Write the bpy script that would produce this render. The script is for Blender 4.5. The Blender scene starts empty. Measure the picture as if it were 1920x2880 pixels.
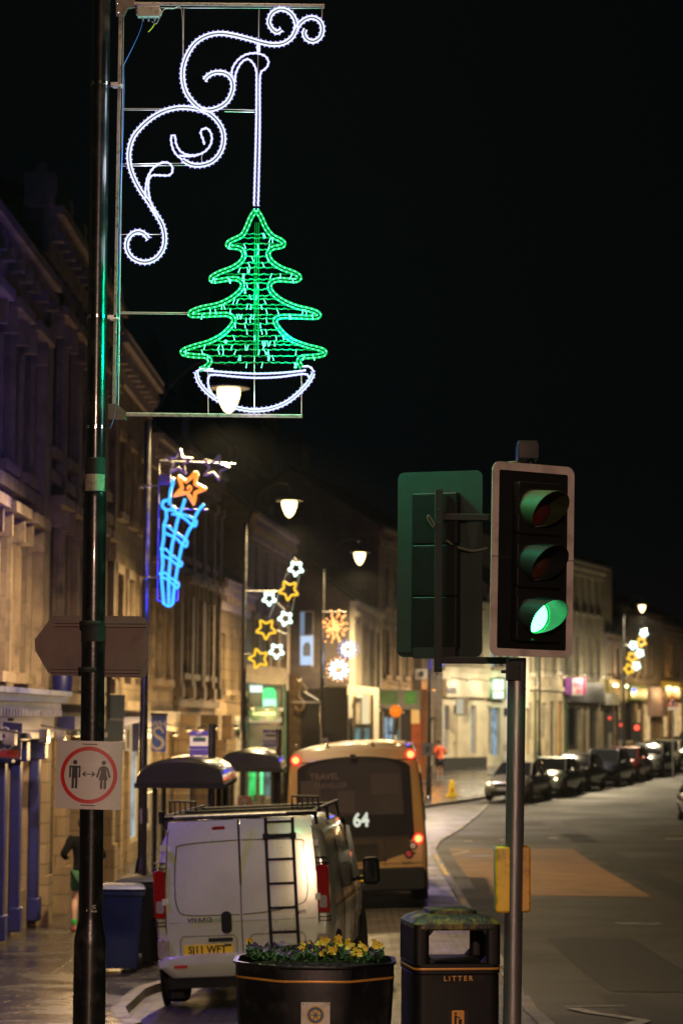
import bpy, math, random
from mathutils import Vector, Matrix
R = math.radians
random.seed(7)
SC = bpy.context.scene
COL = SC.collection
# ---------------------------------------------------------------- camera, world, exposure
CAMZ = 3.2
F = 6800.0                       # focal length in photo pixels (1920 x 2880)
HAZE = 0.0002
PITCH = math.atan(580 / F)
cam = bpy.data.cameras.new('camera')
cam.sensor_fit = 'VERTICAL'; cam.sensor_height = 36.0; cam.lens = 85.0
cam.clip_start = 0.1; cam.clip_end = 2000
cam.dof.use_dof = True; cam.dof.focus_distance = 14.9; cam.dof.aperture_fstop = 3.4
camo = bpy.data.objects.new('camera', cam); COL.objects.link(camo)
CR = Matrix.Rotation(R(90) + PITCH, 3, 'X') @ Matrix.Rotation(0.0075, 3, 'Z')
camo.matrix_world = Matrix.Translation((0, 0, CAMZ)) @ CR.to_4x4()
SC.camera = camo
W = bpy.data.worlds.new('World'); SC.world = W; W.use_nodes = True
bg = W.node_tree.nodes['Background']
bg.inputs[0].default_value = (0.35, 0.75, 0.85, 1); bg.inputs[1].default_value = 0.0016
SC.view_settings.view_transform = 'Standard'; SC.view_settings.look = 'None'
SC.view_settings.exposure = 0.0; SC.view_settings.gamma = 1.0
SC.cycles.max_bounces = 5; SC.cycles.diffuse_bounces = 2; SC.cycles.glossy_bounces = 3
SC.cycles.transmission_bounces = 4; SC.cycles.volume_bounces = 0
SC.cycles.sample_clamp_indirect = 3.0
SC.cycles.caustics_reflective = False; SC.cycles.caustics_refractive = False
SC.cycles.use_denoising = True

def ray(px, py):
    return CR @ Vector(((px - 960) / F, (1440 - py) / F, -1.0))
def at(px, py, Y):
    d = ray(px, py); return Vector((0, 0, CAMZ)) + d * (Y / d.y)
GP = [(-40, 1.6), (0, 1.5), (10, 1.3), (15, 1.02), (20, .58), (25, .17), (30, -.02), (36, -.12), (43, -.2), (60, -.16), (80, 0), (91, .15), (108, .45), (124, .9), (150, 1.45), (200, 2.3), (600, 4.5)]
def g(X, Y):
    z = GP[-1][1]
    for (a, za), (b, zb) in zip(GP, GP[1:]):
        if a <= Y <= b:
            t = (Y - a) / (b - a); z = za + (zb - za) * t; break
    w = max(0, min(1, (Y - 19) / 5)) * max(0, min(1, (56 - Y) / 10))
    return z + .05 * max(-2.5, min(1.0, X)) * w
def G(px, py, off=0.0):
    d = ray(px, py); Y = 30.0
    for _ in range(80):
        X = d.x / d.y * Y
        h = CAMZ - (g(X, Y) + off)
        Y = .5 * Y + .5 * (h / max(1e-6, -(d.z / d.y)))
    return Vector((d.x / d.y * Y, Y, g(d.x / d.y * Y, Y) + off))

# ---------------------------------------------------------------- helpers
class MB:
    def __init__(s): s.v = []; s.f = []; s.m = []
    def add(s, vs, fs, m=0):
        b = len(s.v); s.v += [Vector(p) for p in vs]
        for f in fs: s.f.append([b + i for i in f]); s.m.append(m)
        return s
    def box(s, x0, x1, y0, y1, z0, z1, m=0, M=None):
        vs = [Vector((x, y, z)) for z in (z0, z1) for y in (y0, y1) for x in (x0, x1)]
        if M is not None: vs = [M @ v for v in vs]
        return s.add(vs, [(0, 2, 3, 1), (4, 5, 7, 6), (0, 1, 5, 4), (2, 6, 7, 3), (0, 4, 6, 2), (1, 3, 7, 5)], m)
    def rbox(s, x0, x1, y0, y1, z0, z1, r, m=0, M=None, n=4):
        "box with rounded vertical edges seen from the front (corners rounded in x-z)"
        return s.prism(rrect(x0, x1, z0, z1, r, n), y0, y1, m, M)
    def prism(s, poly, y0, y1, m=0, M=None):
        "polygon in x-z pushed along y"
        n = len(poly)
        vs = [Vector((x, y0, z)) for x, z in poly] + [Vector((x, y1, z)) for x, z in poly]
        if M is not None: vs = [M @ v for v in vs]
        a = sum(poly[i][0] * poly[(i + 1) % n][1] - poly[(i + 1) % n][0] * poly[i][1] for i in range(n))
        F1 = list(range(n)); F2 = list(range(2 * n - 1, n - 1, -1))
        sd = [(i, i + n, (i + 1) % n + n, (i + 1) % n) for i in range(n)]
        if a < 0:
            F1 = F1[::-1]; F2 = F2[::-1]; sd = [f[::-1] for f in sd]
        return s.add(vs, [F1, F2] + sd, m)
    def tube(s, pts, r, n=8, closed=False, m=0, up=None):
        pts = [Vector(p) for p in pts]; k = len(pts)
        if k < 2: return s
        rs = r if isinstance(r, (list, tuple)) else [r] * k
        b = len(s.v); prev = None
        for i, p in enumerate(pts):
            if closed: t = pts[(i + 1) % k] - pts[i - 1]
            else: t = pts[min(i + 1, k - 1)] - pts[max(i - 1, 0)]
            if t.length < 1e-9: t = Vector((0, 0, 1))
            t.normalize()
            if prev is None:
                a = Vector((0, 1, 0)) if abs(t.y) < .8 else Vector((0, 0, 1))
                u = t.cross(a).normalized()
            else:
                u = (prev - t * prev.dot(t))
                u = u.normalized() if u.length > 1e-6 else t.orthogonal().normalized()
            prev = u; w = t.cross(u)
            for j in range(n):
                c = 2 * math.pi * j / n
                s.v.append(p + (u * math.cos(c) + w * math.sin(c)) * rs[i])
        for i in range(k if closed else k - 1):
            i2 = (i + 1) % k
            for j in range(n):
                j2 = (j + 1) % n
                s.f.append([b + i * n + j, b + i * n + j2, b + i2 * n + j2, b + i2 * n + j]); s.m.append(m)
        if not closed:
            s.f.append([b + j for j in range(n)][::-1]); s.m.append(m)
            s.f.append([b + (k - 1) * n + j for j in range(n)]); s.m.append(m)
        return s
    def lathe(s, prof, c=(0, 0, 0), n=24, m=0, M=None, sx=1, sy=1):
        c = Vector(c); b = len(s.v)
        for r, z in prof:
            for j in range(n):
                a = 2 * math.pi * j / n
                p = Vector((math.cos(a) * r * sx, math.sin(a) * r * sy, z)) + c
                s.v.append(M @ p if M is not None else p)
        for i in range(len(prof) - 1):
            for j in range(n):
                j2 = (j + 1) % n
                s.f.append([b + i * n + j, b + i * n + j2, b + (i + 1) * n + j2, b + (i + 1) * n + j]); s.m.append(m)
        s.f.append([b + j for j in range(n)][::-1]); s.m.append(m)
        s.f.append([b + (len(prof) - 1) * n + j for j in range(n)]); s.m.append(m)
        return s
    def ball(s, c, r, n=8, m=0, sc=(1, 1, 1)):
        c = Vector(c); k = max(3, n // 2); b = len(s.v)
        for i in range(1, k):
            th = math.pi * i / k
            for j in range(n):
                a = 2 * math.pi * j / n
                s.v.append(c + Vector((math.sin(th) * math.cos(a) * r * sc[0], math.sin(th) * math.sin(a) * r * sc[1], math.cos(th) * r * sc[2])))
        t = len(s.v); s.v.append(c + Vector((0, 0, r * sc[2]))); s.v.append(c - Vector((0, 0, r * sc[2])))
        for i in range(k - 2):
            for j in range(n):
                j2 = (j + 1) % n
                s.f.append([b + i * n + j, b + (i + 1) * n + j, b + (i + 1) * n + j2, b + i * n + j2]); s.m.append(m)
        for j in range(n):
            j2 = (j + 1) % n
            s.f.append([t, b + j, b + j2]); s.m.append(m)
            s.f.append([t + 1, b + (k - 2) * n + j2, b + (k - 2) * n + j]); s.m.append(m)
        return s
    def octa(s, c, r, m=0):
        c = Vector(c)
        vs = [c + Vector(d) * r for d in ((1, 0, 0), (-1, 0, 0), (0, 1, 0), (0, -1, 0), (0, 0, 1), (0, 0, -1))]
        return s.add(vs, [(0, 2, 4), (2, 1, 4), (1, 3, 4), (3, 0, 4), (2, 0, 5), (1, 2, 5), (3, 1, 5), (0, 3, 5)], m)
    def build(s, name, mats, parent=None, smooth=True, ang=35, bevel=0, subd=0):
        me = bpy.data.meshes.new(name)
        me.from_pydata([tuple(v) for v in s.v], [], s.f)
        if not isinstance(mats, (list, tuple)): mats = [mats]
        for mt in mats: me.materials.append(mt)
        me.polygons.foreach_set('material_index', s.m)
        if smooth:
            me.polygons.foreach_set('use_smooth', [True] * len(s.f))
            me.set_sharp_from_angle(angle=R(ang))
        me.update()
        o = bpy.data.objects.new(name, me); COL.objects.link(o)
        if parent is not None: o.parent = parent
        if bevel:
            md = o.modifiers.new('bevel', 'BEVEL'); md.width = bevel; md.segments = 2; md.limit_method = 'ANGLE'; md.angle_limit = R(40)
        if subd:
            md = o.modifiers.new('sub', 'SUBSURF'); md.levels = subd; md.render_levels = subd
        return o

def rrect(x0, x1, z0, z1, r, n=4):
    out = []
    for cx, cz, a0 in ((x1 - r, z0 + r, -90), (x1 - r, z1 - r, 0), (x0 + r, z1 - r, 90), (x0 + r, z0 + r, 180)):
        for i in range(n + 1):
            a = R(a0 + 90 * i / n); out.append((cx + r * math.cos(a), cz + r * math.sin(a)))
    return out
def circle(cx, cz, r, n=24, a0=0):
    return [(cx + r * math.cos(a0 + 2 * math.pi * i / n), cz + r * math.sin(a0 + 2 * math.pi * i / n)) for i in range(n)]
def star_pts(cx, cz, r, ri, rot=0, n=5):
    return [(cx + (r if i % 2 == 0 else ri) * math.sin(rot + math.pi * i / n), cz + (r if i % 2 == 0 else ri) * math.cos(rot + math.pi * i / n)) for i in range(2 * n)]
def smooth_path(p, k=6, closed=False):
    out = []; n = len(p)
    rng = range(n) if closed else range(n - 1)
    for i in rng:
        if closed: a, b, c, d = p[i - 1], p[i], p[(i + 1) % n], p[(i + 2) % n]
        else: a, b, c, d = p[max(i - 1, 0)], p[i], p[i + 1], p[min(i + 2, n - 1)]
        for j in range(k):
            t = j / k
            out.append(tuple(.5 * ((2 * b[q]) + (-a[q] + c[q]) * t + (2 * a[q] - 5 * b[q] + 4 * c[q] - d[q]) * t * t + (-a[q] + 3 * b[q] - 3 * c[q] + d[q]) * t ** 3) for q in range(len(b))))
    if not closed: out.append(tuple(p[-1]))
    return out
def resample(p, step):
    out = [p[0]]; acc = 0
    for a, b in zip(p, p[1:]):
        L = math.dist(a, b)
        if L < 1e-9: continue
        while acc + L >= step:
            t = (step - acc) / L
            a = tuple(a[q] + (b[q] - a[q]) * t for q in range(len(a)))
            out.append(a); L = math.dist(a, b); acc = 0
            if L < 1e-9: break
        acc += L
    return out
def offset2(p, d):
    out = []
    for i in range(len(p)):
        a = p[max(i - 1, 0)]; b = p[min(i + 1, len(p) - 1)]
        tx, ty = b[0] - a[0], b[1] - a[1]; L = math.hypot(tx, ty) or 1
        out.append((p[i][0] - ty / L * d, p[i][1] + tx / L * d))
    return out

def tag(o, label=None, cat=None, group=None, kind=None):
    if label: o['label'] = label
    if cat: o['category'] = cat
    if group: o['group'] = group
    if kind: o['kind'] = kind
    return o
def thing(name, loc, label, cat, group=None, rz=0, rot=None):
    o = bpy.data.objects.new(name, None); COL.objects.link(o); o.empty_display_size = .2
    o.location = loc; o.rotation_euler = rot if rot else (0, 0, rz)
    return tag(o, label, cat, group)
def copy_tree(o, parent=None):
    c = o.copy(); COL.objects.link(c)
    if parent is not None: c.parent = parent
    for ch in list(o.children): copy_tree(ch, c)
    return c
def text_mesh(name, txt, size, mat, parent=None, M=None, ext=.002, bold=0.0, align='CENTER', sx=1.0):
    cu = bpy.data.curves.new(name, 'FONT'); cu.body = txt; cu.size = size; cu.extrude = ext; cu.offset = bold
    cu.align_x = align; cu.align_y = 'CENTER'; cu.resolution_u = 3
    t = bpy.data.objects.new('tmp', cu); COL.objects.link(t)
    dg = bpy.context.evaluated_depsgraph_get(); dg.update()
    me = bpy.data.meshes.new_from_object(t.evaluated_get(dg))
    bpy.data.objects.remove(t); me.name = name
    base = Matrix.Rotation(R(90), 4, 'X') @ Matrix.Diagonal((sx, 1, 1, 1))
    me.transform((M if M is not None else Matrix.Identity(4)) @ base)
    me.materials.clear(); me.materials.append(mat)
    o = bpy.data.objects.new(name, me); COL.objects.link(o)
    if parent is not None: o.parent = parent
    return o

# ---------------------------------------------------------------- materials
def mat(name, col, rough=.6, metal=0, var=.15, scale=6, bump=0.0, bscale=30, coat=0, dirt=None, dscale=2.0, spec=.5, stretch=None, rvar=0):
    m = bpy.data.materials.new(name); m.use_nodes = True
    nt = m.node_tree; b = nt.nodes['Principled BSDF']
    b.inputs['Roughness'].default_value = rough; b.inputs['Metallic'].default_value = metal
    b.inputs['Specular IOR Level'].default_value = spec
    if coat: b.inputs['Coat Weight'].default_value = coat; b.inputs['Coat Roughness'].default_value = .06
    tc = nt.nodes.new('ShaderNodeTexCoord'); src = tc.outputs['Object']
    if stretch:
        mp = nt.nodes.new('ShaderNodeMapping'); mp.inputs['Scale'].default_value = stretch
        nt.links.new(src, mp.inputs[0]); src = mp.outputs[0]
    nz = nt.nodes.new('ShaderNodeTexNoise'); nz.inputs['Scale'].default_value = scale; nz.inputs['Detail'].default_value = 5
    nt.links.new(src, nz.inputs['Vector'])
    rp = nt.nodes.new('ShaderNodeValToRGB')
    rp.color_ramp.elements[0].position = .3; rp.color_ramp.elements[1].position = .7
    rp.color_ramp.elements[0].color = tuple(c * (1 - var) for c in col) + (1,)
    rp.color_ramp.elements[1].color = tuple(min(1, c * (1 + var)) for c in col) + (1,)
    nt.links.new(nz.outputs['Fac'], rp.inputs[0]); out = rp.outputs[0]
    if dirt:
        n2 = nt.nodes.new('ShaderNodeTexNoise'); n2.inputs['Scale'].default_value = dscale; n2.inputs['Detail'].default_value = 7; n2.inputs['Roughness'].default_value = .65
        nt.links.new(src, n2.inputs['Vector'])
        r2 = nt.nodes.new('ShaderNodeValToRGB'); r2.color_ramp.elements[0].position = .5; r2.color_ramp.elements[1].position = .68
        nt.links.new(n2.outputs['Fac'], r2.inputs[0])
        mx = nt.nodes.new('ShaderNodeMixRGB'); mx.inputs[2].default_value = tuple(dirt) + (1,)
        nt.links.new(r2.outputs[0], mx.inputs[0]); nt.links.new(out, mx.inputs[1]); out = mx.outputs[0]
    nt.links.new(out, b.inputs['Base Color'])
    if rvar:
        mr = nt.nodes.new('ShaderNodeMapRange'); mr.inputs[1].default_value = .3; mr.inputs[2].default_value = .7
        mr.inputs[3].default_value = max(.02, rough - rvar); mr.inputs[4].default_value = min(1, rough + rvar)
        n3 = nt.nodes.new('ShaderNodeTexNoise'); n3.inputs['Scale'].default_value = dscale; n3.inputs['Detail'].default_value = 6
        nt.links.new(src, n3.inputs['Vector']); nt.links.new(n3.outputs['Fac'], mr.inputs[0]); nt.links.new(mr.outputs[0], b.inputs['Roughness'])
    if bump:
        nb = nt.nodes.new('ShaderNodeTexNoise'); nb.inputs['Scale'].default_value = bscale; nb.inputs['Detail'].default_value = 6
        nt.links.new(src, nb.inputs['Vector'])
        bp = nt.nodes.new('ShaderNodeBump'); bp.inputs['Strength'].default_value = bump; bp.inputs['Distance'].default_value = .02
        nt.links.new(nb.outputs['Fac'], bp.inputs['Height']); nt.links.new(bp.outputs[0], b.inputs['Normal'])
    return m
def emat(name, col, strength, sample=False, var=0.0, base=(.03, .03, .03)):
    m = bpy.data.materials.new(name); m.use_nodes = True
    nt = m.node_tree; b = nt.nodes['Principled BSDF']
    b.inputs['Base Color'].default_value = tuple(base) + (1,)
    b.inputs['Emission Color'].default_value = tuple(col) + (1,)
    b.inputs['Emission Strength'].default_value = strength
    b.inputs['Roughness'].default_value = .3; b.inputs['Specular IOR Level'].default_value = .12
    if var:
        tc = nt.nodes.new('ShaderNodeTexCoord'); nz = nt.nodes.new('ShaderNodeTexNoise'); nz.inputs['Scale'].default_value = 2.5; nz.inputs['Detail'].default_value = 4
        nt.links.new(tc.outputs['Object'], nz.inputs[0])
        mr = nt.nodes.new('ShaderNodeMapRange'); mr.inputs[1].default_value = .35; mr.inputs[2].default_value = .65
        mr.inputs[3].default_value = strength * (1 - var); mr.inputs[4].default_value = strength * (1 + var)
        nt.links.new(nz.outputs['Fac'], mr.inputs[0]); nt.links.new(mr.outputs[0], b.inputs['Emission Strength'])
    if not sample: m.cycles.emission_sampling = 'NONE'
    return m
def brickmat(name, c1, c2, mortar, bw=.6, bh=.3, rough=.85, msize=.012, bump=.35, stain=(.04, .03, .022), stainamt=.55, spec=.3, flat=False, wet=0):
    m = bpy.data.materials.new(name); m.use_nodes = True
    nt = m.node_tree; L = nt.links.new; b = nt.nodes['Principled BSDF']; b.inputs['Roughness'].default_value = rough
    b.inputs['Specular IOR Level'].default_value = spec
    tc = nt.nodes.new('ShaderNodeTexCoord'); sp = nt.nodes.new('ShaderNodeSeparateXYZ'); L(tc.outputs['Object'], sp.inputs[0])
    cb = nt.nodes.new('ShaderNodeCombineXYZ')
    if flat:
        L(sp.outputs[0], cb.inputs[0]); L(sp.outputs[1], cb.inputs[1])
    else:
        ad = nt.nodes.new('ShaderNodeMath'); L(sp.outputs[0], ad.inputs[0]); L(sp.outputs[1], ad.inputs[1])
        L(ad.outputs[0], cb.inputs[0]); L(sp.outputs[2], cb.inputs[1])
    br = nt.nodes.new('ShaderNodeTexBrick'); L(cb.outputs[0], br.inputs['Vector'])
    br.inputs['Color1'].default_value = tuple(c1) + (1,); br.inputs['Color2'].default_value = tuple(c2) + (1,); br.inputs['Mortar'].default_value = tuple(mortar) + (1,)
    br.inputs['Scale'].default_value = 1; br.inputs['Mortar Size'].default_value = msize; br.inputs['Brick Width'].default_value = bw; br.inputs['Row Height'].default_value = bh
    br.inputs['Mortar Smooth'].default_value = .3
    nz = nt.nodes.new('ShaderNodeTexNoise'); nz.inputs['Scale'].default_value = .9; nz.inputs['Detail'].default_value = 8; nz.inputs['Roughness'].default_value = .7
    mp = nt.nodes.new('ShaderNodeMapping'); mp.inputs['Scale'].default_value = (1.6, 1.6, .5) if not flat else (1, 1, 1)
    L(tc.outputs['Object'], mp.inputs[0]); L(mp.outputs[0], nz.inputs['Vector'])
    rp = nt.nodes.new('ShaderNodeValToRGB'); rp.color_ramp.elements[0].position = .45; rp.color_ramp.elements[1].position = .72
    rp.color_ramp.elements[1].color = (stainamt,) * 3 + (1,)
    L(nz.outputs['Fac'], rp.inputs[0])
    mx = nt.nodes.new('ShaderNodeMixRGB'); mx.inputs[2].default_value = tuple(stain) + (1,)
    L(rp.outputs[0], mx.inputs[0]); L(br.outputs['Color'], mx.inputs[1]); L(mx.outputs[0], b.inputs['Base Color'])
    n2 = nt.nodes.new('ShaderNodeTexNoise'); n2.inputs['Scale'].default_value = 14; n2.inputs['Detail'].default_value = 6; L(tc.outputs['Object'], n2.inputs['Vector'])
    sb = nt.nodes.new('ShaderNodeMath'); sb.operation = 'SUBTRACT'; L(n2.outputs['Fac'], sb.inputs[0]); L(br.outputs['Fac'], sb.inputs[1])
    bp = nt.nodes.new('ShaderNodeBump'); bp.inputs['Strength'].default_value = bump; bp.inputs['Distance'].default_value = .02
    L(sb.outputs[0], bp.inputs['Height']); L(bp.outputs[0], b.inputs['Normal'])
    if wet:
        mr = nt.nodes.new('ShaderNodeMapRange'); mr.inputs[1].default_value = .38; mr.inputs[2].default_value = .62; mr.inputs[3].default_value = rough - wet; mr.inputs[4].default_value = rough
        L(nz.outputs['Fac'], mr.inputs[0]); L(mr.outputs[0], b.inputs['Roughness'])
    return m

M = {}
M['black'] = mat('black gloss paint', (.006, .006, .007), .28, 0, .3, 8, .05, 40, coat=.3, dirt=(.03, .028, .025), dscale=9)
M['blackplastic'] = mat('black plastic', (.006, .006, .006), .5, 0, .3, 10, .01, 90, spec=.22)
M['matt'] = mat('matt black', (.01, .01, .01), .75, 0, .3, 10)
M['galv'] = mat('galvanised steel', (.22, .22, .22), .42, .75, .25, 14, .1, 50, stretch=(1, 1, .12), rvar=.1)
M['steel'] = mat('polished steel', (.7, .68, .62), .15, 1, .1, 10)
M['salmonmetal'] = mat('painted steel frame', (.32, .29, .27), .5, .3, .15, 20, .1, 60, dirt=(.1, .07, .05), dscale=30)
M['greymetal'] = mat('grey thin rod', (.45, .45, .45), .35, .6)
M['signback'] = mat('grey sign back', (.13, .085, .072), .6, .1, .1, 5, .04, 40, dirt=(.07, .06, .055), dscale=3)
M['signwhite'] = mat('white sign', (.5, .48, .46), .32, 0, .04, 5, .05, 20)
M['red'] = mat('sign red', (.45, .004, .006), .4, 0, .05)
M['navy'] = mat('navy print', (.006, .011, .02), .4, 0, .05)
M['boardwhite'] = mat('retroreflective white', (.56, .50, .46), .5, 0, .05, 8, dirt=(.36, .31, .28), dscale=5)
M['boardback'] = mat('board back', (.020, .030, .026), .55, 0, .12, 5, .05, 30, dirt=(.014, .02, .017), dscale=2, spec=.3)
M['gold'] = mat('gold paint', (.55, .27, .05), .4, .2, .1)
M['yellow'] = mat('yellow plastic', (.75, .50, .01), .4, 0, .12, 8, dirt=(.28, .2, .02), dscale=12)
M['moss'] = mat('mossy lid', (.012, .012, .01), .55, 0, .3, 12, .3, 60, dirt=(.24, .21, .012), dscale=7)
M['dullmetal'] = mat('dull thin rod', (.13, .13, .13), .5, .3)
M['glass'] = mat('dark glass', (.008, .009, .011), .06, 0, .2, 2, spec=.8)
M['rubber'] = mat('tyre rubber', (.012, .012, .012), .8, 0, .2)
M['chrome'] = mat('chrome', (.8, .8, .8), .12, 1, .05)
# ---------------------------------------------------------------- ground
M['asphalt'] = mat('asphalt', (.023, .022, .020), .64, 0, .75, 26, .7, 55, dirt=(.012, .0118, .011), dscale=.35, rvar=.12, spec=.35)
M['setts'] = brickmat('stone setts', (.12, .11, .095), (.07, .063, .055), (.02, .018, .015), .26, .14, .6, .02, 1.0, (.035, .03, .025), .6, .5, True, .25)
M['slabs'] = brickmat('wet paving slabs', (.050, .045, .044), (.036, .033, .032), (.010, .009, .009), .6, .45, .36, .01, .35, (.03, .027, .026), .6, .5, True, .26)
M['kerb'] = brickmat('granite kerb', (.19, .17, .14), (.11, .10, .085), (.015, .014, .012), .6, .9, .6, .03, .6, (.05, .045, .04), .6, .4, True, .15)
M['redsurf'] = mat('buff anti-skid surfacing', (.15, .078, .036), .7, 0, .25, 2.2, .5, 70, dirt=(.08, .046, .025), dscale=.9)
M['paintw'] = mat('worn white road paint', (.30, .28, .22), .6, 0, .3, 12, .2, 60, dirt=(.08, .075, .06), dscale=9)
M['painty'] = mat('worn yellow road paint', (.42, .27, .05), .6, 0, .3, 12, .2, 60, dirt=(.1, .07, .03), dscale=7)

def lerp_tab(tab, Y):
    if Y <= tab[0][0]: return tab[0][1]
    for (a, xa), (b, xb) in zip(tab, tab[1:]):
        if a <= Y <= b: return xa + (xb - xa) * (Y - a) / (b - a)
    return tab[-1][1]
def yrange(y0, y1):
    out = [y0]; y = y0
    while y < y1:
        y += max(.5, y * .02); out.append(min(y, y1))
    return out
def strip(name, lt, rt, y0, y1, off, material, cols=6, skirt=0, kind='structure', skirtl=0):
    mb = MB(); ys = yrange(y0, y1); nn = cols + 1
    for Y in ys:
        a, b = lerp_tab(lt, Y), lerp_tab(rt, Y)
        for i in range(nn):
            X = a + (b - a) * i / cols; mb.v.append(Vector((X, Y, g(X, Y) + off)))
    for j in range(len(ys) - 1):
        for i in range(cols):
            k = j * nn + i; mb.f.append([k, k + 1, k + nn + 1, k + nn]); mb.m.append(0)
    for side, sk in ((cols, skirt), (0, skirtl)):
        if sk:
            b0 = len(mb.v)
            for j in range(len(ys)): mb.v.append(mb.v[j * nn + side] - Vector((0, 0, sk)))
            for j in range(len(ys) - 1):
                mb.f.append([j * nn + side, b0 + j, b0 + j + 1, (j + 1) * nn + side]); mb.m.append(0)
    b0 = len(mb.v)                                            # near end face
    if skirt:
        for i in range(nn): mb.v.append(mb.v[i] - Vector((0, 0, skirt)))
        for i in range(cols): mb.f.append([i, b0 + i, b0 + i + 1, i + 1]); mb.m.append(0)
    o = mb.build(name, material, smooth=True, ang=40)
    if kind: o['kind'] = kind
    return o
WIDE_L = [(-30, -60), (40, -70), (600, -300)]; WIDE_R = [(-30, 45), (600, 450)]
# one sheet for the road, wide enough to reach the horizon
ro = MB()
xs = [-300, -60, -20, -8, -4, -2.5, -1.5, -.5, .5, 1.2, 3, 8, 20, 60, 300]
ys = [-40, -20, 0] + yrange(4, 600)
for Y in ys:
    for X in xs: ro.v.append(Vector((X, Y, g(X, Y))))
for j in range(len(ys) - 1):
    for i in range(len(xs) - 1):
        k = j * len(xs) + i; ro.f.append([k, k + 1, k + 1 + len(xs), k + len(xs)]); ro.m.append(0)
ro.build('road', M['asphalt'])['kind'] = 'structure'
KERB = [(4, -1.7), (22, -1.75), (26, -2.25), (29, -2.25), (33, -1.35), (43, -1.2), (56, -1.2), (64, -.9), (71, 0), (80, 1.4), (86, 3.2), (90, 4.7), (97, 7.0), (124, 15.6), (150, 24), (200, 40), (260, 58)]
LAYR = [(4, 2.0), (22, 1.95), (27, 2.1), (35, 2.25), (45, 2.35), (62, 2.45), (66, 2.75), (72, 3.6), (84, 5.0), (88, 5.4)]
def sh(tab, d): return [(y, x + d) for y, x in tab]
strip('pavement', [(-30, -9), (60, -9), (110, -6), (150, 5), (260, 25)], sh(KERB, -.16), 4, 260, .11, M['slabs'], 8)
strip('kerb', sh(KERB, -.16), KERB, 4, 260, .114, M['kerb'], 1, .14)
strip('layby', KERB, sh(LAYR, -.14), 4, 88, .006, M['setts'], 8)
strip('kerb', sh(LAYR, -.14), LAYR, 4, 88, .035, M['kerb'], 1, .05, skirtl=.05)
strip('road', sh(LAYR, .35), [(40, 5.9), (63, 6.05)], 46.5, 63.2, .005, M['redsurf'], 4)
def marking(pts, w, material, off=.009, label=None):
    mb = MB(); P = [G(*p) for p in pts]
    for a, b in zip(P, P[1:]):
        d = (b - a); d.z = 0; d.normalize(); n = Vector((-d.y, d.x, 0)) * w / 2
        k = max(1, int((b - a).length / .6)); base = len(mb.v)
        for i in range(k + 1):
            p = a.lerp(b, i / k)
            for s in (-1, 1):
                q = p + n * s; mb.v.append(Vector((q.x, q.y, g(q.x, q.y) + off)))
        for i in range(k): mb.f.append([base + 2 * i, base + 2 * i + 1, base + 2 * i + 3, base + 2 * i + 2]); mb.m.append(0)
    o = mb.build('road_marking', material); o['kind'] = 'structure'; return o
marking([(1588, 2833), (1756, 2830)], .09, M['paintw'])
marking([(1608, 2838), (1808, 2873), (1740, 2899)], .16, M['paintw'], .013)
marking([(1870, 2359), (1960, 2361)], .35, M['paintw'])
marking([(1880, 2344), (1990, 2342)], .12, M['painty'])
for x in (1315, 1417, 1555): marking([(x - 13, 2367 - (x - 1315) * .04), (x + 13, 2367 - (x - 1315) * .04)], .3, M['paintw'])
marking([(1262, 2388), (1318, 2395), (1276, 2405)], .12, M['paintw'], .013)
for a_, b_ in ((44, 46.5), (48, 49.5), (52, 56), (57.5, 60)): strip('road_marking', sh(LAYR, -.11), sh(LAYR, -.04), a_, b_, .039, M['painty'], 1)

M['patch'] = mat('newer asphalt patch', (.010, .010, .010), .6, 0, .3, 3, .6, 70, spec=.3)
M['iron'] = mat('cast iron', (.04, .036, .03), .35, .7, .3, 30, .5, 80)
def rpatch(x0, x1, y0, y1, off=.006):
    strip('road', [(0, x0), (200, x0 + .12)], [(0, x1), (200, x1 + .12)], y0, y1, off, M['patch'], 3)
rpatch(3.1, 4.4, 28, 37); rpatch(6.3, 7.0, 30, 78); rpatch(2.9, 3.4, 21, 27.5); rpatch(4.6, 8.6, 66, 70); rpatch(5.2, 6.0, 22, 25)
for x, y, r_, lb in ((4.9, 40, .33, 'round iron manhole cover on the road near the orange surfacing'), (3.4, 60, .3, 'round iron manhole cover close to the kerb beside the bus'), (8.6, 58, .33, 'round iron manhole cover out on the right of the road'), (4.1, 25.2, .3, 'round iron manhole cover nearest the camera')):
    z = g(x, y) + .004
    o = MB().lathe([(r_ + .06, 0), (r_ + .06, .006), (r_, .007), (r_ - .01, .003), (r_ * .6, .004), (r_ * .58, .009), (.02, .009)], (x, y, z), 24).build('manhole_cover', M['iron']); tag(o, lb, 'manhole cover', 'iron covers in the road')
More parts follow.
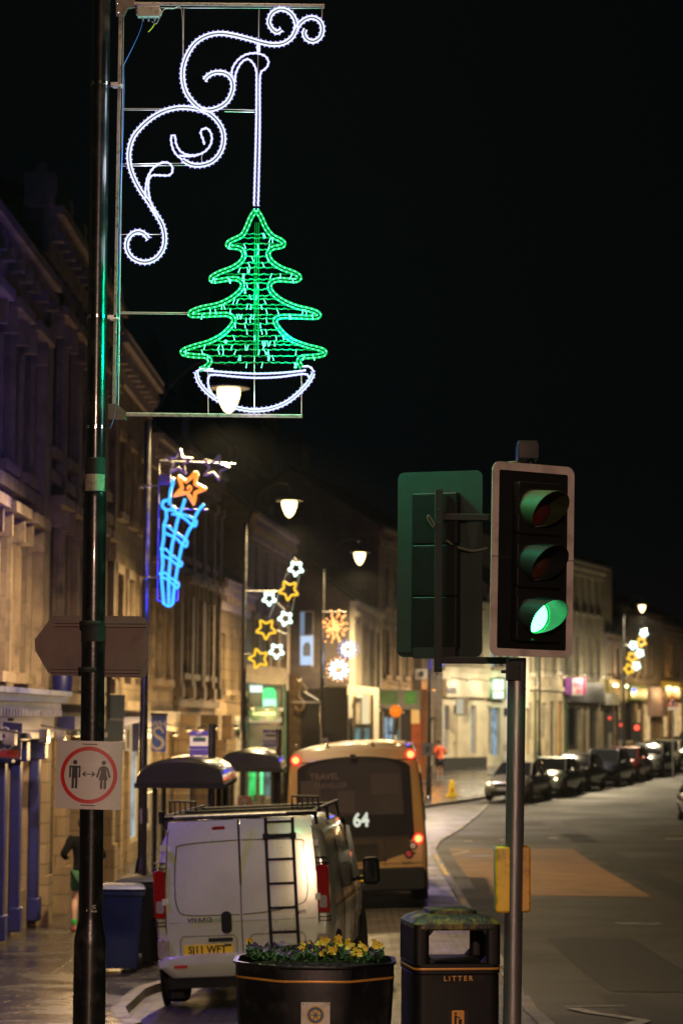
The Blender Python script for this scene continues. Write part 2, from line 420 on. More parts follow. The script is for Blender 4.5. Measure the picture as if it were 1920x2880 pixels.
# ---------------------------------------------------------------- street lamps (the light of the scene)
M['lampglow'] = emat('lamp bulb glow', (1, .76, .34), 6, False)
M['lampcap'] = mat('lamp cap', (.05, .05, .045), .4, .3)
def lamp_post(base, head, label, light, col=(1, .72, .34), top=8.0, cone=172, lit=True, thin=.062):
    bx, by = base; bz = g(bx, by) + .1
    t = thing('street_lamp', (bx, by, bz), label, 'street lamp', 'tall swan-neck street lamps along the pavement')
    H = top
    p = MB().lathe([(.14, 0), (.14, .08), (.10, .12), (.10, 1.15), (.085, 1.25), (thin, 1.35), (thin, 1.36), (thin - .012, H - .45)], n=20)
    hx = head[0] - bx; hy = head[1] - by
    p.build('pole', M['black'], t)
    arm = smooth_path([(0, 0, H - 1.1), (hx * .04, hy * .04, H - .55), (hx * .28, hy * .28, H + .08), (hx * .65, hy * .65, H + .42), (hx, hy, H + .38), (hx, hy, H + .25)], 5)
    MB().tube(arm, .022, 8).build('arm', M['black'], t)
    MB().tube([(hx, hy, H + .3), (hx, hy, H + .14)], .045, 10).lathe([(.30, H + .03), (.31, H + .05), (.26, H + .09), (.10, H + .17)], (hx, hy, 0), 20).build('lamp_cap', M['lampcap'], t)
    MB().lathe([(.160, H + .03), (.168, H - .01), (.158, H - .09), (.125, H - .19), (.075, H - .28), (.02, H - .33)], (hx, hy, 0), 20).build('lamp_bulb', M['lampglow'] if lit else M['glass'], t)
    if light:
        L = bpy.data.lights.new('lamp_light', 'SPOT'); L.energy = light; L.color = col; L.shadow_soft_size = .14
        L.spot_size = R(cone if by > 0 else 62); L.spot_blend = .75 if by > 0 else 1.0
        o = bpy.data.objects.new('lamp_light', L); COL.objects.link(o); o.parent = t; o.location = (hx, hy, H - .42)
        if by < 0: o.rotation_euler = (R(63), 0, 0)
    return t
def X_(px, Y): return at(px, 2020, Y).x
def lamp_px(ppx, hpx, Y, *a, **k):
    return lamp_post((X_(ppx, Y), Y), (X_(hpx, Y), Y), *a, **k)
lamp_px(405, 633, 34.5, 'tall lamp post whose lit bulb shines through the bowl of the green tree light', 4400, cone=163)
lamp_px(684, 808, 52.6, 'lamp post carrying the string of yellow and white stars, bulb lit above them', 4800, cone=166)
lamp_px(905, 1008, 71, 'lamp post carrying the orange burst and snowflake lights', 5200)
lamp_px(1206, 1165, 90, 'lamp post standing behind the back of the left signal head', 7000, col=(1, .78, .46))
lamp_px(1516, 1560, 107, 'thin dark lamp post between the cream fronts behind the parked cars', 9000, col=(1, .80, .50))
lamp_px(1752, 1805, 121, 'small far lamp post with lit bulb above the distant star lights', 7500, col=(1, .80, .5))
lamp_px(1930, 2010, 150, 'farthest lamp post at the edge of the street bend', 5000)
# the row goes on behind the photographer
lamp_post((-1.9, -14.0), (1.2, -13.2), 'lamp post behind the photographer', 15000, col=(1, .60, .43), top=7.5)
# ---------------------------------------------------------------- near lamp post with its signs
YN = 14.9
PPM = F / YN
def postx(py): # centre of the near post, photo pixels
    return lerp_tab([(-600, 293), (0, 286), (1100, 271), (1900, 262), (2550, 256), (2880, 250), (3300, 247)], py)
npb = at(postx(3010), 3010, YN); npz = g(npb.x, YN) + .1
near = thing('street_lamp', (npb.x, YN, npz), 'black lamp post in front, wearing the distancing sign and the tree light', 'street lamp', 'tall swan-neck street lamps along the pavement')
def post_seg(name, segs, material, n=28):
    mb = MB(); ring = []
    pts = []; rs = []
    for py, r in segs:
        p = at(postx(py), py, YN); pts.append(p - near.location); rs.append(r)
    mb.tube(pts, rs, n)
    return mb.build(name, material, near)
zb = CAMZ + (2020 - 0) / PPM
post_seg('base', [(3060, .1), (2660, .099), (2640, .097), (2588, .075), (2575, .0745)], M['black'])
post_seg('pole', [(2580, .0735), (1900, .073), (1400, .0705), (1388, .067), (1380, .06), (1330, .06), (700, .0575), (0, .0565), (-500, .055), (-1150, .05)], M['black'])
post_seg('joint_collar', [(1345, .062), (1290, .0625), (1289, .0605)], M['matt'])
post_seg('joint_collar', [(792, .0595), (750, .0595)], M['black'])
post_seg('joint_collar', [(1805, .0755), (1760, .0755)], M['matt'])
tp = at(postx(-1150), -1150, YN) - near.location
MB().tube([tuple(tp + Vector(d)) for d in ((0, 0, -.3), (.05, -.1, .2), (.3, -.2, .55), (.7, -.3, .6), (.95, -.35, .45))], .024, 8).build('arm', M['galv'], near)
lh = tp + Vector((.95, -.35, .35))
MB().lathe([(.30, .0), (.31, .02), (.26, .06), (.10, .14)], tuple(lh), 20).build('lamp_cap', M['lampcap'], near)
MB().lathe([(.165, -.0), (.17, -.05), (.165, -.15), (.12, -.29), (.06, -.39), (.01, -.42)], tuple(lh), 20).build('lamp_bulb', M['lampglow'], near)
L = bpy.data.lights.new('lamp_light', 'SPOT'); L.energy = 1100; L.color = (1, .74, .45); L.shadow_soft_size = .14; L.spot_size = R(160); L.spot_blend = 1.0
o = bpy.data.objects.new('lamp_light', L); COL.objects.link(o); o.parent = near; o.location = lh + Vector((0, 0, -.6))
# a cream marker band with a pointed flap
c = at(postx(1358), 1358, YN) - near.location
mbp = MB()
for i in range(10):
    a0 = R(-150 + 13 * i); a1 = R(-150 + 13 * (i + 1)); r = .0655
    mbp.add([(c.x + r * math.cos(a), c.y + r * math.sin(a), c.z + z) for a in (a0, a1) for z in (-.055, .05)], [(0, 2, 3, 1)])
mbp.build('marker_plate', mat('cream marker', (.35, .33, .26), .5, dirt=(.2, .17, .12), dscale=20), near)
MB().lathe([(.0665, -.062), (.069, -.06), (.069, -.055), (.0665, -.053)], tuple(c), 24).build('plate_band', M['matt'], near)
# flaked old sticker
st = MB()
rr = random.Random(3)
for _ in range(26):
    px = postx(2560) + rr.uniform(-12, 16); py = 2556 + rr.uniform(-12, 10)
    p = at(px, py, YN - .075) - near.location
    s_ = rr.uniform(.002, .006); st.box(p.x - s_, p.x + s_, p.y + .003, p.y + .006, p.z - s_ * .7, p.z + s_ * .7)
st.build('sticker_remains', M['signwhite'], near)

# back of the direction sign, clamped behind the post
def flatM(px, py, Y, rot=0):
    "frame with x to the right, z up, y away from the viewer"
    p = at(px, py, Y); return p, Matrix.Rotation(rot, 4, 'Y')
c, _ = flatM(262, 1815, YN + .10)
ds = thing('direction_sign', c, 'brown-grey back of an arrow-shaped direction sign behind the post', 'road sign')
k = 1 / (F / (YN + .10))
def P2(pts, c0): return [((x - c0[0]) * k, (c0[1] - y) * k) for x, y in pts]
MB().prism(P2([(148, 1732), (395, 1732), (408, 1738), (416, 1752), (416, 1893), (408, 1903), (395, 1905), (150, 1900), (138, 1893), (100, 1830), (98, 1800)], (262, 1815)), 0, .006).build('panel', M['signback'], ds)
for y in (1756, 1885):
    b = MB(); a0, a1 = (155, 412) if y < 1800 else (148, 394)
    b.box((a0 - 262) * k, (a1 - 262) * k, -.022, -.001, (1815 - y - 7) * k, (1815 - y - 1) * k)
    b.box((a0 - 262) * k, (a1 - 262) * k, -.022, -.001, (1815 - y + 2) * k, (1815 - y + 5) * k)
    b.box((a0 - 262) * k, (a1 - 262) * k, -.006, -.0005, (1815 - y - 1) * k, (1815 - y + 2) * k)
    b.build('rail', M['signback'], ds)
    MB().lathe([(.0775, -.016), (.0785, -.014), (.0785, .014), (.0775, .016)], ((postx(y) - 262) * k, -.10, (1815 - y) * k), 24).build('clamp', M['matt'], ds)
MB().box((323 - 262) * k, (324 - 262) * k, -.001, 0, (1815 - 1752) * k, (1815 - 1733) * k).build('panel_joint', M['matt'], ds)

# distancing sign
c, _ = flatM(250, 2180, YN - .088)
k = 1 / (F / (YN - .088))
dt = thing('distancing_sign', c, 'square white sign, red ring round a man and woman kept apart', 'sign', rot=(0, R(1.2), 0))
# gently bowed round the post
n = 14; vs = []
wdt, hgt = 184 * k, 190 * k
def bow(x): return .10 * x * x / .2
for dy in (0, .003):
    for z in (-hgt / 2, hgt / 2):
        for i in range(n + 1):
            x = -wdt / 2 + wdt * i / n; vs.append((x, bow(x) + dy, z))
fs = []
N = n + 1
for i in range(n):
    fs.append((i, i + 1, N + i + 1, N + i)); fs.append((2 * N + i, 3 * N + i, 3 * N + i + 1, 2 * N + i + 1))
    fs.append((N + i, N + i + 1, 3 * N + i + 1, 3 * N + i)); fs.append((i, 2 * N + i, 2 * N + i + 1, i + 1))
fs += [(0, N, 3 * N, 2 * N), (n, 2 * N + n, 3 * N + n, N + n)]
MB().add(vs, fs).build('panel', M['signwhite'], dt)
def decal(name, polys, material, parent, off=.0012):
    "thin raised shapes that follow the bow"
    mb = MB()
    for poly in polys:
        b = len(mb.v)
        for x, z in poly: mb.v.append(Vector((x, bow(x) - off, z)))
        a = sum(poly[i][0] * poly[(i + 1) % len(poly)][1] - poly[(i + 1) % len(poly)][0] * poly[i][1] for i in range(len(poly)))
        f = [b + i for i in range(len(poly))]
        mb.f.append(f if a > 0 else f[::-1]); mb.m.append(0)
    return mb.build(name, material, parent, smooth=False)
ro_, ri_ = 79.5 * k, 68.5 * k
polys = []
for i in range(64):
    a0, a1 = 2 * math.pi * i / 64, 2 * math.pi * (i + 1) / 64
    polys.append([(ri_ * math.cos(a0), ri_ * math.sin(a0)), (ro_ * math.cos(a0), ro_ * math.sin(a0)), (ro_ * math.cos(a1), ro_ * math.sin(a1)), (ri_ * math.cos(a1), ri_ * math.sin(a1))])
decal('ring', polys, M['red'], dt)
def man(cx, woman=False):
    s = 1.0 * k
    def q(pts): return [((cx + x) * s, (y) * s) for x, y in pts]
    out = [q(circle(0, 35, 6.4, 18))]
    if not woman:
        out += [q(rrect(-8, 8, -10, 25.5, 4)), q(rrect(-16, -10.5, -8, 25.5, 2.7)), q(rrect(10.5, 16, -8, 25.5, 2.7)), q([(-12, 20), (12, 20), (12, 25.5), (-12, 25.5)]),
                q(rrect(-8.4, -1.2, -38, 2, 2.8)), q(rrect(1.2, 8.4, -38, 2, 2.8))]
    else:
        out += [q([(-9, 24), (-5, 26), (5, 26), (9, 24), (7.5, 8), (13, -13), (-13, -13), (-7.5, 8)]), q([(-10, 24), (-13, 20), (-20.5, -4), (-18, -7), (-14.5, -6), (-8.5, 16)]),
                q([(10, 24), (13, 20), (20.5, -4), (18, -7), (14.5, -6), (8.5, 16)]), q(rrect(-8.8, -1.4, -38, -10, 2.8)), q(rrect(1.4, 8.8, -38, -10, 2.8))]
    return out
decal('man_pictogram', man(-39), M['navy'], dt, .0016)
decal('woman_pictogram', man(41, True), M['navy'], dt, .0016)
decal('arrow', [[((x) * k, (y + .5) * k) for x, y in pts] for pts in ([(-19, 2), (-11, 9), (-7, 8), (-11, 3.2), (11, 3.2), (7, 8), (11, 9), (19, 2), (11, -5), (7, -4), (11, .8), (-11, .8), (-7, -4), (-11, -5)],)], M['navy'], dt, .0016)
for z in (86, -84): MB().box(-20 * k, 20 * k, -.003, .0, (z - 1.2) * k, (z + 1.2) * k).build('tie', mat('tie', (.06, .01, .01), .5), dt)

# ---------------------------------------------------------------- hanging christmas tree light
YT = 14.82
M['ropewhite'] = emat('white rope light', (.72, .78, 1.0), 1.35)
M['ledviolet'] = emat('violet fringe led', (.34, .28, 1.0), 2.0)  # violet fringe beside the white rope is put into the bead colour
M['ledwhite'] = emat('bright led', (.85, .9, 1.0), 6)
M['ropegreen'] = emat('green rope light', (.0, .70, .10), .95)
M['ledgreen'] = emat('green led', (.12, 1.0, .50), 3.0)
M['wiregreen'] = emat('green lit wire', (.0, .9, .05), .16, base=(.01, .05, .02))
M['linedark'] = mat('rope clip line', (.12, .12, .14), .5)
tb = at(330, 1180, YT)
tree = thing('tree_light', tb, 'green rope-light fir tree hanging in a white bowl below white scrolls', 'christmas light')
def tp_(cx, cy, dy=0):   # crop pixel (scale 1.96, origin 200,0) to a point of the decoration
    return at(200 + cx / 1.96, cy / 1.96, YT + dy) - tb
def rope(nm, mats, pts, off=8.5, r=.0056, step=27, bo=17, br=.0050, k=6, core=True, single=False, bdy=-.002):
    mb = MB(); p = smooth_path(pts, k)
    for s in ((-1, 1) if not single else (0,)):
        mb.tube([tp_(x, y) for x, y in resample(offset2(p, off * s), 9)], r, 7)
    p2 = resample(p, 6)
    for s in ((-1, 1) if not single else (-.7, .7)):
        for x, y in resample(offset2(p2, bo * s), step): mb.octa(tp_(x, y, bdy), br, 1)
    if core and not single: mb.tube([tp_(x, y, -.004) for x, y in resample(p, 9)], .0012, 4, m=2)
    return mb.build(nm, mats, tree)
WM = [M['ropewhite'], M['ledviolet'], M['linedark']]; GM = [M['ropegreen'], M['ledgreen']]
A = [(1160, 162), (1135, 178), (1108, 160), (1090, 120), (1108, 72), (1155, 50), (1203, 66), (1232, 105), (1240, 155), (1215, 208), (1165, 240), (1105, 245), (1040, 232), (985, 216), (900, 195), (820, 184), (750, 197), (690, 232), (647, 290), (620, 360), (615, 430), (630, 500), (665, 555), (712, 597), (760, 606), (815, 592), (860, 560), (885, 515), (893, 470), (880, 428), (845, 403), (795, 400), (755, 418), (732, 448)]
A2 = [(1240, 165), (1262, 128), (1300, 101), (1340, 98), (1373, 120), (1385, 160), (1372, 205), (1335, 228), (1298, 215), (1284, 185), (1292, 158)]
Cc = [(700, 603), (650, 595), (590, 594), (520, 610), (452, 645), (390, 697), (343, 757), (321, 830), (322, 900), (342, 970), (380, 1045), (425, 1110), (468, 1180), (503, 1240), (517, 1310), (508, 1370), (475, 1418), (430, 1442), (380, 1442), (333, 1416), (308, 1370), (312, 1322), (338, 1288), (375, 1277), (408, 1292), (430, 1322)]
D = [(712, 605), (765, 628), (810, 672), (837, 725), (840, 785), (820, 845), (778, 890), (720, 910), (662, 907), (613, 880)]
for P in (A, A2, Cc, D): rope('scroll_rope', WM, P)
leafs = [
 [(613, 880), (575, 845), (556, 800), (553, 752), (573, 750), (580, 795), (608, 838), (660, 856), (722, 845), (765, 805), (776, 755), (760, 716), (735, 708), (714, 728), (728, 770), (735, 800)],
 [(600, 858), (640, 862), (690, 858)],
 [(410, 1092), (412, 1035), (424, 975), (458, 922), (508, 895), (548, 905), (560, 937), (544, 965), (500, 967), (450, 967), (430, 990), (426, 1040), (434, 1092), (450, 1150), (480, 1205)],
 [(886, 425), (890, 375), (925, 325), (972, 298), (1025, 294), (1070, 310), (1088, 345), (1072, 378), (1046, 400), (1040, 470), (1040, 700), (1034, 1000), (1030, 1140)],
 [(905, 450), (908, 405), (935, 350), (970, 326), (1000, 345), (1020, 390), (1022, 470), (1020, 700), (1012, 1000), (1008, 1140)],
 [(1030, 235), (1026, 262), (1030, 292)], [(1042, 240), (1036, 265), (1040, 292)],
]
for P in leafs: rope('leaf_rope', WM, P, single=True, bo=8.5, r=.0056)
bowl = [
 [(690, 2052), (702, 2100), (740, 2152), (800, 2200), (880, 2238), (960, 2258), (1020, 2262), (1100, 2252), (1180, 2222), (1250, 2170), (1308, 2108), (1338, 2052)],
]
for P in bowl: rope('bowl_rope', WM, P, off=7, bo=15)
for P in ([(690, 2050), (720, 2034), (790, 2036)], [(1338, 2050), (1315, 2022), (1270, 2020)], [(720, 2040), (860, 2052), (1020, 2060), (1180, 2054), (1300, 2040)], [(755, 2112), (760, 2075), (790, 2066), (900, 2076), (1020, 2083), (1150, 2078), (1290, 2062), (1308, 2090)],
          [(800, 2200), (765, 2150), (755, 2112)]): rope('bowl_rope', WM, P, single=True, bo=7, r=.006)
TR = [(1022, 1158), (1048, 1200), (1073, 1255), (1110, 1300), (1165, 1330), (1165, 1356), (1110, 1368), (1086, 1398), (1105, 1440), (1160, 1478), (1225, 1502), (1258, 1525), (1240, 1546), (1140, 1542), (1096, 1565), (1105, 1608), (1160, 1655), (1240, 1690), (1330, 1712), (1366, 1733), (1342, 1749), (1180, 1743), (1127, 1758), (1132, 1792), (1170, 1840), (1220, 1878), (1300, 1907), (1388, 1930), (1392, 1953), (1340, 1964), (1272, 1970), (1254, 1995), (1275, 2030)]
TL = [(1018, 1158), (990, 1200), (965, 1260), (938, 1300), (872, 1333), (868, 1358), (930, 1368), (953, 1400), (938, 1440), (890, 1475), (820, 1502), (774, 1530), (788, 1549), (900, 1535), (943, 1560), (933, 1600), (880, 1645), (810, 1678), (720, 1697), (662, 1720), (668, 1739), (800, 1734), (868, 1735), (898, 1762), (880, 1800), (830, 1848), (760, 1885), (680, 1908), (618, 1932), (622, 1952), (690, 1962), (740, 1965), (766, 1988), (748, 2018), (708, 2038)]
for P in (TR, TL): rope('tree_outline_rope', GM, P, off=9, r=.0068, step=30, bo=9, br=.0056, k=4, core=False, bdy=-.008)
# wavy wires strung across the tree, with drop leds
def xl(P, y, side):
    best = None
    for a, b in zip(P, P[1:]):
        if min(a[1], b[1]) <= y <= max(a[1], b[1]) and a[1] != b[1]:
            x = a[0] + (b[0] - a[0]) * (y - a[1]) / (b[1] - a[1])
            if best is None or (side < 0 and x > best) or (side > 0 and x < best): best = x
    return best
rr = random.Random(5)
SL, SR = smooth_path(TL, 4), smooth_path(TR, 4)
for y in (1285, 1310, 1345, 1378, 1415, 1445, 1476, 1508, 1534, 1560, 1590, 1625, 1650, 1678, 1704, 1732, 1752, 1780, 1815, 1848, 1880, 1902, 1928, 1960, 2000, 2032):
    a, b = xl(SL, y, -1), xl(SR, y, 1)
    if a is None or b is None: continue
    wires = MB()
    n = int((b - a) / 9); ph = rr.random() * 6
    pts = []
    dro = rr.uniform(-7, 7)
    for i in range(n + 1):
        t = i / n; x = a + (b - a) * t
        pts.append((x, y + dro * math.sin(t * 3.1) + 2.6 * math.sin(i * 1.3 + ph) + 1.5 * math.sin(i * 3.1)))
    wires.tube([tp_(x, yy, .004 * math.sin(i)) for i, (x, yy) in enumerate(pts)], .0019, 4)
    wires.tube([tp_(x, yy + 4 + 2 * math.sin(i * 2.2), -.003) for i, (x, yy) in enumerate(pts)], .0009, 4)
    for _ in range(max(2, int((b - a) / 75))):
        x = rr.uniform(a + 8, b - 8); an = rr.uniform(-.5, .5)
        wires.tube([tp_(x, y, -.01), tp_(x + 22 * math.sin(an), y + 24 * math.cos(an), -.012)], .0028, 5, m=1)
        wires.octa(tp_(x + 22 * math.sin(an), y + 26 * math.cos(an), -.012), .0052, 1)
    wires.build('light_wire', [M['wiregreen'], M['ledgreen']], tree)
wires = MB()
for x0, x1 in ((1010, 1000), (1021, 1010), (1032, 1022)): wires.tube([tp_(x0 + 4, 1225, .006), tp_(x1 + 8, 1960, .006)], .0028, 5)
wires.build('centre_rod', M['wiregreen'], tree)
ledw = MB(); ledw.ball(tp_(852, 1884, -.02), .011, 8); ledw.build('bright_led', M['ledgreen'], tree)
# frame of the decoration
fr = MB()
def bar(mb, a, b, w, d=.012, dy=0, m=0):
    p, q = tp_(*a, dy), tp_(*b, dy); t = (q - p); L_ = t.length; t.normalize()
    u = Vector((0, 1, 0)); n_ = t.cross(u).normalized()
    vs = [p + n_ * s * w / 2 + u * e * d / 2 for s, e in ((-1, -1), (1, -1), (1, 1), (-1, 1))] + [q + n_ * s * w / 2 + u * e * d / 2 for s, e in ((-1, -1), (1, -1), (1, 1), (-1, 1))]
    mb.add(vs, [(0, 1, 2, 3)[::-1], (4, 5, 6, 7), (0, 1, 5, 4), (1, 2, 6, 5), (2, 3, 7, 6), (3, 0, 4, 7)], m)
bar(fr, (274, 60), (236, 2260), .0195, .02, .01)
bar(fr, (330, 20), (1392, 32), .0165, .02, .01); bar(fr, (1391, 24), (1391, 48), .012)
bar(fr, (290, 2286), (1275, 2297), .0200, .02, .01)
fr.build('frame', M['salmonmetal'], tree, bevel=.001)
rods = MB()
for a, b in (((345, 42), (1390, 46)), ((622, 44), (618, 330)), ((1036, 44), (1029, 400)), ((1384, 46), (1382, 110)), ((285, 599), (560, 600)), ((285, 606), (560, 607)), ((840, 602), (1012, 607)), ((845, 615), (1012, 618)), ((275, 905), (640, 900)), ((275, 916), (640, 912)), ((720, 850), (722, 895)), ((268, 1293), (498, 1292)),
             ((262, 1721), (655, 1724)), ((262, 1729), (655, 1732)), ((754, 2040), (756, 2282)), ((1010, 1960), (1010, 2290)), ((1270, 2040), (1270, 2288)), ((300, 2276), (1275, 2287)), ((290, 90), (262, 2240))):
    rods.tube([tp_(*a, .006), tp_(*b, .006)], .0026, 6)
rods.build('rod', M['greymetal'], tree)
hb = MB()
def plate(mb, pts, d0=-.008, d1=.03):
    ps = [tp_(*p) for p in pts]; mb.prism([(p.x, p.z) for p in ps], ps[0].y + d0, ps[0].y + d1)
plate(hb, [(248, 0), (350, -5), (347, 38), (312, 44), (293, 85), (250, 85)])
hb.build('corner_bracket', M['signback'], tree); hb = MB()
plate(hb, [(205, 2226), (258, 2226), (262, 2262), (306, 2272), (305, 2314), (206, 2310)])
plate(hb, [(256, 2228), (300, 2268), (258, 2262)], .0, .004)
hb.build('corner_bracket', M['signback'], tree)
bo = MB()
for x, y in ((256, 20), (300, 20), (262, 68), (215, 2240), (214, 2298), (295, 2305)): bo.octa(tp_(x, y, -.012), .004)
bo.build('bolt', M['steel'], tree)
jb = MB(); plate(jb, [(368, 40), (490, 40), (490, 96), (368, 96)], -.03, .02); plate(jb, [(360, 56), (498, 56), (498, 84), (360, 84)], -.02, .015)
j = jb.build('junction_box', mat('junction box', (.3, .27, .25), .5, dirt=(.2, .12, .08), dscale=25), tree, bevel=.002)
gl = MB()
for x in (396, 428, 462): gl.tube([tp_(x, 96), tp_(x, 116)], .0062, 8); gl.tube([tp_(x, 104), tp_(x, 109)], .0075, 8)
gl.build('cable_gland', M['greymetal'], j)
cb = MB()
cb.tube([tp_(x, y, -.006) for x, y in smooth_path([(396, 116), (380, 170), (340, 260), (300, 340), (290, 372), (292, 500), (284, 800), (272, 1100), (266, 1500), (262, 1850), (250, 2150), (240, 2290), (215, 2360)], 4)], .0028, 6)
cb.build('blue_cable', mat('blue cable', (.02, .16, .5), .35), tree)
cb = MB(); cb.tube([tp_(x, y, -.012) for x, y in smooth_path([(460, 132), (448, 150), (426, 176)], 3)], .0042, 6); cb.build('yellow_tail', mat('yellow sleeve', (.6, .62, .02), .4), tree)
cb = MB(); cb.tube([tp_(x, y, 0) for x, y in smooth_path([(445, 118), (470, 130), (492, 90), (515, 50), (560, 48), (610, 56), (616, 320)], 4)], .0026, 6); cb.build('clear_cable', M['greymetal'], tree)
for y in (465, 1748):
    py = y / 1.96; cx = postx(py)
    p = at(cx, py, YN) - tb
    b = MB().lathe([(.0590, -.011), (.0605, -.010), (.0605, .010), (.0590, .011)], tuple(p), 30)
    b.build('band_clamp', M['steel'], tree)
    a = tp_(218 if y < 600 else 200, y, .0); q = tp_(286 if y < 600 else 262, y + 4, .0)
    b = MB().box(a.x, q.x - .01, a.y, a.y + .03, a.z - .010, a.z + .014); b.box(a.x + .012, q.x + .004, a.y - .01, a.y + .045, a.z - .014, a.z - .004)
    b.build('clamp_bracket', M['greymetal'], tree, bevel=.002)
p = at(postx(1202), 1202, YN) - tb
MB().lathe([(.0590, -.011), (.0605, -.010), (.0605, .010), (.0590, .011)], tuple(p), 30).build('band_clamp', M['steel'], tree)
for cx, cy, e, col in ((700, 430, 9, (.75, .82, 1)), (430, 880, 9, (.75, .82, 1)), (1000, 700, 6, (.75, .82, 1)), (1190, 170, 3, (.75, .82, 1)), (400, 1330, 4, (.75, .82, 1)), (1010, 2200, 5, (.8, .86, 1)),
                       (1010, 1400, 30, (0, 1, .42)), (1010, 1620, 45, (0, 1, .42)), (850, 1850, 45, (0, 1, .3)), (1200, 1850, 90, (0, 1, .5))):
    L = bpy.data.lights.new('rope_light', 'POINT'); L.energy = e; L.color = col; L.shadow_soft_size = .12
    o = bpy.data.objects.new('rope_light', L); COL.objects.link(o); o.parent = tree; o.location = tp_(cx, cy, -.02)

# ---------------------------------------------------------------- traffic signals
YS = 14.9
M['lensgreen'] = emat('lit green lens', (.17, 1.0, .40), 4.5)
M['lensred'] = mat('red lens', (.05, .002, .002), .35, 0, .2, 60, coat=.5)
M['lensamber'] = mat('amber lens', (.04, .012, .002), .35, 0, .2, 60, coat=.5)
M['hood'] = mat('black visor', (.011, .012, .011), .5, 0, .2, 12, .05, 30, spec=.3)
M['hoodtint'] = mat('yellow-green visor', (.030, .042, .008), .6, 0, .35, 12, .1, 30)  # yellow-green light on the red lamp's visor is put into this colour
b0 = at(1437, 3030, YS); sz = g(b0.x, YS) + .1
sp = thing('traffic_signal', (b0.x, YS, sz), 'green traffic light in a pale-edged board on a grey pole', 'traffic light')
loc = sp.location
def sl(px, py, Y=YS): return at(px, py, Y) - loc
MB().tube([(0, 0, 0), sl(1453, 1850)], .0565, 28).tube([(0, 0, 0), (0, 0, .06)], .09, 20).build('pole', M['galv'], sp)
s_ = 1 / PPM
hm = MB(); c = sl(1452, 1880); hm.box(c.x - .063, c.x + .02, -.07, .07, c.z - .075, c.z + .06); hm.box(c.x - .095, c.x - .06, -.03, .03, c.z - .03, c.z - .01)
hm.build('pole_cap', M['matt'], sp, bevel=.004)
TH = R(28)
# board frame: x along the board, y out of its back, z up, origin at board centre
bc = sl(1491, 1580) + Vector((0, -.16, 0))
FR = Matrix.Translation(bc) @ Matrix.Rotation(TH, 4, 'Z') @ Matrix.Rotation(R(.9), 4, 'Y')
hw, hh = .297, .590
MB().prism(rrect(-hw, hw, -hh, hh, .055, 6), 0, .004, 0, FR).build('backing_board', M['boardwhite'], sp)
MB().prism(rrect(-hw + .05, hw - .05, -hh + .045, hh - .05, .012), -.0025, 0.0015, 0, FR).build('backing_centre', M['blackplastic'], sp)
MB().box(-hw, hw, -.0032, -.0008, -.002 + .01, .002 + .01, 0, FR).build('board_joint', M['matt'], sp)
hs = MB()
for k_ in range(3):
    z0 = .47 - k_ * .325
    hs.prism(rrect(-.155, .165, z0 - .318, z0, .02), -.075, .09, 0, FR)
hs.build('housing', M['blackplastic'], sp, bevel=.006)
def visor(zc, Lmax=.262, material=None, xc=-.04):
    mb = MB(); n = 36; rings = []
    ro, ri = .113, .1085
    def Lf(a):   # a from top
        return .012 + Lmax * (.5 + .5 * math.cos(a)) ** .58
    b = 0
    vs = []
    for rad in (ro, ri):
        for t in (0, .5, 1):
            for i in range(n):
                a = 2 * math.pi * i / n
                vs.append((xc + rad * math.sin(a), -.078 - Lf(a) * t, zc + rad * math.cos(a) - .10 * Lf(a) * t))
    fs = []
    for side in (0, 1):
        for t in (0, 1):
            for i in range(n):
                j_ = (i + 1) % n; q = (side * 3 + t) * n
                f = (q + i, q + j_, q + n + j_, q + n + i)
                fs.append(f if side == 0 else f[::-1])
    for i in range(n):
        j_ = (i + 1) % n; fs.append((2 * n + i, 2 * n + j_, 5 * n + j_, 5 * n + i))
    mb.add([FR @ Vector(v) for v in vs], fs)
    for i in range(1): pass
    return mb
LM = [M['lensred'], M['lensamber'], M['lensgreen']]
for k_, nm in enumerate(('red_lamp', 'amber_lamp', 'green_lamp')):
    zc = .31 - k_ * .325
    v = visor(zc).build('visor', [M['hoodtint'], M['hood'], M['hood']][k_], sp, ang=50)
    rimm = MB(); 
    rimm.lathe([(.104, 0), (.12, 0), (.12, .012), (.104, .012)], (0, 0, 0), 36, 0, FR @ Matrix.Translation((-.04, -.0745, zc)) @ Matrix.Rotation(R(90), 4, 'X'))
    rimm.f = rimm.f[:-2]; rimm.m = rimm.m[:-2]
    lens = MB().lathe([(.103, 0), (.098, .010), (.07, .020), (.03, .025)], (0, 0, 0), 32, 0, FR @ Matrix.Translation((-.04, -.0745, zc)) @ Matrix.Rotation(R(90), 4, 'X')).build('lens', LM[k_], sp)
    rimm.build('lens_rim', M['hood'], sp)
p = FR @ Vector((.005, -.155, .31 - .65))
L = bpy.data.lights.new('signal_light', 'SPOT'); L.energy = 420; L.color = (.0, 1, .16); L.shadow_soft_size = .06; L.spot_size = R(150); L.spot_blend = .6
o = bpy.data.objects.new('signal_light', L); COL.objects.link(o); o.parent = sp
o.matrix_local = FR @ Matrix.Translation((-.04, -.105, .31 - .65)) @ Matrix.Rotation(R(90), 4, 'X')
hg = MB()
for z in (.40, .12, -.2): hg.tube([FR @ Vector((-.16, -.078, z + .03)), FR @ Vector((-.16, -.078, z - .03))], .007, 8)
hg.build('hinge', M['blackplastic'], sp)
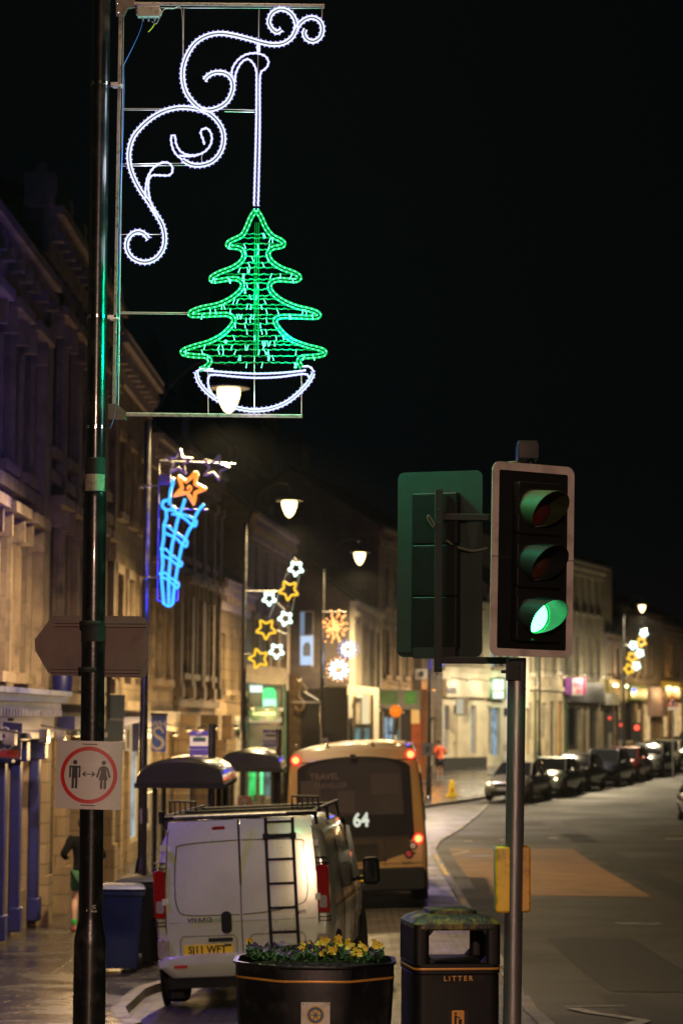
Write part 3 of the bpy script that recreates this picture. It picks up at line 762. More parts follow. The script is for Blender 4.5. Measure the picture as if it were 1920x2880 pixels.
# detector on top
dc = sl(1478, 1277) + Vector((0, -.05, 0))
d = MB().prism(rrect(dc.x - .062, dc.x + .07, dc.z - .045, dc.z + .055, .012), dc.y - .10, dc.y + .08)
d.prism(rrect(dc.x - .056, dc.x + .064, dc.z + .055, dc.z + .072, .005), dc.y - .06, dc.y + .07)
d.build('detector', M['blackplastic'], sp, bevel=.004)
MB().prism(rrect(dc.x - .052, dc.x + .060, dc.z - .036, dc.z + .046, .01), dc.y - .104, dc.y - .1005).build('detector_window', M['glass'], sp)
c = sl(1489, 1312); MB().tube([(c.x, dc.y, c.z - .02), (c.x, dc.y, dc.z - .04)], .026, 12).build('detector_bracket', M['blackplastic'], sp)
c = sl(1445, 1306); MB().lathe([(.055, -.01), (.055, .006), (.05, .012), (.02, .016)], (c.x, c.y - .03, c.z), 20).build('top_cap', M['hoodtint'], sp)
# bracket arms
br = MB()
a, b = sl(1240, 1455), sl(1400, 1455); br.box(a.x, b.x + .1, -.02, .02, a.z - .018, a.z + .022)
a, b = sl(1236, 1857), sl(1425, 1862); br.box(a.x, b.x + .03, -.02, .02, a.z - .020, a.z + .022)
a = sl(1232, 1600); t_, bt = sl(1232, 1376), sl(1232, 1890); br.box(a.x - .024, a.x + .024, -.03, .01, bt.z, t_.z)
br.build('bracket', M['matt'], sp, bevel=.003)
cbm = MB(); cbm.tube([sl(x, y, YS + .01) for x, y in smooth_path([(1255, 1520), (1285, 1538), (1330, 1549), (1375, 1540), (1400, 1535)], 5)], .0085, 8)
cbm.tube([sl(x, y, YS - .03) for x, y in smooth_path([(1222, 1478), (1205, 1450), (1203, 1462), (1218, 1484)], 5)], .006, 8)
cbm.build('cable', mat('grey hose', (.10, .10, .07), .5), sp)
bl = MB()
for y in (1433, 1470, 1838, 1880): bl.octa(sl(1234, y, YS - .035), .008)
for x, y in ((1458, 1877),): bl.octa(sl(x, y, YS - .075), .008)
bl.build('bolt', M['steel'], sp)
# push button boxes
pb = MB(); c = sl(1405, 2471, YS + .07); hb_ = 91 * s_
pb.prism(rrect(c.x - .033, c.x + .06, c.z - hb_, c.z + hb_, .018), -.10 + .05, .16)
pb.build('push_button_box', M['yellow'], sp, bevel=.012)
pb = MB(); c = sl(1478, 2471, YS + .07); pb.prism(rrect(c.x - .06, c.x + .022, c.z - hb_, c.z + hb_, .018), -.02, .14)
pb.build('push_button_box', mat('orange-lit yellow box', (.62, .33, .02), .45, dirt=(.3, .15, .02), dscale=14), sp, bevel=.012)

# second head seen from behind, fixed to the far arm
c2 = at(1236, 1586, YS + .12)
s2 = thing('signal_head', c2, 'traffic signal head seen from its dark green-lit back', 'traffic light', rz=R(-22))
k = 1 / (F / (YS + .12))
MB().prism(rrect(-127 * k, 126 * k, -262 * k, 262 * k, 20 * k, 6), 0, .005).build('backing_board', M['boardback'], s2)
MB().box(-127 * k - .001, -70 * k, -.0045, -.0005, -262 * k + .03, 0).build('lower_board', mat('lower board back', (.012, .016, .014), .6), s2)
hb2 = MB()
for i in range(3):
    z1 = 198 * k - i * 146 * k; hb2.prism(rrect(-70 * k, 64 * k, z1 - 145 * k, z1, .012), -.085, -.006)
hb2.build('housing', M['blackplastic'], s2, bevel=.008)
v2 = MB()
for i in range(3):
    z1 = 198 * k - i * 146 * k; v2.lathe([(.11, 0), (.11, .02), (.11, .2)], (0, 0, 0), 24, 0, Matrix.Translation((0, .006, z1 - 73 * k)) @ Matrix.Rotation(R(-90), 4, 'X'))
v2.build('visor', M['hood'], s2)
h2 = MB()
for i in range(4):
    z1 = 190 * k - i * 146 * k
    for x in (-35, -27, -19): h2.box((x - 3) * k, (x + 2) * k, -.087, -.0855, z1 - 2 * k, z1 + 2 * k)
h2.build('vent', M['matt'], s2)
MB().box(-64 * k, 60 * k, -.09, -.01, -262 * k - .01, -236 * k).build('bottom_bracket', M['matt'], s2)

# ---------------------------------------------------------------- litter bin
YB = 14.3
bb = at(1262, 3100, YB)
bz = g(bb.x, YB) + .1
lb = thing('litter_bin', (bb.x, YB, bz), 'black litter bin with mossy lid, gold band and LITTER lettering', 'litter bin', rz=R(9))
kb = YB / F
ztop = CAMZ + (2020 - 2536) * kb - bz; zband = CAMZ + (2020 - 2700) * kb - bz
zo1 = CAMZ + (2020 - 2596) * kb - bz; zo0 = CAMZ + (2020 - 2680) * kb - bz
hwB = .252; dB = .24
def rring(mb, prof, m=0, n=6):
    "stack of rounded rectangles: (half width, half depth, corner radius, z)"
    b = len(mb.v); cnt = None
    for w, d, r, z in prof:
        pl = rrect(-w, w, -d, d, r, n); cnt = len(pl)
        for x, y in pl: mb.v.append(Vector((x, y, z)))
    for i in range(len(prof) - 1):
        for j in range(cnt):
            j2 = (j + 1) % cnt
            mb.f.append([b + i * cnt + j, b + i * cnt + j2, b + (i + 1) * cnt + j2, b + (i + 1) * cnt + j]); mb.m.append(m)
    mb.f.append([b + j for j in range(cnt)][::-1]); mb.m.append(m)
    mb.f.append([b + (len(prof) - 1) * cnt + j for j in range(cnt)]); mb.m.append(m)
    return mb
bd = MB(); rring(bd, [(hwB - .03, dB - .03, .05, 0), (hwB, dB, .06, .03), (hwB, dB, .06, zband - .035), (hwB - .006, dB - .006, .055, zband - .028)])
bd.build('body', M['blackplastic'], lb)
bd = MB(); rring(bd, [(hwB + .004, dB + .004, .06, zband - .027), (hwB + .004, dB + .004, .06, zo0 - .015), (hwB - .012, dB - .012, .05, zo0 - .004)]); bd.build('hood_base', M['blackplastic'], lb)
for sx in (-1, 1):
    for sy in (-1, 1):
        cr = MB()
        x0, x1 = sorted((sx * (hwB + .002), sx * (hwB - .088))); y0, y1 = sorted((sy * (dB + .002), sy * (dB - .06)))
        pl = rrect(x0, x1, y0, y1, .03, 4)
        b = len(cr.v)
        for z in (zo0 - .02, zo1 + .03):
            for x, y in pl: cr.v.append(Vector((x, y, z)))
        n = len(pl)
        for j in range(n): cr.f.append([b + j, b + (j + 1) % n, b + n + (j + 1) % n, b + n + j]); cr.m.append(0)
        cr.build('corner_post', M['blackplastic'], lb, bevel=.003)
for sx in (-1, 1): x0, x1 = sorted((sx * hwB, sx * (hwB - .02))); MB().box(x0, x1, -dB + .05, dB - .05, zo0 - .02, zo1 + .02).build('side_panel', M['blackplastic'], lb)
# chamfers in the corners of the mouth
for sy in (-1, 1):
    cr = MB()
    y0, y1 = sorted((sy * (dB + .001), sy * (dB - .02)))
    for sx in (-1, 1):
        xe = sx * (hwB - .086)
        cr.prism([(xe, zo0 - .01), (xe - sx * .035, zo0 - .01), (xe, zo0 + .03)], y0, y1)
        cr.prism([(xe, zo1 + .01), (xe - sx * .03, zo1 + .01), (xe, zo1 - .03)], y0, y1)
    cr.build('mouth_corners', M['blackplastic'], lb)
ld = MB(); rring(ld, [(hwB, dB, .06, zo1 + .0), (hwB + .006, dB + .006, .06, zo1 + .01), (hwB + .004, dB + .004, .06, zo1 + .035), (hwB - .02, dB - .02, .06, zo1 + .062), (hwB - .07, dB - .06, .06, zo1 + .082), (hwB - .11, dB - .09, .05, zo1 + .086), (hwB - .115, dB - .095, .05, zo1 + .105), (hwB - .14, dB - .12, .04, zo1 + .112)])
ld.build('lid', M['moss'], lb)
zb_ = MB(); rring(zb_, [(hwB + .0065, dB + .0065, .06, zband - .006), (hwB + .0075, dB + .0075, .06, zband - .003), (hwB + .0075, dB + .0075, .06, zband + .003), (hwB + .0065, dB + .0065, .06, zband + .006)])
zb_.build('gold_band', M['gold'], lb)
zt = CAMZ + (2020 - 2726) * kb - bz
MB().rbox(-.15, .15, -dB - .006, -dB + .02, zt - .02, zt + .018, .004).build('lettering_panel', M['blackplastic'], lb)
text_mesh('lettering', 'L I T T E R', .040, M['gold'], lb, Matrix.Translation((0, -dB - .008, zt)), .001, .0009, sx=.96)
zp = CAMZ + (2020 - 2838) * kb - bz
MB().rbox(-.062, .062, -dB - .003, -dB + .01, zp - .14, zp + .06, .012).build('badge_panel', M['matt'], lb)
MB().rbox(-.036, .036, -dB - .006, -dB + .01, zp - .058, zp + .056, .008).build('badge', M['gold'], lb)
pic = MB(); f0, f1 = -dB - .008, -dB - .0055
pic.prism(circle(-.014, zp + .038, .0075, 12), f0, f1); pic.prism([(-.021, zp + .028), (-.008, zp + .028), (-.008, zp - .01), (-.010, zp - .045), (-.020, zp - .045), (-.022, zp - .01)], f0, f1)
pic.prism([(-.01, zp + .027), (.010, zp + .014), (.008, zp + .010), (-.01, zp + .018)], f0, f1)
pic.prism([(.002, zp + .006), (.024, zp + .006), (.021, zp - .04), (.005, zp - .04)], f0, f1); pic.prism([(.004, zp + .010), (.012, zp + .010), (.012, zp + .019), (.004, zp + .019)], f0, f1)
pic.build('pictogram', M['matt'], lb)

# ---------------------------------------------------------------- flower planter
YP = 14.1
M['planter'] = mat('planter plastic', (.005, .005, .007), .34, 0, .25, 6, .06, 40, dirt=(.03, .028, .026), dscale=4)
pc = at(882, 3100, YP); pz = g(pc.x, YP) + .1
pl_ = thing('flower_planter', (pc.x, YP + .12, pz), 'black faceted planter tub with gold line and cogwheel plaque', 'planter')
kp = (YP - .25) / F
def pzz(py, Y=YP - .28): return CAMZ + (2020 - py) * Y / F - pz
zr = pzz(2706); zg = pzz(2748)
W2 = .455
def oct_(s, dy=1.0):
    w = W2 * s; return [(-w, -.14 * dy), (-w + .02, -.20 * dy), (-.21 * s, -.42 * s), (-.16 * s, -.44 * s), (.16 * s, -.44 * s), (.21 * s, -.42 * s), (w - .02, -.20 * dy), (w, -.14 * dy), (w, .14), (w - .02, .20), (.21, .42), (-.21, .42), (-w + .02, .20), (-w, .14)]
def stack(mb, levels):
    b = len(mb.v); n = 14
    for s, z in levels:
        for x, y in oct_(s): mb.v.append(Vector((x, y, z)))
    for i in range(len(levels) - 1):
        for j in range(n):
            j2 = (j + 1) % n; mb.f.append([b + i * n + j, b + i * n + j2, b + (i + 1) * n + j2, b + (i + 1) * n + j]); mb.m.append(0)
    return mb
t_ = stack(MB(), [(.86, 0), (.97, .3), (1.0, zg + .0), (1.0, zg + .012), (1.0, zr - .02), (1.03, zr - .008), (1.03, zr), (.97, zr + .002), (.96, zr - .05)])
t_.build('tub', M['planter'], pl_, ang=22)
t_ = stack(MB(), [(1.003, zg - .006), (1.006, zg - .003), (1.006, zg + .004), (1.003, zg + .007)]); t_.build('gold_line', M['gold'], pl_)
MB().prism([(x * .96, y * .96) for x, y in oct_(.96)], zr - .07, zr - .045, 0, Matrix(((1, 0, 0, 0), (0, 0, 1, 0), (0, 1, 0, 0), (0, 0, 0, 1)))).build('soil', mat('soil', (.02, .014, .01), .9, bump=.5), pl_)
# plaque
zq1 = pzz(2806, YP - .32); zq0 = zq1 - .21
pq = MB(); yq = -.4385
pq.rbox(-.082 + .01, .080 + .01, yq - .006, yq + .004, zq0, zq1, .003)
pq = pq.build('plaque', mat('plaque white', (.55, .54, .48), .4, dirt=(.35, .33, .28), dscale=10), pl_)
zc_ = zq1 - .07
gear = []
for i in range(24):
    a = 2 * math.pi * i / 24
    for da, rr_ in ((-.075, .049), (-.055, .056), (.055, .056), (.075, .049)): gear.append((.009 + rr_ * math.cos(a + da), zc_ + rr_ * math.sin(a + da)))
def ringpoly(mb, cx, cz, r0, r1, y0, y1, n=40):
    for i in range(n):
        a, b = 2 * math.pi * i / n, 2 * math.pi * (i + 1) / n
        mb.prism([(cx + r0 * math.cos(a), cz + r0 * math.sin(a)), (cx + r1 * math.cos(a), cz + r1 * math.sin(a)), (cx + r1 * math.cos(b), cz + r1 * math.sin(b)), (cx + r0 * math.cos(b), cz + r0 * math.sin(b))], y0, y1)
MB().prism(gear, yq - .0075, yq - .0055).build('cogwheel', mat('emblem yellow', (.55, .36, .04), .4), pq)
e = MB(); ringpoly(e, .009, zc_, .030, .045, yq - .0085, yq - .0070); e.build('emblem_ring', mat('emblem blue', (.03, .07, .14), .4), pq)
e = MB()
for i in range(6):
    a = math.pi * i / 6 * 2; c_, s__ = math.cos(a), math.sin(a)
    e.prism([(.009 + x * c_ - y * s__, zc_ + x * s__ + y * c_) for x, y in ((.008, -.0025), (.029, -.0025), (.029, .0025), (.008, .0025))], yq - .0088, yq - .0072)
e.prism(circle(.009, zc_, .011, 18), yq - .0088, yq - .0072)
e.build('emblem_spokes', mat('emblem blue two', (.05, .10, .18), .4), pq)
text_mesh('lettering', 'GIFTED BY', .020, M['navy'], pq, Matrix.Translation((.01, yq - .0068, zq1 - .152)), .0006, .0008)
for x in (-.062, .082):
    MB().ball((x, yq - .007, zq1 - .01), .0035, 6).build('rivet', M['matt'], pq)
# pansies
leaf = mat('pansy leaves', (.016, .060, .008), .7, 0, .5, 20)
petal_y = mat('yellow petals', (.5, .33, .01), .55, 0, .25, 20); petal_p = mat('purple petals', (.035, .012, .085), .55, 0, .4, 20); petal_l = mat('lilac petals', (.14, .09, .22), .55, 0, .3, 20)
fl = thing('pansies', (pc.x, YP + .12, pz + zr - .045), 'yellow and purple pansies with green leaves filling the planter tub', 'flowers')
rr = random.Random(11)
lv = MB(); flow = {0: MB(), 1: MB(), 2: MB()}
def inside(x, y): return abs(x) < .40 and abs(y) < .36 and abs(x) * .9 + abs(y) < .55
for _ in range(2600):
    x, y = rr.uniform(-.43, .43), rr.uniform(-.40, .36)
    if not inside(x, y): continue
    h = .055 + .065 * (math.sin(x * 13 + 1) * .3 + .6) * rr.random() + .02 * rr.random()
    a = rr.uniform(0, 6.28); tl = rr.uniform(.1, 1.2); L_ = rr.uniform(.012, .024); w_ = L_ * .45
    u = Vector((math.cos(a) * math.cos(tl), math.sin(a) * math.cos(tl), math.sin(tl))) * L_; v = Vector((-math.sin(a), math.cos(a), 0)) * w_
    p = Vector((x, y, h)); lv.add([p - u * .8, p + v - u * .1, p + u, p - v - u * .1], [(0, 1, 2, 3)])
lv.build('foliage', leaf, fl, smooth=False)
nbl = 0
for _ in range(400):
    x, y = rr.uniform(-.42, .42), rr.uniform(-.40, .33)
    if not inside(x, y): continue
    t = (x + .42) / .84
    kx = 1 if rr.random() < (.92 if t < .35 else .40 if t < .5 else .08 if t < .85 else .3) else 0
    if kx == 0 and t < .45 and rr.random() < .7: kx = 1
    if kx == 1 and rr.random() < .22: kx = 2
    if .12 < t < .2 and rr.random() < .5: continue
    if kx == 0 and rr.random() < .25: continue
    h = .075 + .05 * rr.random() + (.02 if kx == 0 else 0)
    n_ = Vector((rr.uniform(-.6, .6), rr.uniform(-1, -.1), rr.uniform(.2, 1))).normalized(); u = n_.orthogonal().normalized(); v = n_.cross(u)
    p = Vector((x, y, h)); r_ = rr.uniform(.013, .022); blm = MB(); nbl += 1
    if nbl > 98: break
    for i in range(5):
        a = 6.283 * i / 5 + rr.random() * .3; d_ = u * math.cos(a) + v * math.sin(a); e_ = u * -math.sin(a) + v * math.cos(a)
        blm.add([p, p + d_ * r_ * .6 + e_ * r_ * .5, p + d_ * r_ * 1.1 + e_ * r_ * .3 + n_ * r_ * .25, p + d_ * r_ * 1.15 - e_ * r_ * .3 + n_ * r_ * .2, p + d_ * r_ * .6 - e_ * r_ * .5], [(0, 1, 2, 3, 4)])
    blm.build(('yellow_bloom', 'purple_bloom', 'lilac_bloom')[kx], (petal_y, petal_p, petal_l)[kx], fl, smooth=False)
# ---------------------------------------------------------------- buildings
M['stonewarm'] = brickmat('warm sandstone', (.26, .19, .115), (.20, .145, .088), (.10, .08, .055), .7, .33)
M['stonedark'] = brickmat('sooty sandstone', (.14, .10, .07), (.10, .075, .05), (.05, .04, .03), .75, .36, stain=(.03, .024, .018))
M['stonepale'] = brickmat('pale sandstone', (.25, .18, .13), (.20, .145, .105), (.16, .13, .09), .8, .36)
M['stonetrim'] = mat('dressed stone trim', (.27, .2, .13), .8, 0, .3, 2.5, .4, 20, dirt=(.08, .06, .04), dscale=1.2)
M['trimdark'] = mat('dark stone trim', (.10, .075, .052), .8, 0, .3, 2.5, .4, 20, dirt=(.03, .024, .02), dscale=1.2)
M['harl'] = mat('brown harling', (.10, .075, .055), .9, 0, .25, 3, .6, 60, dirt=(.06, .045, .035), dscale=.8)
M['cream'] = mat('cream painted render', (.52, .46, .33), .75, 0, .12, 1.2, .3, 50, dirt=(.36, .31, .22), dscale=.7)
M['creamy2'] = mat('ivory painted stone', (.50, .43, .28), .75, 0, .15, 1.2, .3, 30, dirt=(.3, .25, .16), dscale=.7)
M['whiter'] = mat('off white render', (.46, .45, .37), .75, 0, .12, 1.2, .3, 50, dirt=(.3, .29, .24), dscale=.8)
M['slate'] = brickmat('roof slates', (.035, .034, .036), (.024, .024, .026), (.012, .012, .012), .3, .2, .5, .008, .6, (.02, .02, .018), .5)
M['frame'] = mat('white window frame', (.4, .38, .33), .5)
M['framedark'] = mat('dark window frame', (.03, .028, .026), .5)
M['pane'] = mat('window glass', (.010, .011, .013), .08, 0, .3, 1, spec=.7)
M['litcool'] = emat('cool lit window', (.45, .68, .85), .42, False, .5)
M['litwarm'] = emat('warm lit window', (1, .66, .28), .62, False, .5)
M['litorange'] = emat('orange lit window', (1, .42, .07), .60, False, .3)
M['litgreen'] = emat('green shop light', (.02, .8, .16), 1.0, False, .4)
M['litwhite'] = emat('white lit sign', (.85, 1, .8), 1.6, False)
M['litteal'] = emat('teal lit window', (.16, .42, .42), .42, False, .6)
M['blueshop'] = mat('blue shop paint', (.005, .007, .10), .45, 0, .25, 4, dirt=(.01, .01, .07), dscale=3)
M['darkshop'] = mat('dark brown fascia', (.03, .021, .016), .55, 0, .2, 3)
M['greenshop'] = mat('dark green paint', (.01, .06, .03), .45, 0, .2, 4)
M['greyshop'] = mat('grey shop paint', (.13, .13, .135), .5, 0, .2, 4)
M['gutter'] = mat('dark gutter', (.03, .028, .026), .5)
M['lead'] = mat('pale gutter lead', (.34, .27, .25), .6, 0, .2, 4)

def wall_faces(mb, Wd, z0, z1, ops, rev=.2, m=0):
    xs = sorted({0, Wd} | {o[0] for o in ops} | {o[1] for o in ops}); zs = sorted({z0, z1} | {o[2] for o in ops} | {o[3] for o in ops})
    for i in range(len(xs) - 1):
        for j in range(len(zs) - 1):
            cx, cz = (xs[i] + xs[i + 1]) / 2, (zs[j] + zs[j + 1]) / 2
            if any(o[0] < cx < o[1] and o[2] < cz < o[3] for o in ops): continue
            mb.add([(xs[i], 0, zs[j]), (xs[i + 1], 0, zs[j]), (xs[i + 1], 0, zs[j + 1]), (xs[i], 0, zs[j + 1])], [(0, 1, 2, 3)], m)
    for x0, x1, a, b in ops:
        mb.add([(x0, 0, a), (x1, 0, a), (x1, 0, b), (x0, 0, b), (x0, rev, a), (x1, rev, a), (x1, rev, b), (x0, rev, b)],
               [(0, 4, 5, 1), (1, 5, 6, 2), (2, 6, 7, 3), (3, 7, 4, 0)], m)
def window(parent, x0, x1, a, b, pane, frame, rev=.18, bars=1, name='window', sill=None, surround=None, sw=.14, head=None):
    f = MB(); w = .06
    f.box(x0, x0 + w, rev - .05, rev + .02, a, b); f.box(x1 - w, x1, rev - .05, rev + .02, a, b)
    f.box(x0 + w, x1 - w, rev - .05, rev + .02, a, a + w); f.box(x0 + w, x1 - w, rev - .05, rev + .02, b - w, b)
    if bars >= 1: f.box(x0 + w, x1 - w, rev - .07, rev + .018, (a + b) / 2 - .03, (a + b) / 2 + .03)
    if bars >= 2: f.box((x0 + x1) / 2 - .02, (x0 + x1) / 2 + .02, rev - .045, rev + .016, a + w, b - w)
    o = f.build(name, frame, parent, smooth=False)
    MB().box(x0 + .01, x1 - .01, rev + .0, rev + .03, a + .01, b - .01).build('pane', pane, o, smooth=False)
    if sill is not None: MB().box(x0 - .12, x1 + .12, -.16, .03, a - .16, a - .002).build('sill', sill, o, smooth=False)
    if surround is not None:
        s = MB(); s.box(x0 - sw, x0 - .003, -.07, .02, a, b); s.box(x1 + .003, x1 + sw, -.07, .02, a, b); s.box(x0 - sw - .03, x1 + sw + .03, -.09, .02, b + .003, b + .2)
        if head == 'hood': s.box(x0 - sw - .12, x1 + sw + .12, -.34, .02, b + .203, b + .36)
        if head == 'hood': 
            for xx in (x0 - sw, x1 + sw - .12): s.box(xx, xx + .12, -.26, .01, b - .15, b + .2)
        s.build('surround', surround, o, smooth=False)
    return o
def bld(name, label, A, B, H, wallm, floors=(), ground=(), trim=None, depth=8, roof='pitch', rise=2.2, chim=(), cornice=True, cat='building', framem=None, extra=None, string=(), eavem=None, pil=(), quoin=False, group=None, gut=None):
    X0, Y0 = (A[0] - 960) / F * A[1], A[1]; X1, Y1 = (B[0] - 960) / F * B[1], B[1]
    if len(A) > 2: X0 = A[2]
    if len(B) > 2: X1 = B[2]
    zg = g(X0, Y0) + .1
    Wd = math.hypot(X1 - X0, Y1 - Y0); t = thing(name, (X0, Y0, zg), label, cat, group or 'buildings along the curving street', rz=math.atan2(Y1 - Y0, X1 - X0))
    Hh = H - zg; trim = trim or M['stonetrim']; fm = framem or M['frame']
    ops = []; wl = []
    for (zb_, zt_, n, ww, opt) in floors:
        m0 = opt.get('m', .6); sp_ = (Wd - 2 * m0) / n
        for i in range(n):
            cx = m0 + sp_ * (i + .5); o = (cx - ww / 2, cx + ww / 2, zb_, zt_); ops.append(o); wl.append((o, opt, i))
    for gd in ground:
        ops.append(tuple(gd[:4]))
    wb = MB(); wall_faces(wb, Wd, -1.2, Hh, ops)
    D = depth
    wb.add([(0, 0, -1.2), (0, D, -1.2), (0, D, Hh), (0, 0, Hh)], [(0, 3, 2, 1)[::-1] if False else (0, 1, 2, 3)[::-1]])
    wb.add([(Wd, 0, -1.2), (Wd, D, -1.2), (Wd, D, Hh), (Wd, 0, Hh)], [(0, 1, 2, 3)])
    wb.add([(0, D, -1.2), (Wd, D, -1.2), (Wd, D, Hh), (0, D, Hh)], [(0, 3, 2, 1)])
    if roof == 'pitch':
        for x in (0, Wd): wb.add([(x, 0, Hh), (x, D, Hh), (x, D / 2, Hh + rise)], [(0, 2, 1) if x == 0 else (0, 1, 2)])
    wb.add([(0, .25, -1), (Wd, .25, -1), (Wd, .25, Hh - .02), (0, .25, Hh - .02)], [(0, 1, 2, 3)])
    wb.build('wall', wallm, t, smooth=False)
    if roof == 'pitch':
        r = MB(); e = .0
        r.add([(-.05, -.22, Hh - .06), (Wd + .05, -.22, Hh - .06), (Wd + .05, D / 2, Hh + rise + .06), (-.05, D / 2, Hh + rise + .06), (-.05, -.22, Hh + .06), (Wd + .05, -.22, Hh + .06), (Wd + .05, D / 2, Hh + rise + .2), (-.05, D / 2, Hh + rise + .2)],
              [(0, 3, 2, 1), (4, 5, 6, 7), (0, 1, 5, 4), (1, 2, 6, 5), (3, 0, 4, 7)])
        r.add([(-.05, D / 2, Hh + rise + .2), (Wd + .05, D / 2, Hh + rise + .2), (Wd + .05, D + .2, Hh), (-.05, D + .2, Hh)], [(0, 1, 2, 3)])
        ro2 = r.build('roof', M['slate'], t, smooth=False)
    else:
        ro2 = MB().box(-.02, Wd + .02, -.15, D, Hh + .0, Hh + .35).build('roof', trim, t, smooth=False)
    for cx, cw, ch in chim:
        c = MB().box(cx - cw / 2, cx + cw / 2, D / 2 - .4, D / 2 + .4, Hh, Hh + rise + ch); c.box(cx - cw / 2 - .07, cx + cw / 2 + .07, D / 2 - .48, D / 2 + .48, Hh + rise + ch, Hh + rise + ch + .18)
        for i in range(3): c.lathe([(.13, 0), (.11, .5), (.13, .55)], (cx - cw / 2 + cw * (i + .5) / 3, D / 2, Hh + rise + ch + .17), 10)
        c.build('chimney', wallm, ro2, smooth=False)
    if cornice:
        c = MB()
        c.box(-.02, Wd + .02, -.34, .0, Hh - .22, Hh - .07); c.box(-.01, Wd + .01, -.22, .0, Hh - .45, -.222 + Hh); c.box(0, Wd, -.10, .0, Hh - .85, Hh - .452)
        n = int(Wd / .8)
        for i in range(n): c.box((i + .3) * Wd / n, (i + .55) * Wd / n, -.30, -.1, Hh - .62, Hh - .452)
        c.build('cornice', eavem or trim, t, smooth=False)
    if gut:
        g_ = MB().tube([(0, -.28, Hh - .0), (Wd, -.28, Hh - .0)], .075, 8).build('gutter', gut, t)
    for z in string: MB().box(0, Wd, -.13, .0, z, z + .2).build('string_course', trim, t, smooth=False)
    for cx, cw, za, zb2 in pil:
        p = MB().box(cx - cw / 2, cx + cw / 2, -.16, 0, za, zb2); p.box(cx - cw / 2 - .07, cx + cw / 2 + .07, -.24, 0, zb2, zb2 + .25); p.box(cx - cw / 2 - .05, cx + cw / 2 + .05, -.22, 0, za - .001, za + .3)
        p.build('pilaster', trim, t, smooth=False)
    for (o, opt, i) in wl:
        lit = opt.get('lit', {}); pm = M[lit[i]] if i in lit else M['pane']
        window(t, *o, pm, fm, bars=opt.get('bars', 1), sill=trim if opt.get('sill', True) else None, surround=trim if opt.get('sur', False) else None, head=opt.get('head'))
    for gd in ground:
        x0, x1, a, b, kind, pm = gd[:6]; fr_ = M[gd[6]] if len(gd) > 6 else fm
        if kind == 'shop': window(t, x0, x1, a, b, M[pm], fr_, bars=0, name='shop_window')
        elif kind == 'window': window(t, x0, x1, a, b, M[pm], fr_, bars=2, name='window')
        else:
            d = MB().box(x0, x1, .12, .17, a, b - .5); d.box(x0, x1, .1, .19, b - .5, b - .42); 
            for q in (.15, .55): d.box(x0 + .12, x1 - .12, .105, .125, a + .2 + q * 2 * .45, a + .2 + q * 2 * .45 + .7)
            d = d.build('door', fr_, t, smooth=False)
            MB().box(x0 + .01, x1 - .01, .13, .16, b - .42, b).build('fanlight', M[pm], d, smooth=False)
            MB().ball((x1 - .12, .1, a + 1.0), .035, 8).build('handle', M['steel'], d)
    return t, Wd
def panel(t, name, x0, x1, z0, z1, y0, y1, material, lab=None, bevel=.0, parent=None):
    o = MB().box(x0, x1, y0, y1, z0, z1).build(name, material, parent or t, smooth=False, bevel=bevel)
    if lab: o['label'] = lab
    return o
def txt(t, s, x, z, size, material, y=-.2, sx=1.0):
    return text_mesh('lettering', s, size, material, t, Matrix.Translation((x, y, z)), .004, .004, sx=sx)
def zl(t, py, Y): return CAMZ + (2020 - py) * Y / F - t.location.z

def facade_fill(t, x, e=50, z=2.9, y=-.9, col=(1, .62, .25)):  # made-up lamp with fitting, added to brighten the shopfront
    b = MB().lathe([(.05, 0), (.09, -.08), (.02, -.1)], (x, y, z + .12), 10); b.tube([(x, y, z + .1), (x, -.01, z + .25)], .015, 5)
    b = b.build('fill_lamp', M['framedark'], t)
    L = bpy.data.lights.new('facade_fill', 'POINT'); L.energy = e; L.color = col; L.shadow_soft_size = .25
    o = bpy.data.objects.new('facade_fill', L); COL.objects.link(o); o.parent = b; o.location = (x, y, z - .12)
# 0: out of the picture on the left, it carries the added violet wall star
t, w = bld('shop_house', 'stone shop house at the left edge nearest the camera', (0, 14, -5.5), (0, 29.9, -5.12), 9.5, M['stonedark'], [(3.6, 5.4, 4, 1.0, {}), (6.3, 7.8, 4, 1.0, {})], [(1, 4, .6, 2.7, 'shop', 'pane'), (5, 6.2, 0, 2.7, 'door', 'pane'), (8, 14, .6, 2.7, 'shop', 'pane')], chim=[(8, 1.4, 1)])
# 1: blue shopfront
fw = {'sur': True, 'head': 'hood'}
t, w = bld('stone_house', 'violet-lit stone house above the blue shopfront at the left edge', (0, 30, -5.14), (105, 39.5), 10.4, M['stonepale'],
           [(3.9, 6.0, 4, 1.05, fw), (7.0, 9.0, 4, 1.05, fw)],
           [(.5, 2.2, .5, 2.75, 'shop', 'litwarm', 'blueshop'), (2.8, 5.4, .5, 2.75, 'shop', 'pane', 'blueshop'), (5.9, 6.9, 0.02, 2.75, 'door', 'pane', 'blueshop'), (7.4, 8.9, .5, 2.75, 'shop', 'litwarm', 'blueshop')],
           rise=2.6, chim=[(5.2, 1.6, 1.0)], string=(6.6,), pil=[(.25, .4, 3.4, 9.3), (w * 0 + 9.25, .4, 3.4, 9.3)])
facade_fill(t, 2.5, 25); facade_fill(t, 8.0, 40)
for x in (.2, 2.5, 5.65, 7.15, 9.15):
    c = MB().box(x - .13, x + .13, -.16, -.003, 0, 2.85); c.box(x - .16, x + .16, -.2, -.005, -.02, .35); c.box(x - .17, x + .17, -.26, -.004, 2.55, 2.86); c.build('shop_pilaster', M['blueshop'], t, bevel=.02)
panel(t, 'fascia', -.1, w + .05, 2.9, 3.35, -.32, -.005, mat('white fascia', (.20, .18, .19), .4))
c = MB()
for i, (d, a, b) in enumerate(((.42, 3.352, 3.45), (.52, 3.452, 3.56), (.60, 3.562, 3.64))): c.box(-.1, w + .1, -d, -.005, a, b)
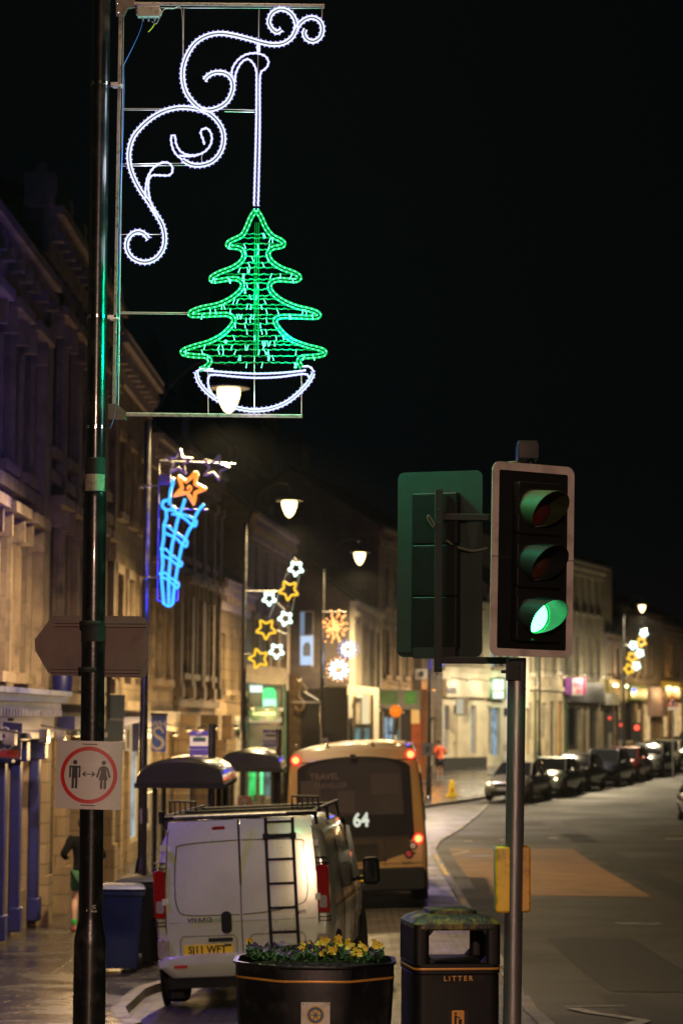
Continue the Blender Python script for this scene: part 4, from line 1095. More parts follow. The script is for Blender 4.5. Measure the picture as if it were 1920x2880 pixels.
for i in range(34): c.box(.05 + i * .28, .17 + i * .28, -.46, -.33, 3.24, 3.35)
c.build('shop_cornice', mat('shop cornice', (.16, .145, .17), .35, dirt=(.03, .03, .12), dscale=4), t, smooth=False)
for x in (-.05, 9.45): MB().lathe([(.16, 0), (.17, .25), (.05, .5), (.09, .6), (.0, .75)], (x, -.45, 3.64), 12).build('finial', M['blueshop'], t)
for x in (3.1, 6.3, 8.2): MB().box(x - .02, x + .02, -.6, -.3, 3.0, 3.04).box(x - .12, x + .12, -.68, -.55, 2.85, 3.05).build('sign_lamp', M['steel'], t)
sg = thing('hanging_sign', at(31, 2082, 34.2), 'blue hanging sign with red foot and white outline emblem above the blue shop', 'shop sign')
k = 34.2 / F
MB().prism(P2([(-25, 2028), (62, 2034), (60, 2137), (-25, 2133)], (31, 2082)) if False else [((x - 31) * k, (2082 - y) * k) for x, y in ((-25, 2028), (62, 2034), (60, 2137), (-25, 2133))], 0, .06).build('panel', M['blueshop'], sg)
MB().prism([((x - 31) * k, (2082 - y) * k) for x, y in ((-20, 2108), (54, 2110), (54, 2131), (-20, 2128))], -.006, .003).build('red_band', M['red'], sg)
em = [((x - 31) * k, (2082 - y) * k) for x, y in ((4, 2050), (14, 2046), (24, 2049), (23, 2058), (19, 2068), (30, 2072), (36, 2083), (37, 2098), (30, 2106), (20, 2110), (15, 2104), (6, 2109), (2, 2112), (-4, 2100), (-8, 2080), (-2, 2066), (8, 2064))]
e = MB(); n = len(em)
for i in range(n): e.tube([(em[i][0], -.01, em[i][1]), (em[(i + 1) % n][0], -.01, em[(i + 1) % n][1])], .011, 5)
e.prism([((x - 31) * k, (2082 - y) * k) for x, y in ((8, 2075), (22, 2078), (26, 2090), (15, 2094), (6, 2088))], -.012, .003)
e.build('emblem', mat('emblem white', (.45, .42, .5), .5), sg)
MB().box(-.05, .03, -.01, .07, .27, .31).build('bracket', M['matt'], sg)

# 2: tall victorian block
v = {'sur': True, 'head': 'hood', 'm': .5}
t, w = bld('victorian_block', 'tall ornate dark stone block with many pilasters behind the near lamp post', (105, 39.5), (305, 49.9), 11.7, M['stonedark'],
           [(4.5, 6.7, 5, 1.0, v), (7.9, 9.9, 5, 1.0, v)],
           [(.9, 2.4, .9, 3.0, 'window', 'pane'), (3.3, 4.4, 0.02, 3.1, 'door', 'pane', 'darkshop'), (5.2, 6.8, .9, 3.0, 'window', 'litwarm'), (7.6, 9.6, .9, 3.0, 'window', 'pane')],
           trim=M['stonetrim'], rise=1.4, chim=[(1.2, 1.7, 1.6), (8.5, 1.7, 1.3)], string=(3.6, 7.3, 10.4), pil=[(x, .34, 3.85, 10.1) for x in (.2, 2.2, 4.25, 6.3, 8.35, 10.3)])
for x in (1.6, 4.8, 8.6): facade_fill(t, x, 60)
for x in (.25, 2.2, 4.25, 6.3, 8.35):   # carved frieze with scrolls and a parapet
    c = MB()
    for i in range(4): c.ball((x + .35 + i * .42, -.14, 10.6 + .08 * (i % 2)), .16, 8, 0, (1, .6, 1.2))
    c.build('carving', M['stonetrim'], t)
c = MB().box(0, w, -.1, .2, 11.55 - t.location.z, 11.9 - t.location.z); 
for i in range(6): c.box(i * w / 5 - .2, i * w / 5 + .2, -.2, .3, 11.6 - t.location.z, 12.15 - t.location.z); c.ball((i * w / 5, .05, 12.2 - t.location.z), .2, 10)
c.build('parapet', M['stonetrim'], t)
panel(t, 'lintel_beam', 2.9, 7.0, 3.15, 3.38, -.3, -.005, M['blueshop'])
for x in (.25, 2.75, 4.8, 7.2, 10.2):
    c = MB().box(x - .25, x + .25, -.22, -.003, -.02, 3.1); c.box(x - .3, x + .3, -.28, -.004, -.03, .8); c.build('pier', M['stonewarm'], t, smooth=False)
# 3: gabled stone house
t, w = bld('stone_house', 'warm-lit stone house with tiled eave between near post and second lamp post', (305, 50), (415, 57.9), 11.2, M['stonewarm'],
           [(4.4, 6.4, 3, 1.1, {'sur': True}), (7.7, 9.3, 3, 1.1, {'sur': True})], [(.6, 3.0, .5, 2.7, 'shop', 'litteal'), (3.5, 4.5, .02, 2.7, 'door', 'pane'), (5.0, 7.6, .5, 2.7, 'shop', 'litcool')],
           rise=2.5, eavem=M['lead'], gut=M['lead'], string=(3.5,))
facade_fill(t, 2, 70); facade_fill(t, 6, 90)
panel(t, 'fascia', .2, w - .1, 2.85, 3.35, -.16, -.005, M['blueshop']); txt(t, 'SHOP', 6.3, 3.1, .4, mat('sign cream', (.6, .5, .3), .5), -.19)
# 4: 
t, w = bld('stone_house', 'narrow stone house behind the blue comet light', (415, 57.95), (494, 63), 10.1, M['stonewarm'],
           [(4.2, 6.2, 2, 1.0, {'sur': True}), (7.2, 8.8, 2, 1.0, {})], [(.4, 2.2, .5, 2.7, 'shop', 'litwarm'), (2.7, 3.6, .02, 2.7, 'door', 'litwarm')], rise=2.2, eavem=M['lead'], chim=[(4.2, 1.2, .9)])
facade_fill(t, 1.2, 90); facade_fill(t, 3.6, 90)
panel(t, 'fascia', .1, w - .1, 2.9, 3.4, -.2, -.005, mat('pale fascia', (.4, .36, .28), .5)); 
# 5: dark columned bank
t, w = bld('bank_building', 'dark columned stone building to the right of the blue comet light', (494, 63.1), (611, 71.3), 10.4, M['stonedark'],
           [(4.4, 6.6, 4, 1.0, {'sur': True, 'head': 'hood'}), (7.5, 9.0, 4, 1.0, {'sur': True})], [(.8, 2.6, .9, 2.9, 'shop', 'litwarm'), (3.2, 4.4, .02, 3.0, 'door', 'litwarm', 'framedark'), (5.0, 7.2, .9, 2.9, 'shop', 'pane')],
           trim=M['trimdark'], rise=1.2, string=(3.5, 7.0), pil=[(x, .4, 3.75, 9.1) for x in (.3, 2.4, 4.5, 6.6, 8.0)], chim=[(1.0, 1.4, 2.0), (7.2, 1.4, 1.6)])
facade_fill(t, 1.6, 90); facade_fill(t, 6, 90)
for x in (.4, 4.7, 7.8): 
    c = MB().box(x - .28, x + .28, -.35, -.003, -.02, 2.6); c.prism([(x - .3, 2.6), (x + .3, 2.6), (x + .45, 3.3), (x - .45, 3.3)], -.6, -.004); c.build('corbel_pier', M['stonewarm'], t, smooth=False)
# 6: low house with slate roof
t, w = bld('low_house', 'low yellow-lit stone house with steep slate roof left of the star lights', (611, 71.4), (700, 78.3), 7.25, M['stonewarm'],
           [(4.0, 5.7, 3, .8, {})], [(.5, 2.6, .4, 2.6, 'shop', 'litwarm'), (3.0, 3.9, .02, 2.6, 'door', 'litwarm', 'greenshop'), (4.4, 6.4, .4, 2.6, 'shop', 'litwarm')], rise=3.2, eavem=M['lead'], chim=[(.8, 1.1, .6)], gut=M['lead'])
facade_fill(t, 1.6, 110, 3.4); facade_fill(t, 5, 110, 3.4)
panel(t, 'fascia', .2, w - .1, 2.75, 3.2, -.16, -.005, M['greenshop'])
# 7: optician's house
t, w = bld('stone_house', 'tall gabled stone house over the green-lit optician shop', (700, 78.4), (818, 90), 9.9, M['stonewarm'],
           [(4.6, 6.4, 4, .9, {'sur': True}), (7.3, 8.8, 4, .9, {})],
           [(.6, 3.2, .3, 2.5, 'shop', 'litgreen', 'greenshop'), (3.6, 4.6, .02, 2.5, 'door', 'litgreen', 'frame'), (5.1, 7.6, .3, 2.5, 'shop', 'litteal'), (8.2, 11.0, .3, 2.5, 'shop', 'pane')], rise=3.0, chim=[(2, 1.5, 1.2), (9, 1.5, 1.2)], string=(4.1,))
facade_fill(t, 2, 60, 4.4, -1.0, (.7, 1, .7)); facade_fill(t, 7, 110, 4.4)
panel(t, 'fascia', .2, 8.0, 3.35, 4.05, -.25, -.005, mat('white shop band', (.42, .42, .36), .5))
# green glazed shop bay facing up the street
def px_panel(name, pts, Y, material, parent=None, dep=.06, loc=None, label=None, cat=None, group=None):
    o = loc if loc is not None else Vector((0, 0, 0))
    ps = [at(x, y, Y) - o for x, y in pts]
    ob = MB().prism([(p.x, p.z) for p in ps], ps[0].y, ps[0].y + dep).build(name, material, parent, smooth=False)
    if label: tag(ob, label, cat, group)
    return ob
def px_rect(x0, y0, x1, y1): return [(x0, y1), (x1, y1), (x1, y0), (x0, y0)]
Yb = 77.5
sb = thing('shop_bay', at(750, 2190, Yb), 'green framed shop bay glowing under a cream fascia beside the bus', 'shop')
lo = sb.location
px_panel('side_frame', px_rect(697, 1920, 702, 2170), Yb, M['greenshop'], sb, .4, lo); px_panel('side_frame', px_rect(797, 1925, 805, 2170), Yb, M['greenshop'], sb, .4, lo)
px_panel('fascia', [(690, 1918), (808, 1925), (808, 1880), (690, 1868)], Yb - .05, mat('cream fascia board', (.34, .30, .25), .6), sb, .5, lo)
px_panel('upper_glass', px_rect(703, 1926, 796, 1990), Yb + .3, mat('shop interior grey', (.12, .14, .12), .4), sb, .05, lo)
px_panel('tube_light', px_rect(703, 1928, 738, 1947), Yb + .2, emat('white shop tube', (.8, 1, .85), 1.3), sb, .05, lo)
px_panel('green_glow', [(738, 1990), (738, 1945), (746, 1934), (768, 1934), (776, 1945), (778, 1990)], Yb + .18, emat('green glow', (.08, 1, .28), 1.2), sb, .05, lo)
px_panel('white_glow', px_rect(740, 1966, 776, 1990), Yb + .12, emat('pale glow', (.5, 1, .7), 1.4), sb, .05, lo)
px_panel('cream_band', px_rect(700, 2018, 792, 2032), Yb, emat('warm lit band', (1, .75, .4), .55), sb, .06, lo)
px_panel('lower_glass', px_rect(703, 2040, 797, 2195), Yb + .32, mat('shop interior teal', (.05, .08, .07), .3), sb, .05, lo)
for x0, x1, ya, m_ in ((705, 719, 2165, 'litgreen'), (731, 740, 2160, None), (764, 776, 2160, None), (744, 758, 2165, 'litteal')):
    px_panel('light_strip', px_rect(x0, ya, x1, 2235), Yb + .2, M[m_] if m_ else emat('bright green strip', (.12, 1, .35), 1.5), sb, .05, lo)
os_ = thing('oval_sign', at(742, 2006, Yb - .6), 'dark green double-oval shop sign with white lettering', 'shop sign')
k = (Yb - .6) / F
MB().prism(circle(-21 * k, 0, 22 * k, 24), 0, .12).prism(circle(21 * k, 0, 22 * k, 24), .001, .121).build('panel', M['greenshop'], os_)
text_mesh('lettering', 'Specsavers', 15 * k, mat('sign letters', (.3, .45, .35), .5), os_, Matrix.Translation((0, -.012, 0)), .004, .006)
# 8: gable house projecting towards the street
t, w = bld('gable_house', 'house with dark gable wall and bright tall window, pale pilasters to the street', (985, 92.5), (1065, 105), 7.75, M['harl'],
           [(4.0, 6.6, 4, .8, {'sur': True})], [(.6, 3.4, .4, 3.0, 'shop', 'litwarm'), (4.0, 5.2, .02, 3.0, 'door', 'litteal'), (6, 9.4, .4, 3.0, 'shop', 'litteal'), (10, 12.2, .4, 3.0, 'shop', 'pane')], depth=7.2, rise=2.6, trim=M['creamy2'], pil=[(x, .5, 3.6, 6.8) for x in (.3, 3.4, 6.5, 9.6, 12.3)], chim=[(1.0, 1.2, .9)])
facade_fill(t, 3, 50, 3.2); facade_fill(t, 9, 60, 3.2)
gw = at(861, 1800, 92.3)
kk = 92.3 / F
gwin = MB().box(gw.x - 20 * kk, gw.x + 20 * kk, gw.y - .08, gw.y + .02, gw.z - 78 * kk, gw.z + 80 * kk)
inv = t.matrix_basis.inverted() if False else (Matrix.Translation(t.location) @ Matrix.Rotation(t.rotation_euler.z, 4, 'Z')).inverted()
def to_local(mb, tt):
    iv = (Matrix.Translation(tt.location) @ Matrix.Rotation(tt.rotation_euler.z, 4, 'Z')).inverted()
    mb.v = [iv @ v for v in mb.v]; return mb
def wpanel(tt, name, x0, y0, x1, y1, Y, material, dep=.05, parent=None):
    a, b = at(x0, y1, Y), at(x1, y0, Y)
    return to_local(MB().box(a.x, b.x, Y, Y + dep, a.z, b.z), tt).build(name, material, parent or tt, smooth=False)
wf = wpanel(t, 'tall_window', 842, 1718, 882, 1874, 91.55, M['frame'], .4)
wpanel(t, 'pane', 844, 1722, 856, 1784, 91.5, emat('blue lit glass', (.35, .5, .75), .45), .03, wf)
wpanel(t, 'pane', 857, 1722, 880, 1784, 91.5, M['pane'], .03, wf)
wpanel(t, 'pane', 844, 1789, 880, 1870, 91.5, emat('bright poster window', (.55, .72, 1.0), .95), .03, wf)
ps_ = [at(x, y, 91.47) for x, y in ((852, 1845), (852, 1818), (858, 1808), (868, 1806), (873, 1815), (873, 1845))]
to_local(MB().prism([(p.x, p.z) for p in ps_], 91.47, 91.49), t).build('poster', mat('poster grey', (.12, .13, .17), .6), wf)
ext = thing('shop_extension', (at(910, 2200, 88).x, 88, 0), 'single-storey dark shop extension with a pale roof edge', 'building', 'buildings along the curving street')
lo = ext.location
px_panel('wall', [(812, 2205), (976, 2200), (976, 1932), (812, 1940)], 88, M['darkshop'], ext, 4, lo)
px_panel('roof_edge', [(905, 1926), (978, 1928), (978, 1934), (905, 1932)], 87.9, M['creamy2'], ext, 4.1, lo)
px_panel('awning', [(850, 2100), (945, 2100), (930, 2060), (862, 2048)], 87, mat('dark awning', (.02, .014, .012), .8), ext, 1.0, lo)
px_panel('stone_pier', [(812, 2205), (846, 2205), (846, 1900), (812, 1895)], 87.8, M['stonewarm'], ext, .3, lo)
MB().tube([at(x, y, 87.4) - lo for x, y in smooth_path([(828, 1990), (838, 2000), (850, 1995), (852, 1975), (840, 1960), (838, 1945), (850, 1925), (862, 1945)], 4)], .05, 8).build('scroll_bracket', M['stonetrim'], ext)
for a, b in (((855, 1945), (895, 1970)), ((820, 1975), (900, 1975))): MB().tube([at(*a, 87.3) - lo, at(*b, 87.3) - lo], .02, 6).build('stay', M['greymetal'], ext)
px_panel('shop_window', px_rect(862, 2112, 930, 2190), 87.9, emat('dim red interior', (.4, .1, .06), .12), ext, .05, lo)
# pale shop on the corner of the gable house
cs = thing('corner_shop', (at(1020, 2200, 92).x, 92, 0), 'pale corner shop with a bright upper window and teal door below', 'building', 'buildings along the curving street')
lo = cs.location
px_panel('wall', [(976, 2195), (1065, 2190), (1065, 1935), (976, 1925)], 92, M['creamy2'], cs, 3, lo)
px_panel('upper_window', px_rect(1000, 1950, 1042, 2036), 91.9, mat('beige interior', (.3, .25, .16), .6), cs, .05, lo)
px_panel('lit_strip', px_rect(1017, 1956, 1036, 2036), 91.85, emat('warm strip', (1, .82, .45), .85), cs, .03, lo)
px_panel('lamp', px_rect(1003, 1952, 1018, 1961), 91.8, emat('ceiling lamp', (1, .85, .4), 1.6), cs, .03, lo)
px_panel('door', px_rect(996, 2044, 1044, 2190), 91.9, M['framedark'], cs, .05, lo)
for x0, x1 in ((998, 1012), (1024, 1038)): px_panel('door_glass', px_rect(x0, 2048, x1, 2186), 91.85, M['litteal'], cs, .03, lo)
for x in (980, 1050): px_panel('pilaster', px_rect(x, 1940, x + 9, 2192), 91.8, M['cream'], cs, .1, lo)
px_panel('dark_window', px_rect(983, 2018, 991, 2110), 91.75, M['pane'], cs, .03, lo)
# 9: tall stone block with the green and white fascia
t, w = bld('stone_house', 'tall pale stone block rising beside the green-lit signal back', (1065, 105.2), (1188, 114), 11.6, M['stonewarm'],
           [(4.6, 6.6, 4, .9, {'sur': True}), (7.6, 9.4, 4, .9, {})], [(.5, 2.4, .4, 2.8, 'shop', 'litcool'), (3.0, 4.0, .02, 2.8, 'door', 'litcool'), (4.6, 7.0, .4, 2.8, 'shop', 'pane'), (7.6, 8.8, .4, 2.8, 'shop', 'litorange')], rise=2.5, chim=[(1, 1.4, 1)], quoin=True)
facade_fill(t, 2, 60, 4); facade_fill(t, 7.6, 120, 4, col=(1, .4, .08))
fs = thing('shop_fascia', at(1124, 1968, 103.5), 'white shop fascia with green lettering block and green square logo', 'shop sign')
lo = fs.location
px_panel('panel', [(1066, 1992), (1181, 1997), (1180, 1942), (1066, 1938)], 103.5, mat('pale fascia panel', (.35, .36, .30), .6), fs, .15, lo)
px_panel('green_block', [(1068, 1978), (1118, 1980), (1118, 1945), (1068, 1944)], 103.45, mat('pale green print', (.16, .32, .12), .6), fs, .04, lo)
px_panel('logo_square', px_rect(1139, 1947, 1170, 1978), 103.45, emat('green logo', (.12, .42, .03), .5), fs, .04, lo)
for x in (1146, 1153, 1160): px_panel('logo_bar', px_rect(x, 1954, x + 3, 1972), 103.40, mat('logo pale', (.3, .5, .25), .6), fs, .04, lo)
text_mesh('lettering', 'the Ovston Centre' if False else '', .2, M['matt'], fs) if False else None
sw = thing('lit_shop', (at(1124, 2200, 104).x, 104, 0), 'shopfront with blue-white strip windows under the white and green fascia', 'shop')
lo = sw.location
px_panel('wall', px_rect(1064, 1990, 1160, 2195), 104, M['darkshop'], sw, .3, lo)
for x0, x1, y0, y1, m_ in ((1080, 1090, 2018, 2062, 'litcool'), (1094, 1104, 2018, 2058, 'litcool'), (1082, 1091, 2064, 2100, 'litcool'), (1094, 1103, 2064, 2110, 'litcool'), (1108, 1120, 2052, 2085, 'litteal')):
    px_panel('strip_window', px_rect(x0, y0, x1, y1), 103.9, M[m_], sw, .05, lo)
px_panel('frame_post', px_rect(1122, 1996, 1126, 2120), 103.85, M['frame'], sw, .05, lo)
px_panel('frame_post', px_rect(1074, 2000, 1078, 2190), 103.85, M['frame'], sw, .05, lo)
op = thing('corner_glow', (at(1170, 2200, 103.6).x, 103.6, 0), 'tall orange-lit shop glow with bright yellow top beside the dark brick', 'shop glow')  # glow of the shop corner, built as self-lit panels
lo = op.location
px_panel('pillar', px_rect(1157, 2020, 1184, 2195), 103.7, emat('orange panel', (.85, .13, .015), .38, False, .35), op, .5, lo)
px_panel('lit_top', px_rect(1156, 1996, 1179, 2035), 103.55, emat('amber lit panel', (1, .50, .12), .85), op, .1, lo)
px_panel('side_wall', px_rect(1184, 1938, 1203, 2195), 103.9, mat('orange brown panel', (.35, .14, .04), .6), op, .3, lo)
# 10: dark brick
t, w = bld('brick_house', 'dark brick house between orange shop glow and cream building', (1188, 112), (1247, 115.4), 8.6, M['stonedark'], [(4.6, 6.4, 2, .8, {})], [(1.0, 2.4, .4, 2.6, 'shop', 'pane')], trim=M['trimdark'], rise=1.5)
sq = thing('wall_sign', at(1184, 1896, 109), 'white square wall sign with a dark mark on the brick house', 'sign'); lo = sq.location
px_panel('panel', px_rect(1168, 1882, 1201, 1910), 109, mat('square sign', (.45, .42, .42), .6), sq, .08, lo); px_panel('mark', px_rect(1180, 1888, 1190, 1903), 108.95, M['navy'], sq, .03, lo)
# 11..16 : the far curve
t, w = bld('cream_building', 'cream shop building with three lit tall ground windows behind the orange-shirted person', (1247, 115.5), (1368, 119.5), 9.0, M['cream'],
           [(5.15, 6.55, 5, .62, {'sill': False, 'm': .2})], [(.15, .68, .75, 3.1, 'window', 'litcool'), (1.15, 1.6, .3, 3.1, 'door', 'pane', 'cream'), (2.9 + .1, 3.6, .75, 3.1, 'window', 'litcool'), (4.7, 5.2, .75, 3.1, 'window', 'pane')], trim=M['cream'], rise=1.6, string=(4.75,))
facade_fill(t, .8, 90, 4.2, col=(1, .86, .62)); facade_fill(t, 3.2, 90, 4.2, col=(1, .86, .62))
panel(t, 'plinth', -.02, w, -.3, .6, -.08, -.004, M['matt']); panel(t, 'fascia', .0, w, 3.5, 4.3, -.2, -.005, M['cream']); 
txt(t, 'CAFE BAR', 1.0, 3.9, .34, M['navy'], -.22, .8) if False else None
panel(t, 'name_board', .0, 1.0, 3.65, 3.95, -.23, -.202, M['darkshop'])
lbx = thing('lamp_box', at(1296, 1988, 115), 'small square lit box sign on the cream shop front', 'shop sign'); lo = lbx.location
px_panel('panel', px_rect(1281, 1962, 1316, 2013), 115, mat('box sign grey', (.2, .19, .15), .6), lbx, .2, lo); px_panel('lit_half', px_rect(1283, 1966, 1302, 2008), 114.95, emat('box glow', (.9, .85, .6), .55), lbx, .04, lo)
t, w = bld('white_building', 'white fronted building with illuminated white and green sign behind the grey pole', (1368, 119.6), (1475, 123.6), 9.9, M['whiter'],
           [(4.9, 6.5, 4, .7, {'lit': {0: 'litcool'}}), (7.6, 9.0, 4, .7, {'lit': {0: 'litcool'}})], [(.3, 1.7, .5, 2.9, 'shop', 'litcool'), (2.1, 2.9, .02, 2.9, 'door', 'pane'), (3.4, 5.2, .5, 2.9, 'shop', 'pane')], rise=1.8)
facade_fill(t, 1.2, 90, 4.2, col=(.9, 1, .6)); facade_fill(t, 4.2, 90, 4.2, col=(1, .86, .62))
panel(t, 'fascia', .1, 2.0, 3.3, 3.9, -.2, -.005, M['greyshop']); txt(t, 'BON', .9, 3.6, .42, M['signwhite'], -.22, .9)
ls = thing('lit_sign', at(1399, 1934, 118.3), 'dark box sign with glowing white and green panel and red line', 'shop sign'); lo = ls.location
px_panel('panel', px_rect(1377, 1906, 1421, 1966), 118.3, M['greenshop'], ls, .25, lo)
px_panel('lit_panel', px_rect(1385, 1911, 1417, 1941), 118.2, M['litwhite'], ls, .05, lo); px_panel('red_line', px_rect(1387, 1942, 1416, 1944), 118.2, emat('red line', (1, .1, .05), .7), ls, .05, lo)
px_panel('lit_panel', px_rect(1385, 1945, 1415, 1964), 118.2, M['litwhite'], ls, .05, lo)
for x0, y0, x1, y1 in ((1384, 1910, 1386, 1965), (1416, 1910, 1418, 1965)): px_panel('green_edge', px_rect(x0, y0, x1, y1), 118.15, emat('green edge', (.2, 1, .1), .8), ls, .05, lo)
tw = {'m': .3}
t, w = bld('cream_terrace', 'long three-storey cream terrace with a bold cornice right of the signal', (1475, 123.7), (1697, 140), 12.1, M['creamy2'],
           [(4.6, 6.9, 10, .85, {'m': .3, 'sill': True}), (8.2, 10.2, 10, .85, {'m': .3})],
           [(.4, 1.5, 1.2, 3.1, 'window', 'pane'), (2.2, 3.0, .02, 3.2, 'door', 'litorange', 'cream'), (3.6, 4.6, 1.2, 3.1, 'window', 'pane'), (5.3, 6.2, .02, 3.2, 'door', 'pane', 'darkshop'), (6.9, 8.0, .02, 3.2, 'shop', 'litorange', 'darkshop'), (9.0, 12.0, .5, 2.9, 'shop', 'pane', 'frame'),
            (12.6, 13.5, .02, 2.9, 'door', 'pane', 'darkshop'), (14.0, 16.0, .5, 2.9, 'shop', 'pane', 'greyshop'), (17.0, 19.5, .4, 2.8, 'shop', 'pane', 'greyshop')], trim=M['cream'], rise=1.2, string=(3.75,))
for x in (2.5, 7.5, 12, 17): facade_fill(t, x, 120, 4.6, -1.3, (1, .84, .58))
panel(t, 'fascia', 8.4, 16.4, 3.2, 4.3, -.3, -.005, M['greyshop']); panel(t, 'fascia', 16.6, 20.3, 3.1, 3.75, -.3, -.005, M['whiter'])
for x in (1.85, 8.25): MB().tube([(x, -.12, 0), (x, -.12, 11)], .06, 8).build('downpipe', M['greenshop'], t)
px0 = at(1616, 1930, 131.5)
sn = thing('purple_sign', at(1616, 1930, 131), 'purple and magenta shop sign with a white centre panel', 'shop sign'); lo = sn.location
px_panel('panel', px_rect(1588, 1906, 1607, 1953), 131, mat('purple board', (.16, .02, .22), .5), sn, .15, lo); px_panel('magenta_panel', px_rect(1607, 1906, 1646, 1953), 131.01, mat('magenta board', (.28, .01, .11), .5), sn, .15, lo)
px_panel('white_panel', px_rect(1608, 1908, 1636, 1955), 130.93, mat('pinkish white', (.5, .4, .42), .5), sn, .05, lo)
px_panel('print', px_rect(1614, 1918, 1634, 1932), 130.88, mat('print magenta', (.45, .1, .18), .5), sn, .03, lo); px_panel('print', px_rect(1620, 1937, 1634, 1949), 130.88, mat('print magenta two', (.4, .1, .15), .5), sn, .03, lo)
t, w = bld('low_building', 'low grey fronted shop with pale striped upper panels and yellow sign', (1698, 140.2), (1752, 146.5), 8.3, M['stonedark'], [(4.6, 6.8, 3, .9, {'lit': {}})],
           [(.5, 3.2, .4, 2.8, 'shop', 'litwarm', 'frame'), (3.8, 4.8, .02, 2.8, 'door', 'pane'), (5.3, 7.6, .4, 2.8, 'shop', 'litwarm', 'frame')], trim=M['trimdark'], rise=1.2, eavem=M['lead'])
facade_fill(t, 3, 90, 4.4)
for i in range(3): panel(t, 'pale_panel', .5 + i * 2.3, 1.3 + i * 2.3, 4.5, 6.9, -.12, -.003, mat('pale panel', (.42, .36, .36), .6))
panel(t, 'arched_sign', .2, 6.4, 3.0, 4.2, -.3, -.005, mat('ochre sign', (.22, .17, .03), .5))
for x in (1.4, 2.1, 5.6): MB().ball((x, -.4, 3.9), .1, 8).build('sign_lamp', emat('sign lamp', (1, 1, .55), 5), t)
t, w = bld('stone_house', 'dark stone house behind the far star lights', (1752, 146.6), (1850, 158), 10.1, M['stonedark'], [(4.6, 6.6, 5, 1, {}), (7.4, 9.0, 5, 1, {})], [(.6, 4, .4, 2.8, 'shop', 'pane'), (5, 6.2, .02, 2.8, 'door', 'pane'), (7, 10, .4, 2.8, 'shop', 'litwarm'), (11, 14, .4, 2.8, 'shop', 'litorange')], trim=M['trimdark'], rise=2, chim=[(1, 1.5, 1), (13, 1.5, 1)])
facade_fill(t, 4, 120, 3.6); facade_fill(t, 11, 120, 3.6)
panel(t, 'green_sign', 1, 6.4, 3.0, 3.9, -.3, -.005, emat('green yellow sign', (.32, .5, .0), .22)); panel(t, 'pink_board', 8.0, 14.0, 2.0, 3.9, -.28, -.005, mat('pink grey board', (.2, .14, .15), .6))
MB().ball((1.2, -.45, 3.55), .16, 8).build('blue_lamp', emat('blue lamp', (.15, .25, 1), 2), t)
t, w = bld('stone_house', 'far brown stone house at the right edge of the street', (1851, 158.2), (1990, 182), 9.6, M['stonewarm'], [(4.6, 6.6, 7, 1, {}), (7.2, 8.6, 7, 1, {})], [(1, 5, .4, 2.8, 'shop', 'litwarm'), (7, 12, .4, 2.8, 'shop', 'litwarm'), (14, 20, .4, 2.8, 'shop', 'pane')], trim=M['trimdark'], rise=2, chim=[(4, 1.5, 1)])
facade_fill(t, 4, 160, 3.6, col=(1, .5, .12)); facade_fill(t, 14, 120, 3.6)
panel(t, 'lit_sign', .8, 8.0, 3.0, 4.1, -.3, -.005, emat('amber sign', (.75, .36, .01), .42))
for x in (1.4, 4.5): MB().ball((x, -.5, 3.6), .2, 8).build('sign_lamp', emat('amber sign lamp', (1, .8, .3), 5), t)
# taller hazy buildings behind the row
t, w = bld('church_tower', 'dim tower rising hazily behind the roofs', (728, 118), (770, 124), 18.2, M['stonedark'], [(12, 15, 1, 1.2, {})], roof='flat', rise=0, depth=5, cat='tower')
MB().lathe([(2.6, 0), (1.2, 3.5), (.05, 8)], (w / 2, 2.5, 18.2 - t.location.z), 8).build('spire', M['slate'], t)
t, w = bld('tenement', 'tall dim tenement behind the low slate-roofed house', (640, 100), (800, 118), 14.5, M['stonedark'], [(9, 11, 4, 1, {})], rise=3, depth=7, chim=[(2, 1.6, 1.2), (14, 1.6, 1.2)])
# ---------------------------------------------------------------- lights on the further lamp posts
M['ropecyan'] = emat('cyan rope light', (.01, .14, 1.0), 1.1)
M['ledcyan'] = emat('cyan led', (.07, .62, 1.0), 1.5)
M['ropeorange'] = emat('orange rope light', (1.0, .20, .01), 1.0)
M['ledorange'] = emat('orange led', (1.0, .36, .02), 1.5)
M['ropeyellow'] = emat('yellow rope light', (1.0, .56, .015), 1.3)
M['ropeice'] = emat('ice white rope light', (.72, 1.0, .85), 2.6)
M['ropedead'] = mat('unlit rope', (.38, .38, .30), .35, .2, .3, 30)
YC = 34.3
co = at(402, 1700, YC)
comet = thing('comet_light', co, 'blue comet light with orange star and two unlit stars on the second lamp post', 'christmas light')
def c4(x, y, dy=0): return at(400 + x / 4.277, 1200 + y / 4.277, YC + dy) - co
blue = MB(); beadc = MB()
BR = .0135
def crope(mb, bd, pts, r=.020, w=8, k=5, step=15, closed=False, br=.0175):
    p = smooth_path(pts, k, closed)
    if closed: p = p + [p[0]]
    for s in ((-1, 1) if w else (0,)):
        q = resample(offset2(p, s * w), 10)
        mb.tube([c4(*a) for a in q], r, 5)
        for a in resample(q, step): bd.octa(c4(*a, -.01), br)
